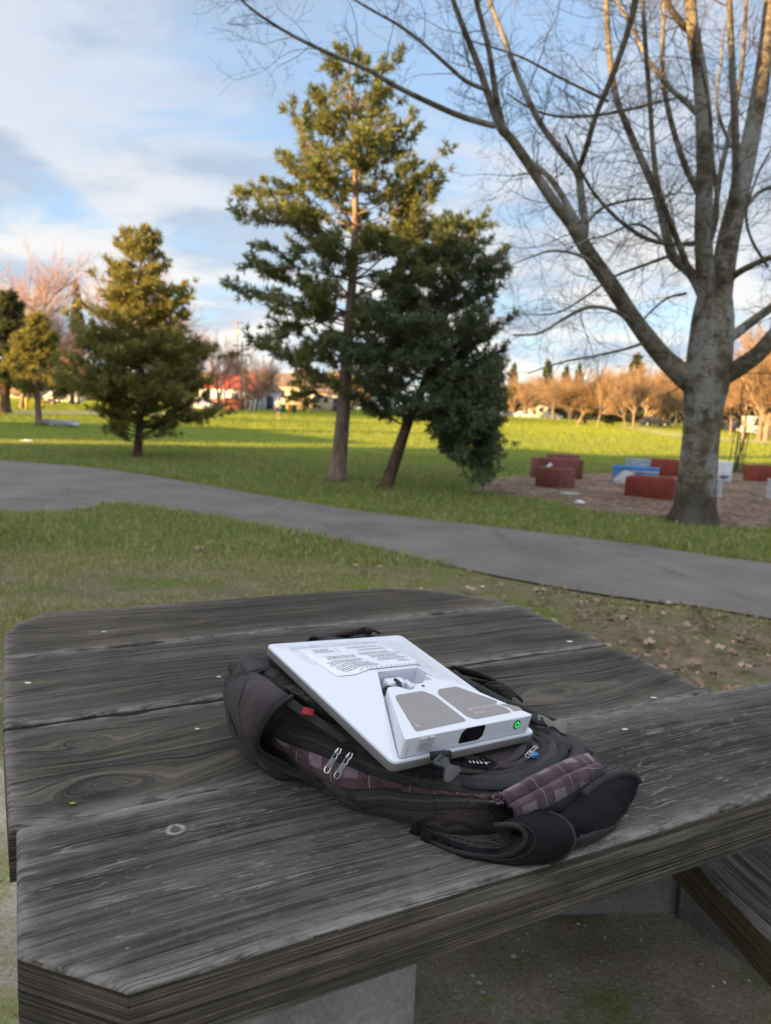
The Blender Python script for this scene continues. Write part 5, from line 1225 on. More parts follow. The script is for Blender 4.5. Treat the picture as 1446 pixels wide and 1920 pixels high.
def conifer(name, label, cat, trunk, rad, prof, seed, needle, barkm, nb=150, el0=.1, upc=.5, tuft=.13, tw=.008, k=15, sub=7, dens=1.0, inner=.25, group=None, jag=.35, boost=1.0, clump=0.0, tips=1.0, limbs=1.0):
    """trunk: world points from foot to top; prof: (height above foot, reach left, reach right) of the crown, in metres."""
    g = random.Random(seed); gr = np.random.default_rng(seed); base = np.array(trunk[0])
    root = empty(name, tuple(base), 0, label, cat, group)
    T = catmull(np.array(trunk)-base, 40); Rr = np.interp(np.linspace(0, 1, 40), np.linspace(0, 1, len(rad)), rad)
    tm = MB(); Rr2 = Rr.copy(); Rr2[0] *= 1.5; Rr2[1] *= 1.15
    tm.tube(T, Rr2, 12)
    hs = [p[0] for p in prof]; Ls = [p[1] for p in prof]; Rs = [p[2] for p in prof]; hmin, hmax = hs[0], hs[-1]
    bm_ = MB(); Q = Quads(); C = []; Dd = []
    for i in range(nb):
        f = (i+g.random())/nb; h = hmin+(hmax-hmin)*f**.92
        az = i*2.399+g.gauss(0, .3)
        rl = np.interp(h, hs, Ls); rr = np.interp(h, hs, Rs); w_ = (1+math.cos(az))/2; reach = (rr if math.cos(az) > 0 else rl)*(.78+.22*abs(math.cos(az)))*(1-jag+jag*g.random()**.6)*boost; 
        if reach < .08: reach = .12
        dep = .85 if abs(math.sin(az)) > .7 else 1.0; reach *= dep
        el = el0+.25*f+g.gauss(0, .12); rise = math.sin(el)*reach+upc*.35*reach
        hb = max(.3, h-rise*.8); ti = np.argmin(np.abs(T[:, 2]-hb)); p = T[ti]
        Bc = branch_curve(p, az, el, reach, g, 7, upc)
        r0 = max(.006, Rr[ti]*.30*(.5+.5*reach/max(Ls+Rs))*limbs); bm_.tube(Bc, np.linspace(r0, r0*.22, 8), 5, caps=False)
        ns = max(2, int(sub*reach*1.1+2))
        for q in range(ns):
            t = inner+(1-inner)*(q+g.random())/ns; idx = min(6.999, t*7); a = int(idx); bp = Bc[a]+(Bc[a+1]-Bc[a])*(idx-a); dr = Bc[a+1]-Bc[a]; dr /= np.linalg.norm(dr)
            sl = (.18+.34*reach*(1-t)*.8)*g.uniform(.6, 1.2)*min(1.2, .4+reach)
            sidev = np.cross(dr, [0, 0, 1]); sidev /= np.linalg.norm(sidev)+1e-9; sg = g.choice([-1, 1])
            d2 = dr*.7+sidev*sg*g.uniform(.3, 1.1)+np.array([0, 0, g.uniform(-.1, .6)]); d2 /= np.linalg.norm(d2)
            e = bp+d2*sl; bm_.tube([bp, (bp+e)/2+np.array([0, 0, -.01]), e], [r0*.28+.002, r0*.2+.002, .002], 3, caps=False)
            if clump and noise.noise(Vector(e*1.9)+Vector((seed, 0, 0)))*.5+.5 < clump and t < .93: continue
            nt_ = max(2, int(sl/.075*dens))
            for z in range(nt_):
                u_ = (z+1)/nt_; C.append(bp+(e-bp)*u_+np.array([g.gauss(0, .02)]*3)); Dd.append(d2*(1 if u_ < .95 else 1.6))
        C.append(Bc[-1]); Dd.append((Bc[-1]-Bc[-2])/np.linalg.norm(Bc[-1]-Bc[-2])*1.5+np.array([0, 0, .5])*tips)
    C = np.array(C); Dd = np.array(Dd)
    Q.tufts(C, Dd, tuft, tw, k, gr, 1.0, .75)
    tm.build('trunk', barkm, root, True); bm_.build('branches', barkm, root, True); Q.build('foliage', needle, root)
    return root, len(C)*k
def prof_px(rows, base, Y, axis):           # silhouettes read off the photograph -> metres at that distance
    out = []
    zb = base[2]
    for (py, xl, xr) in rows[::-1]:
        xa = np.interp(py, [a[1] for a in axis][::-1], [a[0] for a in axis][::-1]); c = PX(xa, py, Y); l = PX(xl, py, Y); r = PX(xr, py, Y)
        out.append((c[2]-zb, max(.02, np.linalg.norm((c-l)[:1])), max(.02, np.linalg.norm((r-c)[:1]))))
    return out
# tall pine
Y = 12.86; ax = [(632, 902), (638, 840), (645, 760), (650, 680), (655, 600), (664, 480), (667, 380), (664, 280), (658, 190), (652, 105)]
tr = [PX(x, y, Y) for x, y in ax]; tr[0][2] = -.03
pr = prof_px([(98, 640, 662), (130, 612, 690), (170, 572, 735), (215, 560, 765), (250, 540, 775), (300, 492, 825), (350, 468, 850), (400, 455, 850), (440, 490, 860), (490, 520, 850), (540, 478, 860), (575, 462, 850), (620, 488, 840), (660, 500, 800), (700, 485, 780), (725, 540, 740)], tr[0], Y, ax)
conifer('pine_tree', 'tallest pine with a bare reddish trunk and ragged crown lit gold at the top', 'tree', tr, [.155, .13, .115, .10, .085, .065, .05, .03, .02, .012], pr, 21, m_needle, m_pineb, nb=132, el0=-.02, upc=.38, tuft=.125, tw=.0085, k=20, sub=6.5, dens=1.0, inner=.34, jag=.62, limbs=.9, boost=1.36, clump=.38)
# leaning dark pine
Y = 11.9; ax = [(722, 918), (735, 880), (752, 830), (766, 790), (790, 735), (812, 670), (835, 590), (850, 520), (865, 460), (872, 415)]
tr = [PX(x, y, Y, .03*i) for i, (x, y) in enumerate(ax)]; tr[0][2] = -.03
pr = prof_px([(400, 862, 890), (430, 820, 925), (465, 790, 962), (500, 780, 930), (560, 730, 925), (610, 690, 955), (650, 670, 945), (700, 655, 945), (740, 655, 940), (770, 680, 920), (785, 730, 880)], tr[0], Y, ax)
lean, _ = conifer('pine_tree', 'dark leaning pine with a reddish crooked trunk and boughs hanging right to the grass', 'tree', tr, [.115, .10, .09, .08, .07, .06, .05, .035, .02, .01], pr, 33, m_needd, m_pinedk, nb=135, el0=.0, upc=.4, tuft=.12, tw=.0085, k=18, sub=6, dens=1.0, inner=.25, jag=.5, limbs=.8, boost=1.30, clump=.36)
# its low hanging bough on the right, as part of the same foliage
g = random.Random(5); gr = np.random.default_rng(5); C = []; D_ = []; bb = MB(); base = np.array(lean.location)
for i in range(54):
    sx, sy = g.uniform(800, 925), g.uniform(660, 800); ex = sx+g.uniform(-30, 35); ey = sy+g.uniform(30, 115)
    ex = min(ex, 918); ex = max(ex, 826+max(0, ey-830)*1.0); ey = min(ey, 893)
    a = PX(sx, sy, Y+g.uniform(-.5, .5)); e = PX(ex, ey, Y+g.uniform(-.6, .4)); m_ = (a+e)/2+np.array([.08, 0, .05]); cv = catmull([a-base, m_-base, e-base], 10)
    bb.tube(cv, np.linspace(.012, .003, 10), 4, caps=False)
    for q in range(1, 10):
        for z in range(3): C.append(cv[q]+np.array([g.gauss(0, .09), g.gauss(0, .12), g.gauss(0, .07)])); D_.append(np.array([g.gauss(0, .4), g.gauss(0, .4), -.3]))
Q = Quads(); Q.tufts(np.array(C), np.array(D_), .12, .009, 20, gr, 1.0, .4); Q.build('hanging_bough', m_needd, lean); bb.tube(catmull([PX(800, 735, Y)-base, PX(850, 745, Y)-base, PX(890, 760, Y)-base, PX(915, 790, Y)-base], 14), np.linspace(.03, .01, 14), 6); bb.build('low_branches', m_pinedk, lean, True)
# young pine left
Y = 16.3; ax = [(258, 857), (260, 820), (264, 780), (266, 700), (266, 600), (264, 520), (262, 432)]
tr = [PX(x, y, Y) for x, y in ax]; tr[0][2] = -.03
pr = prof_px([(430, 255, 278), (455, 215, 300), (480, 225, 305), (520, 205, 310), (550, 170, 345), (585, 165, 345), (620, 140, 365), (660, 130, 372), (700, 112, 385), (735, 120, 405), (765, 140, 405), (790, 170, 380), (815, 205, 345)], tr[0], Y, ax)
conifer('pine_tree', 'bushy young pine left of the tall pine, its top and left side lit yellow green', 'tree', tr, [.10, .085, .07, .055, .045, .03, .012], pr, 44, m_needs, m_pinedk, nb=150, el0=.0, upc=.6, tuft=.14, tw=.0095, k=17, sub=6, dens=1.0, inner=.22, jag=.5, boost=1.28, clump=.34)
# small pine with a thin grey trunk behind, far left
def far_tree_base(px, Yd):
    z = gz(ray(px, 780)[0]*Yd/ray(px, 780)[1], Yd); p = AT(px, 780, Yd); return np.array([p[0], Yd, gz(p[0], Yd)])
Y = 31; b0_ = far_tree_base(73, Y); axp = [(73, 795), (70, 740), (66, 690), (72, 640), (70, 590)]
tr = [b0_]+[PX(x, y, Y) for x, y in axp[1:]]
pr = prof_px([(592, 62, 80), (620, 40, 95), (650, 22, 108), (685, 12, 118), (715, 18, 150), (742, 40, 150)], b0_, Y, [(73, 795)]+axp[1:])
conifer('pine_tree', 'small round pine with a thin grey trunk, behind the young pine at the left', 'tree', tr, [.14, .11, .08, .05, .02], pr, 51, m_needs, m_pineb, nb=85, el0=.1, upc=.4, tuft=.26, tw=.020, k=15, sub=3.2, dens=.55, inner=.3)
# dark evergreen at the left frame edge
Y = 46; b0_ = far_tree_base(11, Y)
conifer('fir_tree', 'dark dense evergreen cut by the left frame edge', 'tree', [b0_, PX(10, 700, Y), PX(12, 620, Y), PX(16, 552, Y)], [.3, .22, .14, .03], prof_px([(552, 8, 26), (590, -14, 46), (630, -34, 62), (670, -46, 66), (705, -50, 60), (725, -36, 44)], b0_, Y, [(11, 765), (10, 700), (12, 620), (16, 552)]), 52, m_ever, m_pinedk, nb=95, el0=-.1, upc=.2, tuft=.36, tw=.035, k=15, sub=2.0, dens=.42, inner=.15)

# ---- the big bare maple: limbs traced, twigs grown
Y0 = 9.42
mroot = empty('bare_tree', (0, 0, 0), 0, 'large leafless tree with pale blotched trunk forking widely, right of the planters', 'tree')
mb0 = P(1298, 978, 0); mroot.location = mb0
limbs = []
def limb(pts, r, dy=0.0, dy2=0.0, n=None):    # pts: (px,py) ; r: widths in pixels
    k = len(pts); pr_ = [PX(x, y, Y0+dy+(dy2-dy)*i/(k-1)) for i, (x, y) in enumerate(pts)]
    n = n or k*6; c = catmull(pr_, n); w_ = np.interp(np.linspace(0, 1, n), np.linspace(0, 1, len(r)), r)/F*Y0/2*(.97 if r[0] > 100 else .84)
    limbs.append((c-mb0, w_)); return c
limb([(1298, 990), (1303, 950), (1308, 900), (1313, 840), (1318, 780), (1324, 720), (1332, 660), (1337, 600), (1340, 560)], [112, 80, 72, 68, 68, 84, 82, 76, 64])
limb([(1330, 620), (1324, 540), (1319, 430), (1322, 300), (1314, 150), (1300, 60), (1292, -40), (1285, -140)], [44, 38, 36, 33, 29, 24, 20, 14], 0, -.5)
limb([(1342, 620), (1352, 540), (1366, 450), (1385, 370), (1402, 290), (1425, 170), (1440, 60), (1450, -60), (1460, -180)], [56, 50, 46, 42, 38, 34, 30, 24, 16], 0, .5)
limb([(1312, 738), (1285, 708), (1240, 665), (1190, 600), (1150, 540), (1108, 480), (1072, 420)], [40, 50, 40, 34, 34, 30, 26], 0, -.5)
limb([(1085, 440), (1040, 380), (1000, 320), (960, 262), (935, 232), (900, 130), (872, 60), (850, 0), (830, -70)], [21, 22, 20, 19, 16, 13, 11, 9, 6], -.45, -1.2)
limb([(945, 245), (930, 180), (916, 90), (893, 0), (880, -60)], [14, 12, 10, 9, 6], -.9, -1.5)
limb([(1092, 462), (1097, 420), (1090, 370), (1083, 325), (1048, 280), (1010, 225), (975, 150), (948, 80), (918, 0), (900, -60)], [20, 17, 16, 15, 14, 13, 12, 11, 9, 6], -.4, .6)
limb([(1084, 322), (1100, 275), (1118, 215), (1145, 150), (1172, 75), (1192, 0), (1200, -60)], [11, 12, 11, 12, 12, 13, 10], -.2, -1.4)
limb([(1085, 420), (1040, 345), (1003, 305)], [14, 13, 10], -.45, .2)
limb([(1322, 560), (1298, 515), (1262, 480), (1248, 430), (1232, 365), (1208, 310), (1182, 250), (1155, 180), (1142, 90), (1137, 0), (1134, -60)], [26, 24, 22, 20, 18, 17, 15, 14, 13, 13, 10], 0, .9)
limb([(1296, 515), (1278, 470), (1255, 410), (1235, 355), (1225, 280), (1218, 180), (1210, 80), (1206, 0), (1204, -60)], [14, 13, 12, 12, 10, 9, 9, 8, 6], -.2, -1.0)
limb([(1310, 360), (1285, 310), (1262, 240), (1245, 160), (1243, 80), (1246, 0), (1248, -60)], [16, 14, 12, 11, 10, 9, 7], .1, 1.0)
limb([(1311, 215), (1285, 190), (1252, 160), (1215, 110), (1185, 50), (1155, 0), (1130, -50)], [14, 12, 11, 9, 8, 8, 6], 0, .7)
limb([(1298, 60), (1275, 40), (1250, 0), (1240, -40)], [16, 13, 11, 8], -.2, -.6)
limb([(1372, 440), (1380, 330), (1378, 220), (1372, 100), (1368, 0), (1365, -70)], [18, 17, 15, 13, 11, 8], .2, -.8)
limb([(1318, 470), (1340, 400), (1350, 330), (1368, 250), (1390, 140), (1400, 0), (1405, -70)], [16, 13, 12, 12, 10, 8, 6], .1, 1.2)
limb([(1352, 560), (1330, 480), (1345, 400), (1337, 300), (1330, 200), (1310, 100)], [9, 9, 9, 8, 7, 4], .1, -.9)
limb([(1348, 715), (1385, 690), (1425, 660), (1470, 610), (1540, 560)], [34, 38, 34, 30, 24], 0, -.7)
limb([(1360, 640), (1390, 618), (1425, 592), (1475, 555), (1540, 500)], [26, 22, 20, 18, 14], 0, .8)
limb([(1372, 520), (1395, 505), (1430, 488), (1480, 470), (1540, 440)], [17, 14, 13, 11, 8], .1, -.6)
limb([(1400, 385), (1425, 360), (1460, 345), (1510, 320)], [11, 9, 8, 6], .2, .9)
limb([(928, 236), (868, 219), (805, 192), (740, 160), (690, 130), (625, 103), (560, 72), (505, 40), (462, 8), (440, -20)], [12, 11, 10, 9, 8, 7, 6, 5, 4, 3], -.95, -2.2)
limb([(912, 168), (875, 152), (835, 118), (790, 78), (745, 45), (700, 20), (650, -10)], [9, 8, 7, 6, 5, 4, 3], -1.0, -2.2)
limb([(1140, 190), (1090, 165), (1040, 140), (985, 110), (935, 92), (880, 75)], [7, 6, 6, 5, 4, 3], .8, .1)
limb([(1238, 190), (1180, 205), (1110, 217), (1050, 218), (1000, 205), (950, 175)], [8, 8, 7, 6, 5, 3], .9, .0)
limb([(1310, 455), (1270, 458), (1220, 450), (1170, 420), (1125, 375), (1095, 330), (1060, 250)], [12, 10, 9, 8, 7, 6, 4], 0, -1.0)
limb([(1150, 545), (1120, 505), (1090, 480), (1040, 470), (1000, 480), (950, 500)], [8, 8, 7, 5, 4, 2], -.3, -1.4)
limb([(1182, 600), (1145, 580), (1100, 577), (1050, 602), (1010, 625), (962, 628)], [9, 8, 8, 7, 5, 3], -.3, -1.2)
limb([(1215, 640), (1170, 655), (1110, 668), (1050, 680), (990, 700)], [8, 6, 5, 4, 2], -.2, -1.3)
limb([(1255, 480), (1200, 500), (1150, 520), (1100, 555), (1050, 585), (1000, 590), (960, 585)], [8, 7, 6, 5, 4, 3, 2], .2, 1.0)
limb([(1305, 610), (1300, 650), (1295, 690)], [7, 5, 3], .1, .2)
limb([(1286, 550), (1250, 560), (1215, 590), (1190, 620)], [7, 5, 4, 2], 0, -.6)
limb([(1098, 420), (1130, 390), (1180, 375), (1220, 372), (1280, 360)], [8, 7, 6, 5, 3], -.3, .2)
limb([(1262, 480), (1230, 440), (1190, 420), (1140, 440), (1100, 450), (1060, 470)], [6, 6, 5, 4, 4, 2], .1, -.9)
limb([(1400, 300), (1370, 270), (1345, 200), (1350, 130), (1360, 40)], [9, 8, 7, 6, 4], .3, 1.3)
limb([(1440, 500), (1410, 450), (1400, 400), (1420, 330), (1446, 280)], [6, 6, 5, 4, 3], -.3, -1.2)
tm = MB()
for i, (c, w_) in enumerate(limbs):
    if i == 0:                                # trunk: lobed root flare
        n, sd = len(c), 28; a = np.arange(sd)*2*math.pi/sd; V = []
        for j in range(n):
            f = max(0, 1-j/9)**2
            for t in a: 
                rr = w_[j]*(1+.16*f*math.sin(3*t+1)+.10*f*math.sin(5*t)+.035*noise.noise(Vector((math.cos(t)*2, math.sin(t)*2, c[j][2]*2))))
                V.append(c[j]+np.array([math.cos(t)*rr, math.sin(t)*rr, 0]))
        tm.add(V, [(p_*sd+q, p_*sd+(q+1) % sd, (p_+1)*sd+(q+1) % sd, (p_+1)*sd+q) for p_ in range(n-1) for q in range(sd)])
    else: tm.tube(c, w_, 10 if w_[0] > .05 else 7)
trunko = tm.build('trunk', m_maple, mroot, True)
tw_ = MB(); g = random.Random(77)
def twig(p, d, L, r, lvl):
    n = 5 if lvl else 7; pts = [p]; 
    for i in range(n):
        d = d+np.array([g.gauss(0, .20), g.gauss(0, .20), g.gauss(0, .17)+.02]); d /= np.linalg.norm(d); pts.append(pts[-1]+d*L/n)
    tw_.tube(pts, np.linspace(r, max(.0014, r*.35), n+1), 3 if lvl else 4, caps=False)
    if lvl < 2:
        for _ in range(5 if lvl == 0 else 3):
            t = g.uniform(.2, 1); i = min(n-1, int(t*n)); q = pts[i]+(pts[i+1]-pts[i])*(t*n-i); sd = np.array([g.gauss(0, 1), g.gauss(0, 1), g.gauss(.1, .9)]); sd /= np.linalg.norm(sd)
            twig(q, (d*.55+sd*.85), L*g.uniform(.35, .6), r*.5, lvl+1)
for (c, w_) in limbs[1:]:
    L = np.linalg.norm(np.diff(c, axis=0), axis=1).sum(); k = int(L*5.6*(1.4 if w_[0] < .045 else .75))
    for _ in range(k):
        t = g.uniform(.12, 1.0); i = min(len(c)-2, int(t*(len(c)-1))); p = c[i]; d0_ = c[i+1]-c[i]; d0_ /= np.linalg.norm(d0_)
        sd = np.array([g.gauss(0, 1), g.gauss(0, 1), g.gauss(0, .8)]); sd -= d0_*(sd@d0_); sd /= np.linalg.norm(sd)
        if p[0] < -3.6 and g.random() < .3: continue
        twig(p, d0_*.55+sd*.9+np.array([0, 0, -.12]), g.uniform(.35, 1.15)*(1 if w_[i] > .012 else .75), min(.0065, max(.0021, w_[i]*.22)), 0)
twigs = tw_.build('twigs', m_twig, mroot)

# ---- bare trees far off: a few grown forms, then copies
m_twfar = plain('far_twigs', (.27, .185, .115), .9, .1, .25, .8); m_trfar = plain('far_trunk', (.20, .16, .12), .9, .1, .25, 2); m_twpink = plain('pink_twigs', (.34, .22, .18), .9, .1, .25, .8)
def bare_form(name, h, spread, seed, mt, mtr, thick=1.0, dens=1.0, stems=1, upright=.6):
    g = random.Random(seed); root = empty(name, (0, 0, 0)); tm = MB(); tw = MB()
    def grow(p, d, L, r, lvl):
        n = 4; pts = [p]
        for i in range(n):
            d = d+np.array([g.gauss(0, .13), g.gauss(0, .13), g.gauss(0, .10)+.03*upright]); d /= np.linalg.norm(d); pts.append(pts[-1]+d*L/n)
        (tm if lvl < 2 else tw).tube(pts, np.linspace(r, r*.55, n+1), 6 if lvl < 2 else 3, caps=False)
        if lvl >= 5: return
        kids = [4, 5, 5, 4, 4][lvl] if lvl < 5 else 0; kids = max(2, int(kids*dens+g.random()*.9))
        for _ in range(kids):
            t = g.uniform(.35, 1) if lvl else g.uniform(.25, 1); i = min(n-1, int(t*n)); q = pts[i]
            sd = np.array([g.gauss(0, 1), g.gauss(0, 1), g.gauss(0, .35)]); sd /= np.linalg.norm(sd)
            grow(q, d*(.75+.2*upright)+sd*spread*(.75 if lvl else 1)+np.array([0, 0, .22*upright]), L*g.uniform(.55, .78), max(.0055*thick, r*g.uniform(.40, .56)), lvl+1)
        if lvl: grow(pts[-1], d, L*.7, max(.006*thick, r*.5), lvl+1)
    for s_ in range(stems): grow(np.array([g.gauss(0, .15), g.gauss(0, .15), -.1]), np.array([g.gauss(0, .06), g.gauss(0, .06), 1.]), h*.30, h*.015, 0)
    tm.build('trunk', mtr, root, True); tw.build('crown', mt, root); return root
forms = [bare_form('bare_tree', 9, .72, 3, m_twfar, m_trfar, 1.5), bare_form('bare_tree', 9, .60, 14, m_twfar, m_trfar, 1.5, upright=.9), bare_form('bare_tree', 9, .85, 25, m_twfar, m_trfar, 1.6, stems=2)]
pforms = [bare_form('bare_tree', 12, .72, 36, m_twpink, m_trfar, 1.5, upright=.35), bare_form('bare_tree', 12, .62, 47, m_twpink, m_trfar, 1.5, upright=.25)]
used = set()
def hgt_of(root):
    return max(max(v.co.z for v in c.data.vertices) for c in root.children)
def wid_of(root): return max(max(abs(v.co.x) for v in c.data.vertices) for c in root.children)
HT = {id(f): hgt_of(f) for f in forms+pforms}; WD = {id(f): wid_of(f) for f in forms+pforms}
def place_bare(form, px, top, Yd, lab, group, wfac=1.0, name='bare_tree'):
    b_ = far_tree_base(px, Yd); tp = AT(px, top-((24+14*math.sin(px*.37)) if px > 940 and name == 'bare_tree' else 0), Yd); s_ = (tp[2]-b_[2])/HT[id(form)]
    r = form if id(form) not in used else dup(form); used.add(id(form))
    r.location = b_; r.rotation_euler = (0, 0, rnd.uniform(0, 6.28)); r.scale = (s_*wfac, s_*wfac, s_)
    tag(r, lab, 'tree', group); return r
OR = [ # px, top, distance, width factor, form, label
 (962, 742, 150, .9, 1, 'slim orange lit bare tree nearest the dark leaning pine, far off'), (1003, 716, 160, 1.1, 2, 'rounded orange bare tree behind the parked cars, right of the two firs'),
 (1040, 722, 135, 1.0, 0, 'orange bare tree between the rounded one and the broad low one'), (1090, 716, 95, 1.5, 2, 'broad low spreading bare tree in the middle of the sunlit lawn edge'),
 (1068, 735, 110, 1.2, 0, 'smaller bare tree at the left shoulder of the broad low tree'), (1123, 705, 84, .8, 1, 'narrow bare tree with pale foot standing forward on the lawn'),
 (1135, 690, 120, .9, 0, 'taller thin bare tree behind the forward narrow one'), (1172, 712, 76, .8, 1, 'bare tree closest to the start of the pale path'),
 (1192, 700, 88, .9, 0, 'bare tree just right of the path start, trunk in full sun'), (1212, 690, 115, 1.0, 2, 'reddish bare tree below the pointed conifer'),
 (1240, 706, 100, .9, 1, 'bare tree left of the big trunk, second from it'), (1272, 712, 90, .8, 0, 'bare tree partly hidden by the big trunk'),
 (1375, 668, 70, .9, 1, 'orange bare tree just right of the big trunk'), (1402, 640, 62, .9, 0, 'tall orange bare tree right of the big trunk, behind the shrub'), (1430, 622, 58, 1.0, 2, 'tallest orange bare tree at the right frame edge'),
 (1452, 600, 66, 1.0, 1, 'orange bare tree half cut by the right frame edge'), (1350, 690, 105, 1.0, 2, 'far orange tree seen just past the right of the big trunk'),
 (985, 735, 125, .9, 0, 'low bare tree beside the firs on the horizon'), (1255, 720, 130, 1.2, 2, 'distant orange tree in the gap left of the big trunk'), (1418, 690, 90, 1.1, 0, 'shorter orange tree between the two tall right hand ones'),
 (1155, 716, 135, 1.1, 2, 'hazy orange tree behind the path start')]
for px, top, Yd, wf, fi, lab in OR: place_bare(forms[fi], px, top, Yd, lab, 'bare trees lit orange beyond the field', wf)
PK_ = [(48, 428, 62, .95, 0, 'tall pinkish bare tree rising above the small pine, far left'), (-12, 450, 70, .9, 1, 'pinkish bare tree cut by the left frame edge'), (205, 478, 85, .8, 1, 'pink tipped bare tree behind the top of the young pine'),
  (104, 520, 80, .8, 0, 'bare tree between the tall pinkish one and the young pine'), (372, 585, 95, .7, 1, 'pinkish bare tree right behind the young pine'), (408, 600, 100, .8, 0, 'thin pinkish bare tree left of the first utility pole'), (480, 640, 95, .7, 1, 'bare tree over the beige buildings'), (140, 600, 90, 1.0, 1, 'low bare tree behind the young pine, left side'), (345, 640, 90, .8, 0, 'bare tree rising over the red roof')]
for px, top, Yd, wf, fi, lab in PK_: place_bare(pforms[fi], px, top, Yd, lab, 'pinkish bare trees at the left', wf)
# the multi-stem sapling clump by the white planter
sap = empty('sapling', tuple(P(1378, 888, 0)), 0, 'clump of thin upright grey stems behind the white planter', 'shrub'); mbS = MB(); g = random.Random(6)
for k in range(9):
    x0 = g.uniform(-.22, .2); h = g.uniform(1.4, 2.6); lx = g.uniform(-.15, .45)
    pts = catmull([(x0, g.uniform(-.1, .1), -.03), (x0+lx*.3, 0, h*.4), (x0+lx+g.uniform(-.1, .1), 0, h)], 10); mbS.tube(pts, np.linspace(.018, .004, 10), 5)
    for q in range(5): i = g.randint(3, 8); e = pts[i]+np.array([g.uniform(-.25, .25), g.uniform(-.2, .2), g.uniform(.15, .45)]); mbS.tube([pts[i], (pts[i]+e)/2, e], [.006, .004, .002], 4)
mbS.build('stems', m_twig, sap, True)
# small firs on the horizon
def firform(seed, h, w_, mat):
    g = random.Random(seed); r, _ = conifer('fir_tree', 'x', 'tree', [np.array([0, 0, 0.]), np.array([0, 0, h*.5]), np.array([0, 0, h])], [h*.018, h*.01, .02], [(h*.08, w_, w_), (h*.3, w_*.8, w_*.8), (h*.6, w_*.5, w_*.5), (h*.85, w_*.22, w_*.22), (h, .05, .05)], seed, mat, m_pinedk, nb=70, el0=-.15, upc=.1, tuft=.5, tw=.06, k=12, sub=1.6, dens=.32, inner=.1); return r
ff = firform(61, 10, 3.6, m_ever); HT[id(ff)] = 10.0
for px, top, Yd, wf, lab in [(958, 682, 170, .8, 'left of two firs on the horizon by the dark pine'), (1022, 676, 175, .9, 'right one of two firs on the horizon'), (1056, 688, 190, .9, 'small dark fir behind the broad low tree'), (1080, 684, 165, .7, 'slim fir over the broad low tree'), (1186, 664, 120, 1.0, 'pointed green conifer over the path start'), (1150, 735, 100, 1.6, 'squat dark evergreen bush between the orange trees'), (147, 530, 90, .45, 'slim fir left of the young pine top'), (570, 640, 110, .9, 'fir glowing yellow between the pines')]:
    place_bare(ff, px, top, Yd, lab, 'firs beyond the field', wf, 'fir_tree')
# far woodland that reads as one mass
Q = Quads(); gr = np.random.default_rng(9); g = random.Random(9); C = []
for _ in range(9000):
    px = g.choice([g.uniform(930, 1500), g.uniform(-60, 700)]); Yd = g.uniform(175, 210); top_ = 730+10*noise.noise(Vector((px*.02, 3, 1))) if px > 900 else 704+12*noise.noise(Vector((px*.02, 3, 1)))
    b_ = far_tree_base(px, Yd); tp = AT(px, top_, Yd)[2]; C.append((b_[0], Yd, b_[2]+(tp-b_[2])*g.random()**.8))
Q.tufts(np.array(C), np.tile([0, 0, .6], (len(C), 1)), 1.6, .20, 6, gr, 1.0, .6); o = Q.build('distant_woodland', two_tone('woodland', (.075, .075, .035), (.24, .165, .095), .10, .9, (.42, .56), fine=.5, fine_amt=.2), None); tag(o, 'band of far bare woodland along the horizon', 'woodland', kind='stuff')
# ------------------------------------------------------------------ unseen houses and evergreens added up-sun, out of view, to shade the lawn
LD = np.array([-SUN_DIR[0], -SUN_DIR[1]]); LD /= np.linalg.norm(LD); LN = np.array([-LD[1], LD[0]])
m_wallh = two_tone('pale_siding', (.30, .30, .28), (.38, .37, .35), 3, .8); m_roofh = two_tone('grey_shingle', (.05, .05, .05), (.09, .085, .08), 4, .9); m_winh = plain('dark_window', (.02, .025, .03), .1, .5); m_trim = plain('white_trim', (.6, .6, .58), .6)
def house(s0, s1, u, dep, eave, ridge, lab):
    c = LN*(s0+s1)/2+LD*u; rz = math.atan2(LN[1], LN[0]); L = (s1-s0)
    r = empty('house', (c[0], c[1], 0), rz, lab, 'house')
    w_ = MB(); w_.box((0, 0, eave/2-.1), (L/2, dep/2, eave/2+.1))
    w_.add([(-L/2, -dep/2, eave), (-L/2, dep/2, eave), (-L/2, 0, ridge-.1), (L/2, -dep/2, eave), (L/2, dep/2, eave), (L/2, 0, ridge-.1)], [(0, 2, 1), (3, 4, 5)]); w_.build('wall', m_wallh, r)
    rf = MB(); e = .35
    for s_ in (-1, 1):
        a = np.array([(-L/2-e, s_*(dep/2+e), eave-.12), (L/2+e, s_*(dep/2+e), eave-.12), (L/2+e, 0, ridge), (-L/2-e, 0, ridge)]); rf.add(np.vstack([a, a+np.array([0, 0, .14])]), [(0, 1, 2, 3), (7, 6, 5, 4), (0, 4, 5, 1), (1, 5, 6, 2), (2, 6, 7, 3), (3, 7, 4, 0)])
    rf.build('roof', m_roofh, r)
    n = max(2, int(L/3.2))
    for i in range(n):
        x = -L/2+(i+.5)*L/n
        for y in (-dep/2-.03, dep/2+.03):
            f = MB(); f.box((x, y, eave*.52), (.62, .04, .75)); fo = f.build('window', m_trim, r); p_ = MB(); p_.box((x, y*(1+.05/abs(y)), eave*.52), (.52, .02, .65)); p_.build('pane', m_winh, fo)
    return r
house(-16, 8.4, -24, 8, 7.2, 10.9, 'long unseen house added behind the camera to cast shade')
house(7.9, 13.7, -25.5, 7, 6.0, 9.5, 'narrow unseen house added next to the long one to cast shade')
house(13.7, 20.2, -22, 7, 4.6, 7.3, 'lower unseen house added up the lawn to cast shade')
house(22.9, 37, -20, 7, 3.6, 6.0, 'low long unseen building added beyond the lower house to cast shade')
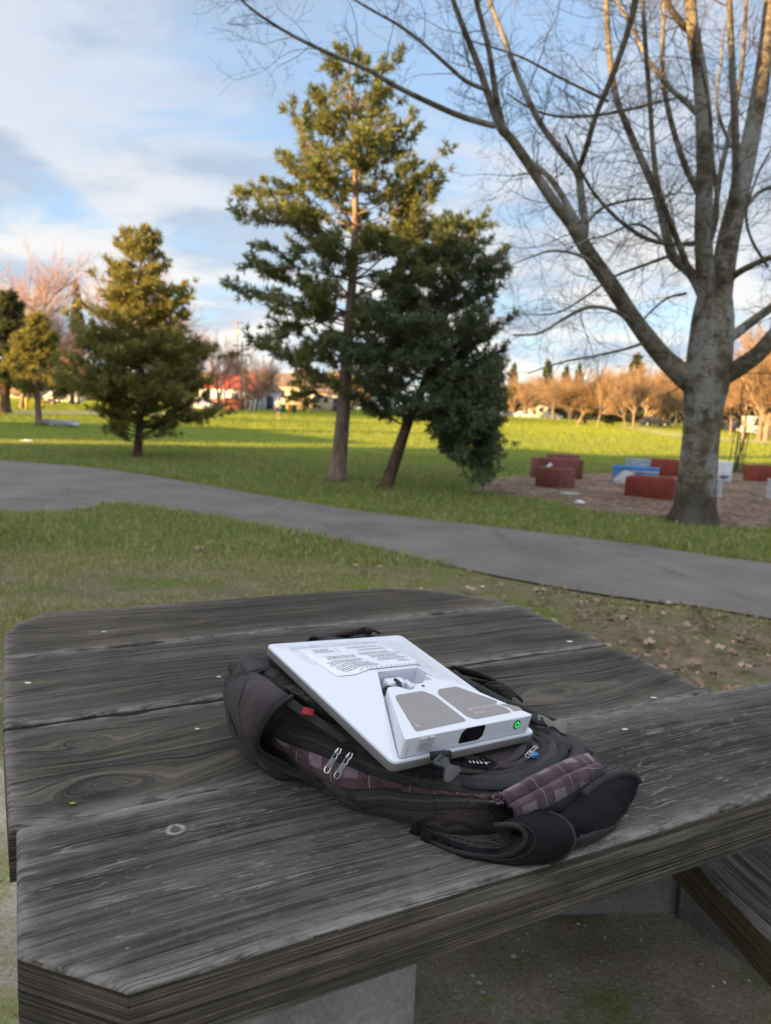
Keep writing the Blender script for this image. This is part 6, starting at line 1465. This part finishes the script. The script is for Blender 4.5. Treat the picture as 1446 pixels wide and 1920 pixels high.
for i, (s_, u, h_) in enumerate([(41, -14, 7), (46.5, -22, 9), (52, -10, 6), (58, -24, 10), (66, -18, 8), (74, -30, 11), (84, -12, 9), (95, -28, 12)]):
    c = LN*s_+LD*u  # evergreens added outside the frame so their shade falls across the field
    if c[0] > -.56*c[1]-2: c = np.array([-.56*c[1]-5, c[1]])
    r = dup(ff, (c[0], c[1], 0), i*1.1, h_/10); r['label'] = ['unseen evergreen added left of the field to cast shade, nearest', 'second unseen evergreen added off to the left', 'third unseen evergreen added off left, short', 'fourth unseen evergreen added off left, tall', 'fifth unseen evergreen added off left', 'sixth unseen evergreen added off left, tallest row', 'seventh unseen evergreen added off left', 'last unseen evergreen added off left, far up the field'][i]; r['group'] = 'evergreens added outside the view at left to shade the field'
# ------------------------------------------------------------------ planters and park things
m_red = two_tone('red_brown_paint', (.17, .036, .024), (.24, .052, .034), 3, .65, fine=30, fine_amt=.2, bumpd=.002)
m_red2 = two_tone('dull_red_paint', (.16, .055, .046), (.22, .08, .068), 3, .7, fine=30, fine_amt=.2, bumpd=.002)
m_soil = two_tone('planter_soil', (.06, .042, .03), (.10, .07, .05), 8, .95, fine=40, bumpd=.02)
m_zinc = two_tone('galvanised', (.34, .36, .38), (.48, .50, .52), 5, .45, fine=20, fine_amt=.15, bumpd=.001)
m_wpaint = two_tone('white_paint', (.55, .56, .58), (.68, .69, .70), 4, .6, fine=20, fine_amt=.15, bumpd=.001)
m_bluep = two_tone('blue_paint', (.07, .20, .45), (.11, .27, .55), 4, .6, fine=20, fine_amt=.15, bumpd=.001)
def planter_box(a, b_, depth, h, mat, lab, group=None, wall=.05, soil=.7, turn=1, rot=None):
    """wooden planter whose front runs from a to b (world), depth goes away from the camera"""
    a = np.array(a, float)[:2]; b_ = np.array(b_, float)[:2]; L = np.linalg.norm(b_-a); d = (b_-a)/L; rz = math.atan2(d[1], d[0])
    r = empty('planter', ((a[0]+b_[0])/2, (a[1]+b_[1])/2, 0), rz, lab, 'planter', group)
    def board(x0, x1, y0, y1, z0, z1):
        m_ = MB(); m_.box(((x0+x1)/2, (y0+y1)/2, (z0+z1)/2), (abs(x1-x0)/2, abs(y1-y0)/2, (z1-z0)/2)); return bevel(m_.build('side_board', mat, r), .006)
    board(-L/2, L/2, 0, wall, -.01, h); board(-L/2, L/2, depth-wall, depth, -.01, h-.002)
    board(-L/2, -L/2+wall, wall+.002, depth-wall-.002, -.01, h-.004); board(L/2-wall, L/2, wall+.002, depth-wall-.002, -.01, h-.004)
    m_ = MB(); m_.box((0, depth/2, h*soil/2), (L/2-wall-.002, depth/2-wall-.004, h*soil/2)); m_.build('soil', m_soil, r); return r
GP = 'painted planters on the bark mulch'
# red-brown group left: two joined boxes
planter_box(P(1003, 913), P(1048, 919), .44, .36, m_red2, 'red brown box planter with a pale card on its side, front left of the mulch', GP)
planter_box(P(994, 894), P(1006, 898), .95, .42, m_red2, 'taller open red brown box at the back left of the mulch', GP)
planter_box(P(1036, 888), P(1085, 889), .35, .42, m_red2, 'pinkish brown box behind the front left planter', GP)
m_ = MB(); p = P(1019, 914); tag(m_.box((p[0], p[1]-.02, .26), (.055, .006, .055), .15) or m_.build('card', m_wpaint), 'small pale card fixed to the red brown planter front', 'card')
m_ = MB(); a = AT(1024, 879, 13.9); m_.box((0, 0, 0), (.03, .008, .14)); o = m_.build('garden_marker', m_wpaint); o.location = a; o.rotation_euler = (0, .75, 0); tag(o, 'white slanted marker stuck in the back left red planter', 'marker')
planter_box(P(1170, 933), P(1262, 941), .55, .35, m_red, 'bright red brown long planter beside the big bare trunk', GP)
planter_box(P(1218, 893), P(1276, 896), .4, .40, m_red, 'dark red planter behind the blue trough', GP)
planter_box(P(1418, 905), P(1500, 906), .4, .37, m_red, 'red planter cut by the right frame edge', GP)
# blue oval trough with a white painted wave
def trough(c, L, W, h, lab, mats, wave=True):
    r = empty('trough', tuple(c), R(4), lab, 'planter', GP)
    n = 48; mbb = MB(); V = []
    a = [i/n*2*math.pi for i in range(n)]
    def pt(t, k, z): return (math.copysign(abs(math.cos(t))**.7, math.cos(t))*L/2*k, math.copysign(abs(math.sin(t))**.9, math.sin(t))*W/2*k, z)
    lv = [(.95, 0), (.965, h*.12), (.96, h*.33), (.975, h*.36), (.97, h*.62), (.985, h*.65), (.985, h*.94), (1.02, h*.97), (1.02, h), (.97, h), (.95, h*.72), (.02, h*.74)]
    for k, z in lv: V += [pt(t, k, z) for t in a]
    Fc = [(i*n+j, i*n+(j+1) % n, (i+1)*n+(j+1) % n, (i+1)*n+j) for i in range(len(lv)-1) for j in range(n)]
    mbb.add(V, Fc); body_ = recalc(mbb.build('body', mats[0], r, True))
    if wave:                                   # painted white crest rising to the left, thin white lines to the right
        w2 = MB(); V = []; m = 40
        def prof(u): return .25+.62*math.exp(-((u-.30)/.20)**2) if u < .75 else .2
        for i in range(m+1):
            u = i/m; t = math.pi*(1.02+.96*u); zt = h*min(.93, prof(u)); V += [pt(t, .992, h*.02), pt(t, .999, zt)]
        w2.add(V, [(2*i, 2*i+2, 2*i+3, 2*i+1) for i in range(m)]); recalc(w2.build('painted_wave', m_wpaint, body_))
        for q in range(2):
            w3 = MB(); V = []
            for i in range(m+1):
                u = .38+.42*i/m; t = math.pi*(1.02+.96*u); z = h*(.80-.22*q-.10*(u-.38)); V += [pt(t, 1.003, z), pt(t, 1.003, z+h*.05)]
            w3.add(V, [(2*i, 2*i+2, 2*i+3, 2*i+1) for i in range(m)]); recalc(w3.build('painted_line', m_wpaint, body_))
    return r
pa, pb = P(1157, 909), P(1240, 912); c = (pa+pb)/2; c[1] += .28
trough(c, np.linalg.norm(pb-pa), .7, .34, 'blue metal trough with a white painted wave, behind the bright red planter', [m_bluep])
# galvanised tub behind
def tub(c, r_, h, lab, mat, bands=True, name='tub', cat='planter', group=GP):
    r = empty(name, tuple(c), 0, lab, cat, group); m_ = MB(); m_.lathe([(r_*.86, 0), (r_*.90, h*.3), (r_*.915, h*.32), (r_*.90, h*.34), (r_*.95, h*.66), (r_*.965, h*.68), (r_*.95, h*.70), (r_, h*.96), (r_*1.03, h*.98), (r_*1.03, h), (r_*.97, h), (r_*.93, h*.7), (.01, h*.7)], sides=36); recalc(m_.build('body', mat, r, True)); return r
tub(P(1202, 897)+np.array([0, .25, 0]), .265, .40, 'round pale blue tub behind the painted trough', two_tone('pale_blue_zinc', (.25, .32, .40), (.38, .46, .54), 5, .5, bumpd=.001))
planter_box(P(1338, 905), P(1371, 906), .4, .46, m_wpaint, 'white painted planter with dark blue splashes, right of the big trunk', GP)
w4 = MB(); pw = P(1354, 906)
for dx, dz, s_ in ((-.03, .13, .05), (.03, .12, .06), (.09, .15, .045), (0, .17, .03)): w4.lathe([(s_, 0), (s_*.3, .001)], (0, 0, 0), 9); V = w4.V[-1]; w4.V[-1] = np.array([(pw[0]+dx+v[0], pw[1]-.012-v[2]*2, dz+v[1]*.5) for v in V])
o = w4.build('paint_splash', plain('navy_paint', (.03, .05, .14), .6)); 
wpl = [x for x in bpy.data.objects if x.get('label', '').startswith('white painted planter')][0]
o.parent = wpl; bpy.context.view_layer.update(); o.matrix_parent_inverse = wpl.matrix_world.inverted()
def post(px, py, w_, h, lab):
    p = P(px, py); r = MB(); r.box((0, 0, h/2-.02), (w_, w_, h/2+.02)); 
    r.box((0, 0, h+.012), (w_*1.12, w_*1.12, .012)); r.box((0, 0, .03), (w_*1.15, w_*1.15, .03)); o = bevel(r.build('post', m_zinc), .004); o.location = (p[0], p[1], 0); return tag(o, lab, 'post')
post(1344, 934, .055, .30, 'squat pale grey post at the right foot of the big trunk'); post(1444, 936, .05, .33, 'pale post at the right frame edge on the mulch')
# stones and litter on the mulch
def stone(px, py, s, lab, mat, fl=.4, Yd=None):
    p = P(px, py) if Yd is None else far_tree_base(px, Yd); bm = bmesh.new(); bmesh.ops.create_icosphere(bm, subdivisions=3, radius=1)
    for v in bm.verts: n_ = noise.noise(v.co*1.6+Vector((px, 0, 0))); v.co *= 1+.35*n_; v.co.x *= s; v.co.y *= s*.6; v.co.z *= s*fl
    me = bpy.data.meshes.new('rock'); bm.to_mesh(me); bm.free(); me.materials.append(mat); o = bpy.data.objects.new('rock', me); COL.objects.link(o); o.location = (p[0], p[1], p[2]+s*fl*.5); return tag(o, lab, 'rock')
m_rock = two_tone('grey_stone', (.20, .20, .20), (.32, .32, .31), 4, .9)
stone(1066, 928, .20, 'flat bluish slab lying before the front left planter', m_rock, .16); stone(1088, 945, .07, 'small white stone on the mulch below the planters', m_wpaint, .5)
stone(90, 794, .42, 'left one of the low boulders by the small far pine', m_rock, .42, 31.5); stone(110, 796, .48, 'middle boulder by the small far pine', m_rock, .38, 31); stone(128, 797, .46, 'right one of the low boulders beside the small far pine', m_rock, .42, 30.6)
stone(50, 829, .20, 'pale flat stone in the turf left of the young pine', m_wpaint, .22)
# table end at the left frame edge
tb = empty('picnic_table', tuple(P(-20, 905, 0)), 0, 'far picnic table, only its grey end showing at the left frame edge', 'picnic table')
pe = P(8, 868, .75)-np.array([.55, 0, 0]); lo = np.array(tb.location)
m_ = MB(); 
for q in range(4): m_.box((pe[0]-lo[0]-.9, pe[1]-lo[1]+.16+q*.2, .75-.03), (.9, .095, .03))
bevel(m_.build('table_top', m_conc, tb), .004); m_ = MB(); m_.box((pe[0]-lo[0]-.9, pe[1]-lo[1]+.45, .35), (.12, .3, .35)); m_.build('pedestal', m_conc, tb)

# ------------------------------------------------------------------ the street beyond the field
m_beige = two_tone('beige_siding', (.42, .34, .25), (.52, .43, .32), .5, .85, fine=3, bumpd=.001); m_whitew = two_tone('white_render', (.58, .60, .64), (.68, .70, .73), .5, .8, fine=3, bumpd=.001)
m_brick = two_tone('red_brick', (.20, .070, .055), (.28, .10, .08), .8, .9, fine=6, bumpd=.002); m_redroof = two_tone('red_roof', (.42, .075, .045), (.55, .12, .06), .7, .8, fine=5, bumpd=.002)
m_brownroof = two_tone('brown_roof', (.16, .11, .08), (.24, .17, .12), .7, .85, fine=5, bumpd=.002); m_pane = plain('street_pane', (.05, .06, .08), .15, .5)
def street_house(x0, x1, base_y, eave_y, ridge_y, Yd, lab, wm, rm, dep=8, lower=None, nwin=3, gable=False, door=True):
    a, c = far_tree_base(x0, Yd), far_tree_base(x1, Yd); L = c[0]-a[0]; ze = AT((x0+x1)/2, eave_y, Yd)[2]-a[2]; zr = AT((x0+x1)/2, ridge_y, Yd)[2]-a[2]
    r = empty('house', ((a[0]+c[0])/2, Yd+dep/2, a[2]), 0, lab, 'house'); w_ = MB(); w_.box((0, 0, ze/2-.3), (L/2, dep/2, ze/2+.3)); w_.build('wall', wm, r)
    rf = MB(); e = .5
    if gable: pts = [(-L/2-e, ze-.1), (L/2+e, ze-.1), (0, zr)]; rf.prism(pts, -dep/2-e, dep/2+e, fn=lambda x, z, y: (x, y, z)); recalc(rf.build('roof', rm, r))
    else:
        rf.add([(-L/2-e, -dep/2-e, ze-.1), (L/2+e, -dep/2-e, ze-.1), (L/2+e, dep/2+e, ze-.1), (-L/2-e, dep/2+e, ze-.1), (-L/2+1.2, 0, zr), (L/2-1.2, 0, zr)], [(0, 1, 5, 4), (1, 2, 5), (2, 3, 4, 5), (3, 0, 4), (3, 2, 1, 0)]); recalc(rf.build('roof', rm, r))
    if lower: 
        l_ = MB(); l_.box((lower[0]*L, -dep/2-.06, ze*.24), (lower[1]*L, .05, ze*.24)); l_.build('brick_base', m_brick, r)
    for i in range(nwin):
        x = -L/2+(i+.5)*L/nwin; f = MB(); f.box((x, -dep/2-.04, ze*.62), (min(.8, L/nwin*.3), .05, ze*.17)); fo = f.build('window', m_trim, r); p_ = MB(); p_.box((x, -dep/2-.10, ze*.62), (min(.68, L/nwin*.25), .02, ze*.135)); p_.build('pane', m_pane, fo)
    if door: d_ = MB(); d_.box((L*.32, -dep/2-.05, 1.0), (.48, .05, 1.0)); d_.build('door', plain('dark_door', (.06, .07, .09), .5), r)
    return r
street_house(372, 480, 760, 727, 698, 108, 'house with a bright red roof, white wall and brick base beyond the field', m_whitew, m_redroof, 9, (0.0, .28), 4)
street_house(478, 512, 760, 730, 712, 112, 'narrow white house right of the red roofed one', m_whitew, m_brownroof, 8, None, 2, True)
street_house(500, 590, 760, 722, 698, 130, 'long beige house behind the walking person', m_beige, m_brownroof, 9, None, 5)
street_house(100, 175, 765, 742, 722, 120, 'beige house seen through the young pine, left', m_beige, m_brownroof, 9, None, 4)
street_house(20, 62, 760, 738, 716, 125, 'beige house behind the small far pine', m_beige, m_brownroof, 8, None, 2, True)
street_house(580, 640, 760, 735, 715, 125, 'low beige house behind the tall pine trunk', m_beige, m_brownroof, 8, None, 3)
street_house(990, 1035, 775, 757, 745, 170, 'pale low house on the horizon behind the orange trees', m_beige, m_brownroof, 8, None, 3)
# utility poles, lamp
def upole(px, top, Yd, lab, arms=2, w_=.16):
    b_ = far_tree_base(px, Yd); h = AT(px, top, Yd)[2]-b_[2]; r = empty('utility_pole', tuple(b_), 0, lab, 'utility pole', 'utility poles along the far road')
    m_ = MB(); m_.tube([(0, 0, -.2), (0, 0, h)], [w_, w_*.7], 8); m_.build('pole', plain('pole_wood', (.26, .19, .13), .9), r)
    for i in range(arms): a = MB(); a.box((0, -.1, h-.5-i*1.1), (1.1, .06, .06)); a.build('crossarm', m_trfar, r)
    t = MB(); t.tube([(.28, 0, h-2.6), (.28, 0, h-1.7)], [.24, .24], 10); t.build('transformer', m_wpaint, r); return r
upole(452, 640, 92, 'utility pole rising before the white house, right of the red roof'); upole(443, 600, 140, 'utility pole farther back above the red roof'); upole(415, 705, 88, 'short pole left of the brick wall', 0); upole(150, 585, 110, 'utility pole left of the young pine'); upole(54, 555, 100, 'sunlit utility pole behind the small far pine')
lb = far_tree_base(1092, 140); lr = empty('street_lamp', tuple(lb), 0, 'thin street lamp with a shining round head over the orange trees', 'street lamp'); hL = AT(1092, 709, 140)[2]-lb[2]
m_ = MB(); m_.tube([(0, 0, 0), (0, 0, hL)], [.12, .07], 8); m_.build('pole', m_zinc, lr); m_ = MB(); m_.lathe([(.03, -.22), (.24, -.12), (.28, .0), (.24, .12), (.03, .22)], (0, 0, hL), 14); m_.build('lamp_head', plain('lamp_glow', (.8, .8, .8), .4, emit=((1, .97, .9), .9)), lr, True)
# cars
def car(px, Yd, rz, mat, lab, van=False, L=4.3):
    b_ = far_tree_base(px, Yd); r = empty('parked_car', tuple(b_), rz, lab, 'car', 'vehicles parked beyond the field'); h = 1.95 if van else 1.45; W = .85
    pr_ = [(-L/2, .3), (-L/2, .85), (-L/2+.3, .95), (-L/2+.9, h) if not van else (-L/2+.15, h), (L/2-1.7, h), (L/2-1.0, .95), (L/2-.1, .8), (L/2, .3)]
    m_ = MB(); m_.prism(roundpoly(pr_, .12, 3), -W, W, fn=lambda x, z, y: (x, y, z)); bevel(recalc(m_.build('body', mat, r)), .05, 2)
    for sy in (-1, 1):
        m_ = MB(); xa = -L/2+(1.0 if not van else .4); m_.prism([(xa, 1.0), (xa+.35, h-.12), (L/2-1.75, h-.12), (L/2-1.2, 1.0)], W*.98, W*1.02, fn=lambda x, z, y, s_=sy: (x, y*s_, z)); recalc(m_.build('side_window', m_pane, r))
        for x in (-L/2+.8, L/2-.85): m_ = MB(); m_.tube([(x, sy*W*.80, .32), (x, sy*W*1.04, .32)], .32, 16); wo = m_.build('wheel', m_rub, r); m_ = MB(); m_.tube([(x, sy*W*1.04, .32), (x, sy*W*1.06, .32)], .17, 12); m_.build('rim', m_zinc, wo)
    m_ = MB(); m_.box((L/2-.02, .6, .68), (.05, .15, .08)); m_.build('headlight', m_wpaint, r); m_ = MB(); m_.box((L/2-.02, -.6, .68), (.05, .15, .08)); m_.build('headlight', m_wpaint, r)
    return r
m_cw = plain('white_car_paint', (.62, .62, .64), .3, .5, .03, 2); m_cd = plain('dark_car_paint', (.03, .032, .045), .25, .5, .1, 2); m_cb = plain('blue_grey_car_paint', (.10, .13, .19), .3, .5, .1, 2)
car(1436, 78, .15, m_cw, 'white van at the right frame edge beyond the pale path', True, 4.6); car(1228, 112, .1, m_cd, 'dark car parked between the orange trees left of the big trunk'); car(985, 150, .1, m_cw, 'white car on the horizon right of the dark pine'); car(1034, 150, 0, m_cb, 'grey blue car on the horizon by the orange trees'); car(955, 155, .2, m_cb, 'grey car nearest the dark pine on the horizon'); car(1400, 92, .05, m_cd, 'dark car half hidden left of the white van')
car(366, 86, .05, m_cw, 'white car seen past the right edge of the young pine'); car(385, 100, .0, m_cd, 'dark car behind the white one by the young pine'); car(120, 92, 0, m_cw, 'pale car behind the small pines at the left')
# bins
def bin_(px, Yd, mat, lab):
    b_ = far_tree_base(px, Yd); r = empty('wheeled_bin', tuple(b_), 0, lab, 'bin', 'bins by the far road'); m_ = MB(); m_.box((0, 0, .5), (.26, .30, .48), taper=1.15); bevel(m_.build('body', mat, r), .02); m_ = MB(); m_.box((0, 0, 1.02), (.33, .37, .04)); bevel(m_.build('lid', mat, r), .02); return r
m_gb = plain('green_bin', (.02, .10, .055), .5); m_ob = plain('orange_barrel', (.55, .25, .04), .5)
bin_(531, 94, m_gb, 'green bin nearest the walking person'); bin_(552, 95, m_gb, 'green bin close to the pine foliage'); bin_(544, 99, m_ob, 'orange barrel between the green bins')
# brick wall before the house, fences
m_ = MB(); a, c = far_tree_base(422, 96), far_tree_base(458, 96); m_.box(((a[0]+c[0])/2, 96, a[2]+.75), ((c[0]-a[0])/2, .15, .75)); m_.box(((a[0]+c[0])/2, 96, a[2]+1.55), ((c[0]-a[0])/2+.08, .22, .05)); tag(m_.build('brick_wall', m_brick), 'red brick garden wall before the white house', 'wall')
# pale bare tree with spreading roots and the flared bright foot
place_bare(pforms[0], 474, 665, 84, 'bare tree with a glowing flared foot between the two pines', 'pinkish bare trees at the left', .8)
# small round shrub, posts
for px, Yd, lab in [(82, 60, 'short yellow bollard beside the small far pine'), (50, 58, 'short pale bollard left of the small far pine')]:
    b_ = far_tree_base(px, Yd); m_ = MB(); m_.tube([(0, 0, 0), (0, 0, .85), (0, 0, .95)], [.10, .10, .05], 12); m_.tube([(0, 0, .6), (0, 0, .7)], .108, 12); o = m_.build('bollard', plain('yellow_paint', (.50, .38, .06), .5)); o.location = b_; tag(o, lab, 'bollard')
# person walking across the far grass
pb_ = far_tree_base(521, 64.5); pr_ = empty('person', tuple(pb_), 0, 'person in a pale top and navy shorts walking over the far grass', 'person')
def skin(name, J, E, rad, mat, parent, sub=2):
    me = bpy.data.meshes.new(name); me.from_pydata([tuple(j) for j in J], E, []); me.materials.append(mat); o = bpy.data.objects.new(name, me); COL.objects.link(o); o.parent = parent
    s_ = o.modifiers.new('skin', 'SKIN'); s_.use_smooth_shade = True
    for v, r_ in zip(me.skin_vertices[0].data, rad): v.radius = (r_[0], r_[1]) if hasattr(r_, '__len__') else (r_, r_)
    me.skin_vertices[0].data[0].use_root = True
    m_ = o.modifiers.new('sub', 'SUBSURF'); m_.levels = sub; m_.render_levels = sub; return o
J = [(0, 0, .95), (0, 0, 1.15), (0, 0, 1.38), (0, 0, 1.50), (0, -.01, 1.62), (0, 0, 1.74), (.17, 0, 1.42), (.22, .05, 1.15), (.20, -.08, .92), (.19, -.10, .83), (-.17, 0, 1.42), (-.23, -.06, 1.15), (-.22, -.16, .93), (-.21, -.20, .84), (.09, 0, .90), (.12, -.10, .50), (.12, .03, .09), (.13, -.10, .04), (-.09, 0, .90), (-.11, .10, .50), (-.11, .33, .14), (-.11, .24, .05)]
E_ = [(0, 1), (1, 2), (2, 3), (3, 4), (4, 5), (2, 6), (6, 7), (7, 8), (8, 9), (2, 10), (10, 11), (11, 12), (12, 13), (0, 14), (14, 15), (15, 16), (16, 17), (0, 18), (18, 19), (19, 20), (20, 21)]
rad = [(.15, .11), (.14, .10), (.17, .11), .055, (.085, .095), (.06, .07), .06, .045, .032, .038, .06, .045, .032, .038, .09, .058, .04, .045, .09, .058, .04, .045]
m_skin = plain('skin', (.40, .25, .19), .6); skin('body', J, E_, rad, m_skin, pr_)
skin('shirt', [(0, 0, 1.0), (0, 0, 1.2), (0, 0, 1.40), (.18, 0, 1.41), (.22, .04, 1.2), (-.18, 0, 1.41), (-.23, -.05, 1.2)], [(0, 1), (1, 2), (2, 3), (3, 4), (2, 5), (5, 6)], [(.165, .13), (.16, .12), (.185, .125), .075, .062, .075, .062], plain('pale_shirt', (.55, .50, .47), .8), pr_)
skin('shorts', [(0, 0, 1.0), (0, 0, .88), (.10, -.04, .70), (.12, -.09, .52), (-.10, .04, .70), (-.11, .09, .52)], [(0, 1), (1, 2), (2, 3), (1, 4), (4, 5)], [(.17, .13), (.16, .13), .10, .085, .10, .085], plain('navy_cloth', (.02, .03, .09), .8), pr_)
skin('hair', [(0, .02, 1.70), (0, .03, 1.78)], [(0, 1)], [.10, .085], plain('dark_hair', (.03, .022, .018), .7), pr_)
for x, y in ((.13, -.04), (-.11, .30)): m_ = MB(); m_.box((x, y-.04, .05), (.045, .12, .045), taper=.7); bevel(m_.build('shoe', m_wpaint, pr_), .015)
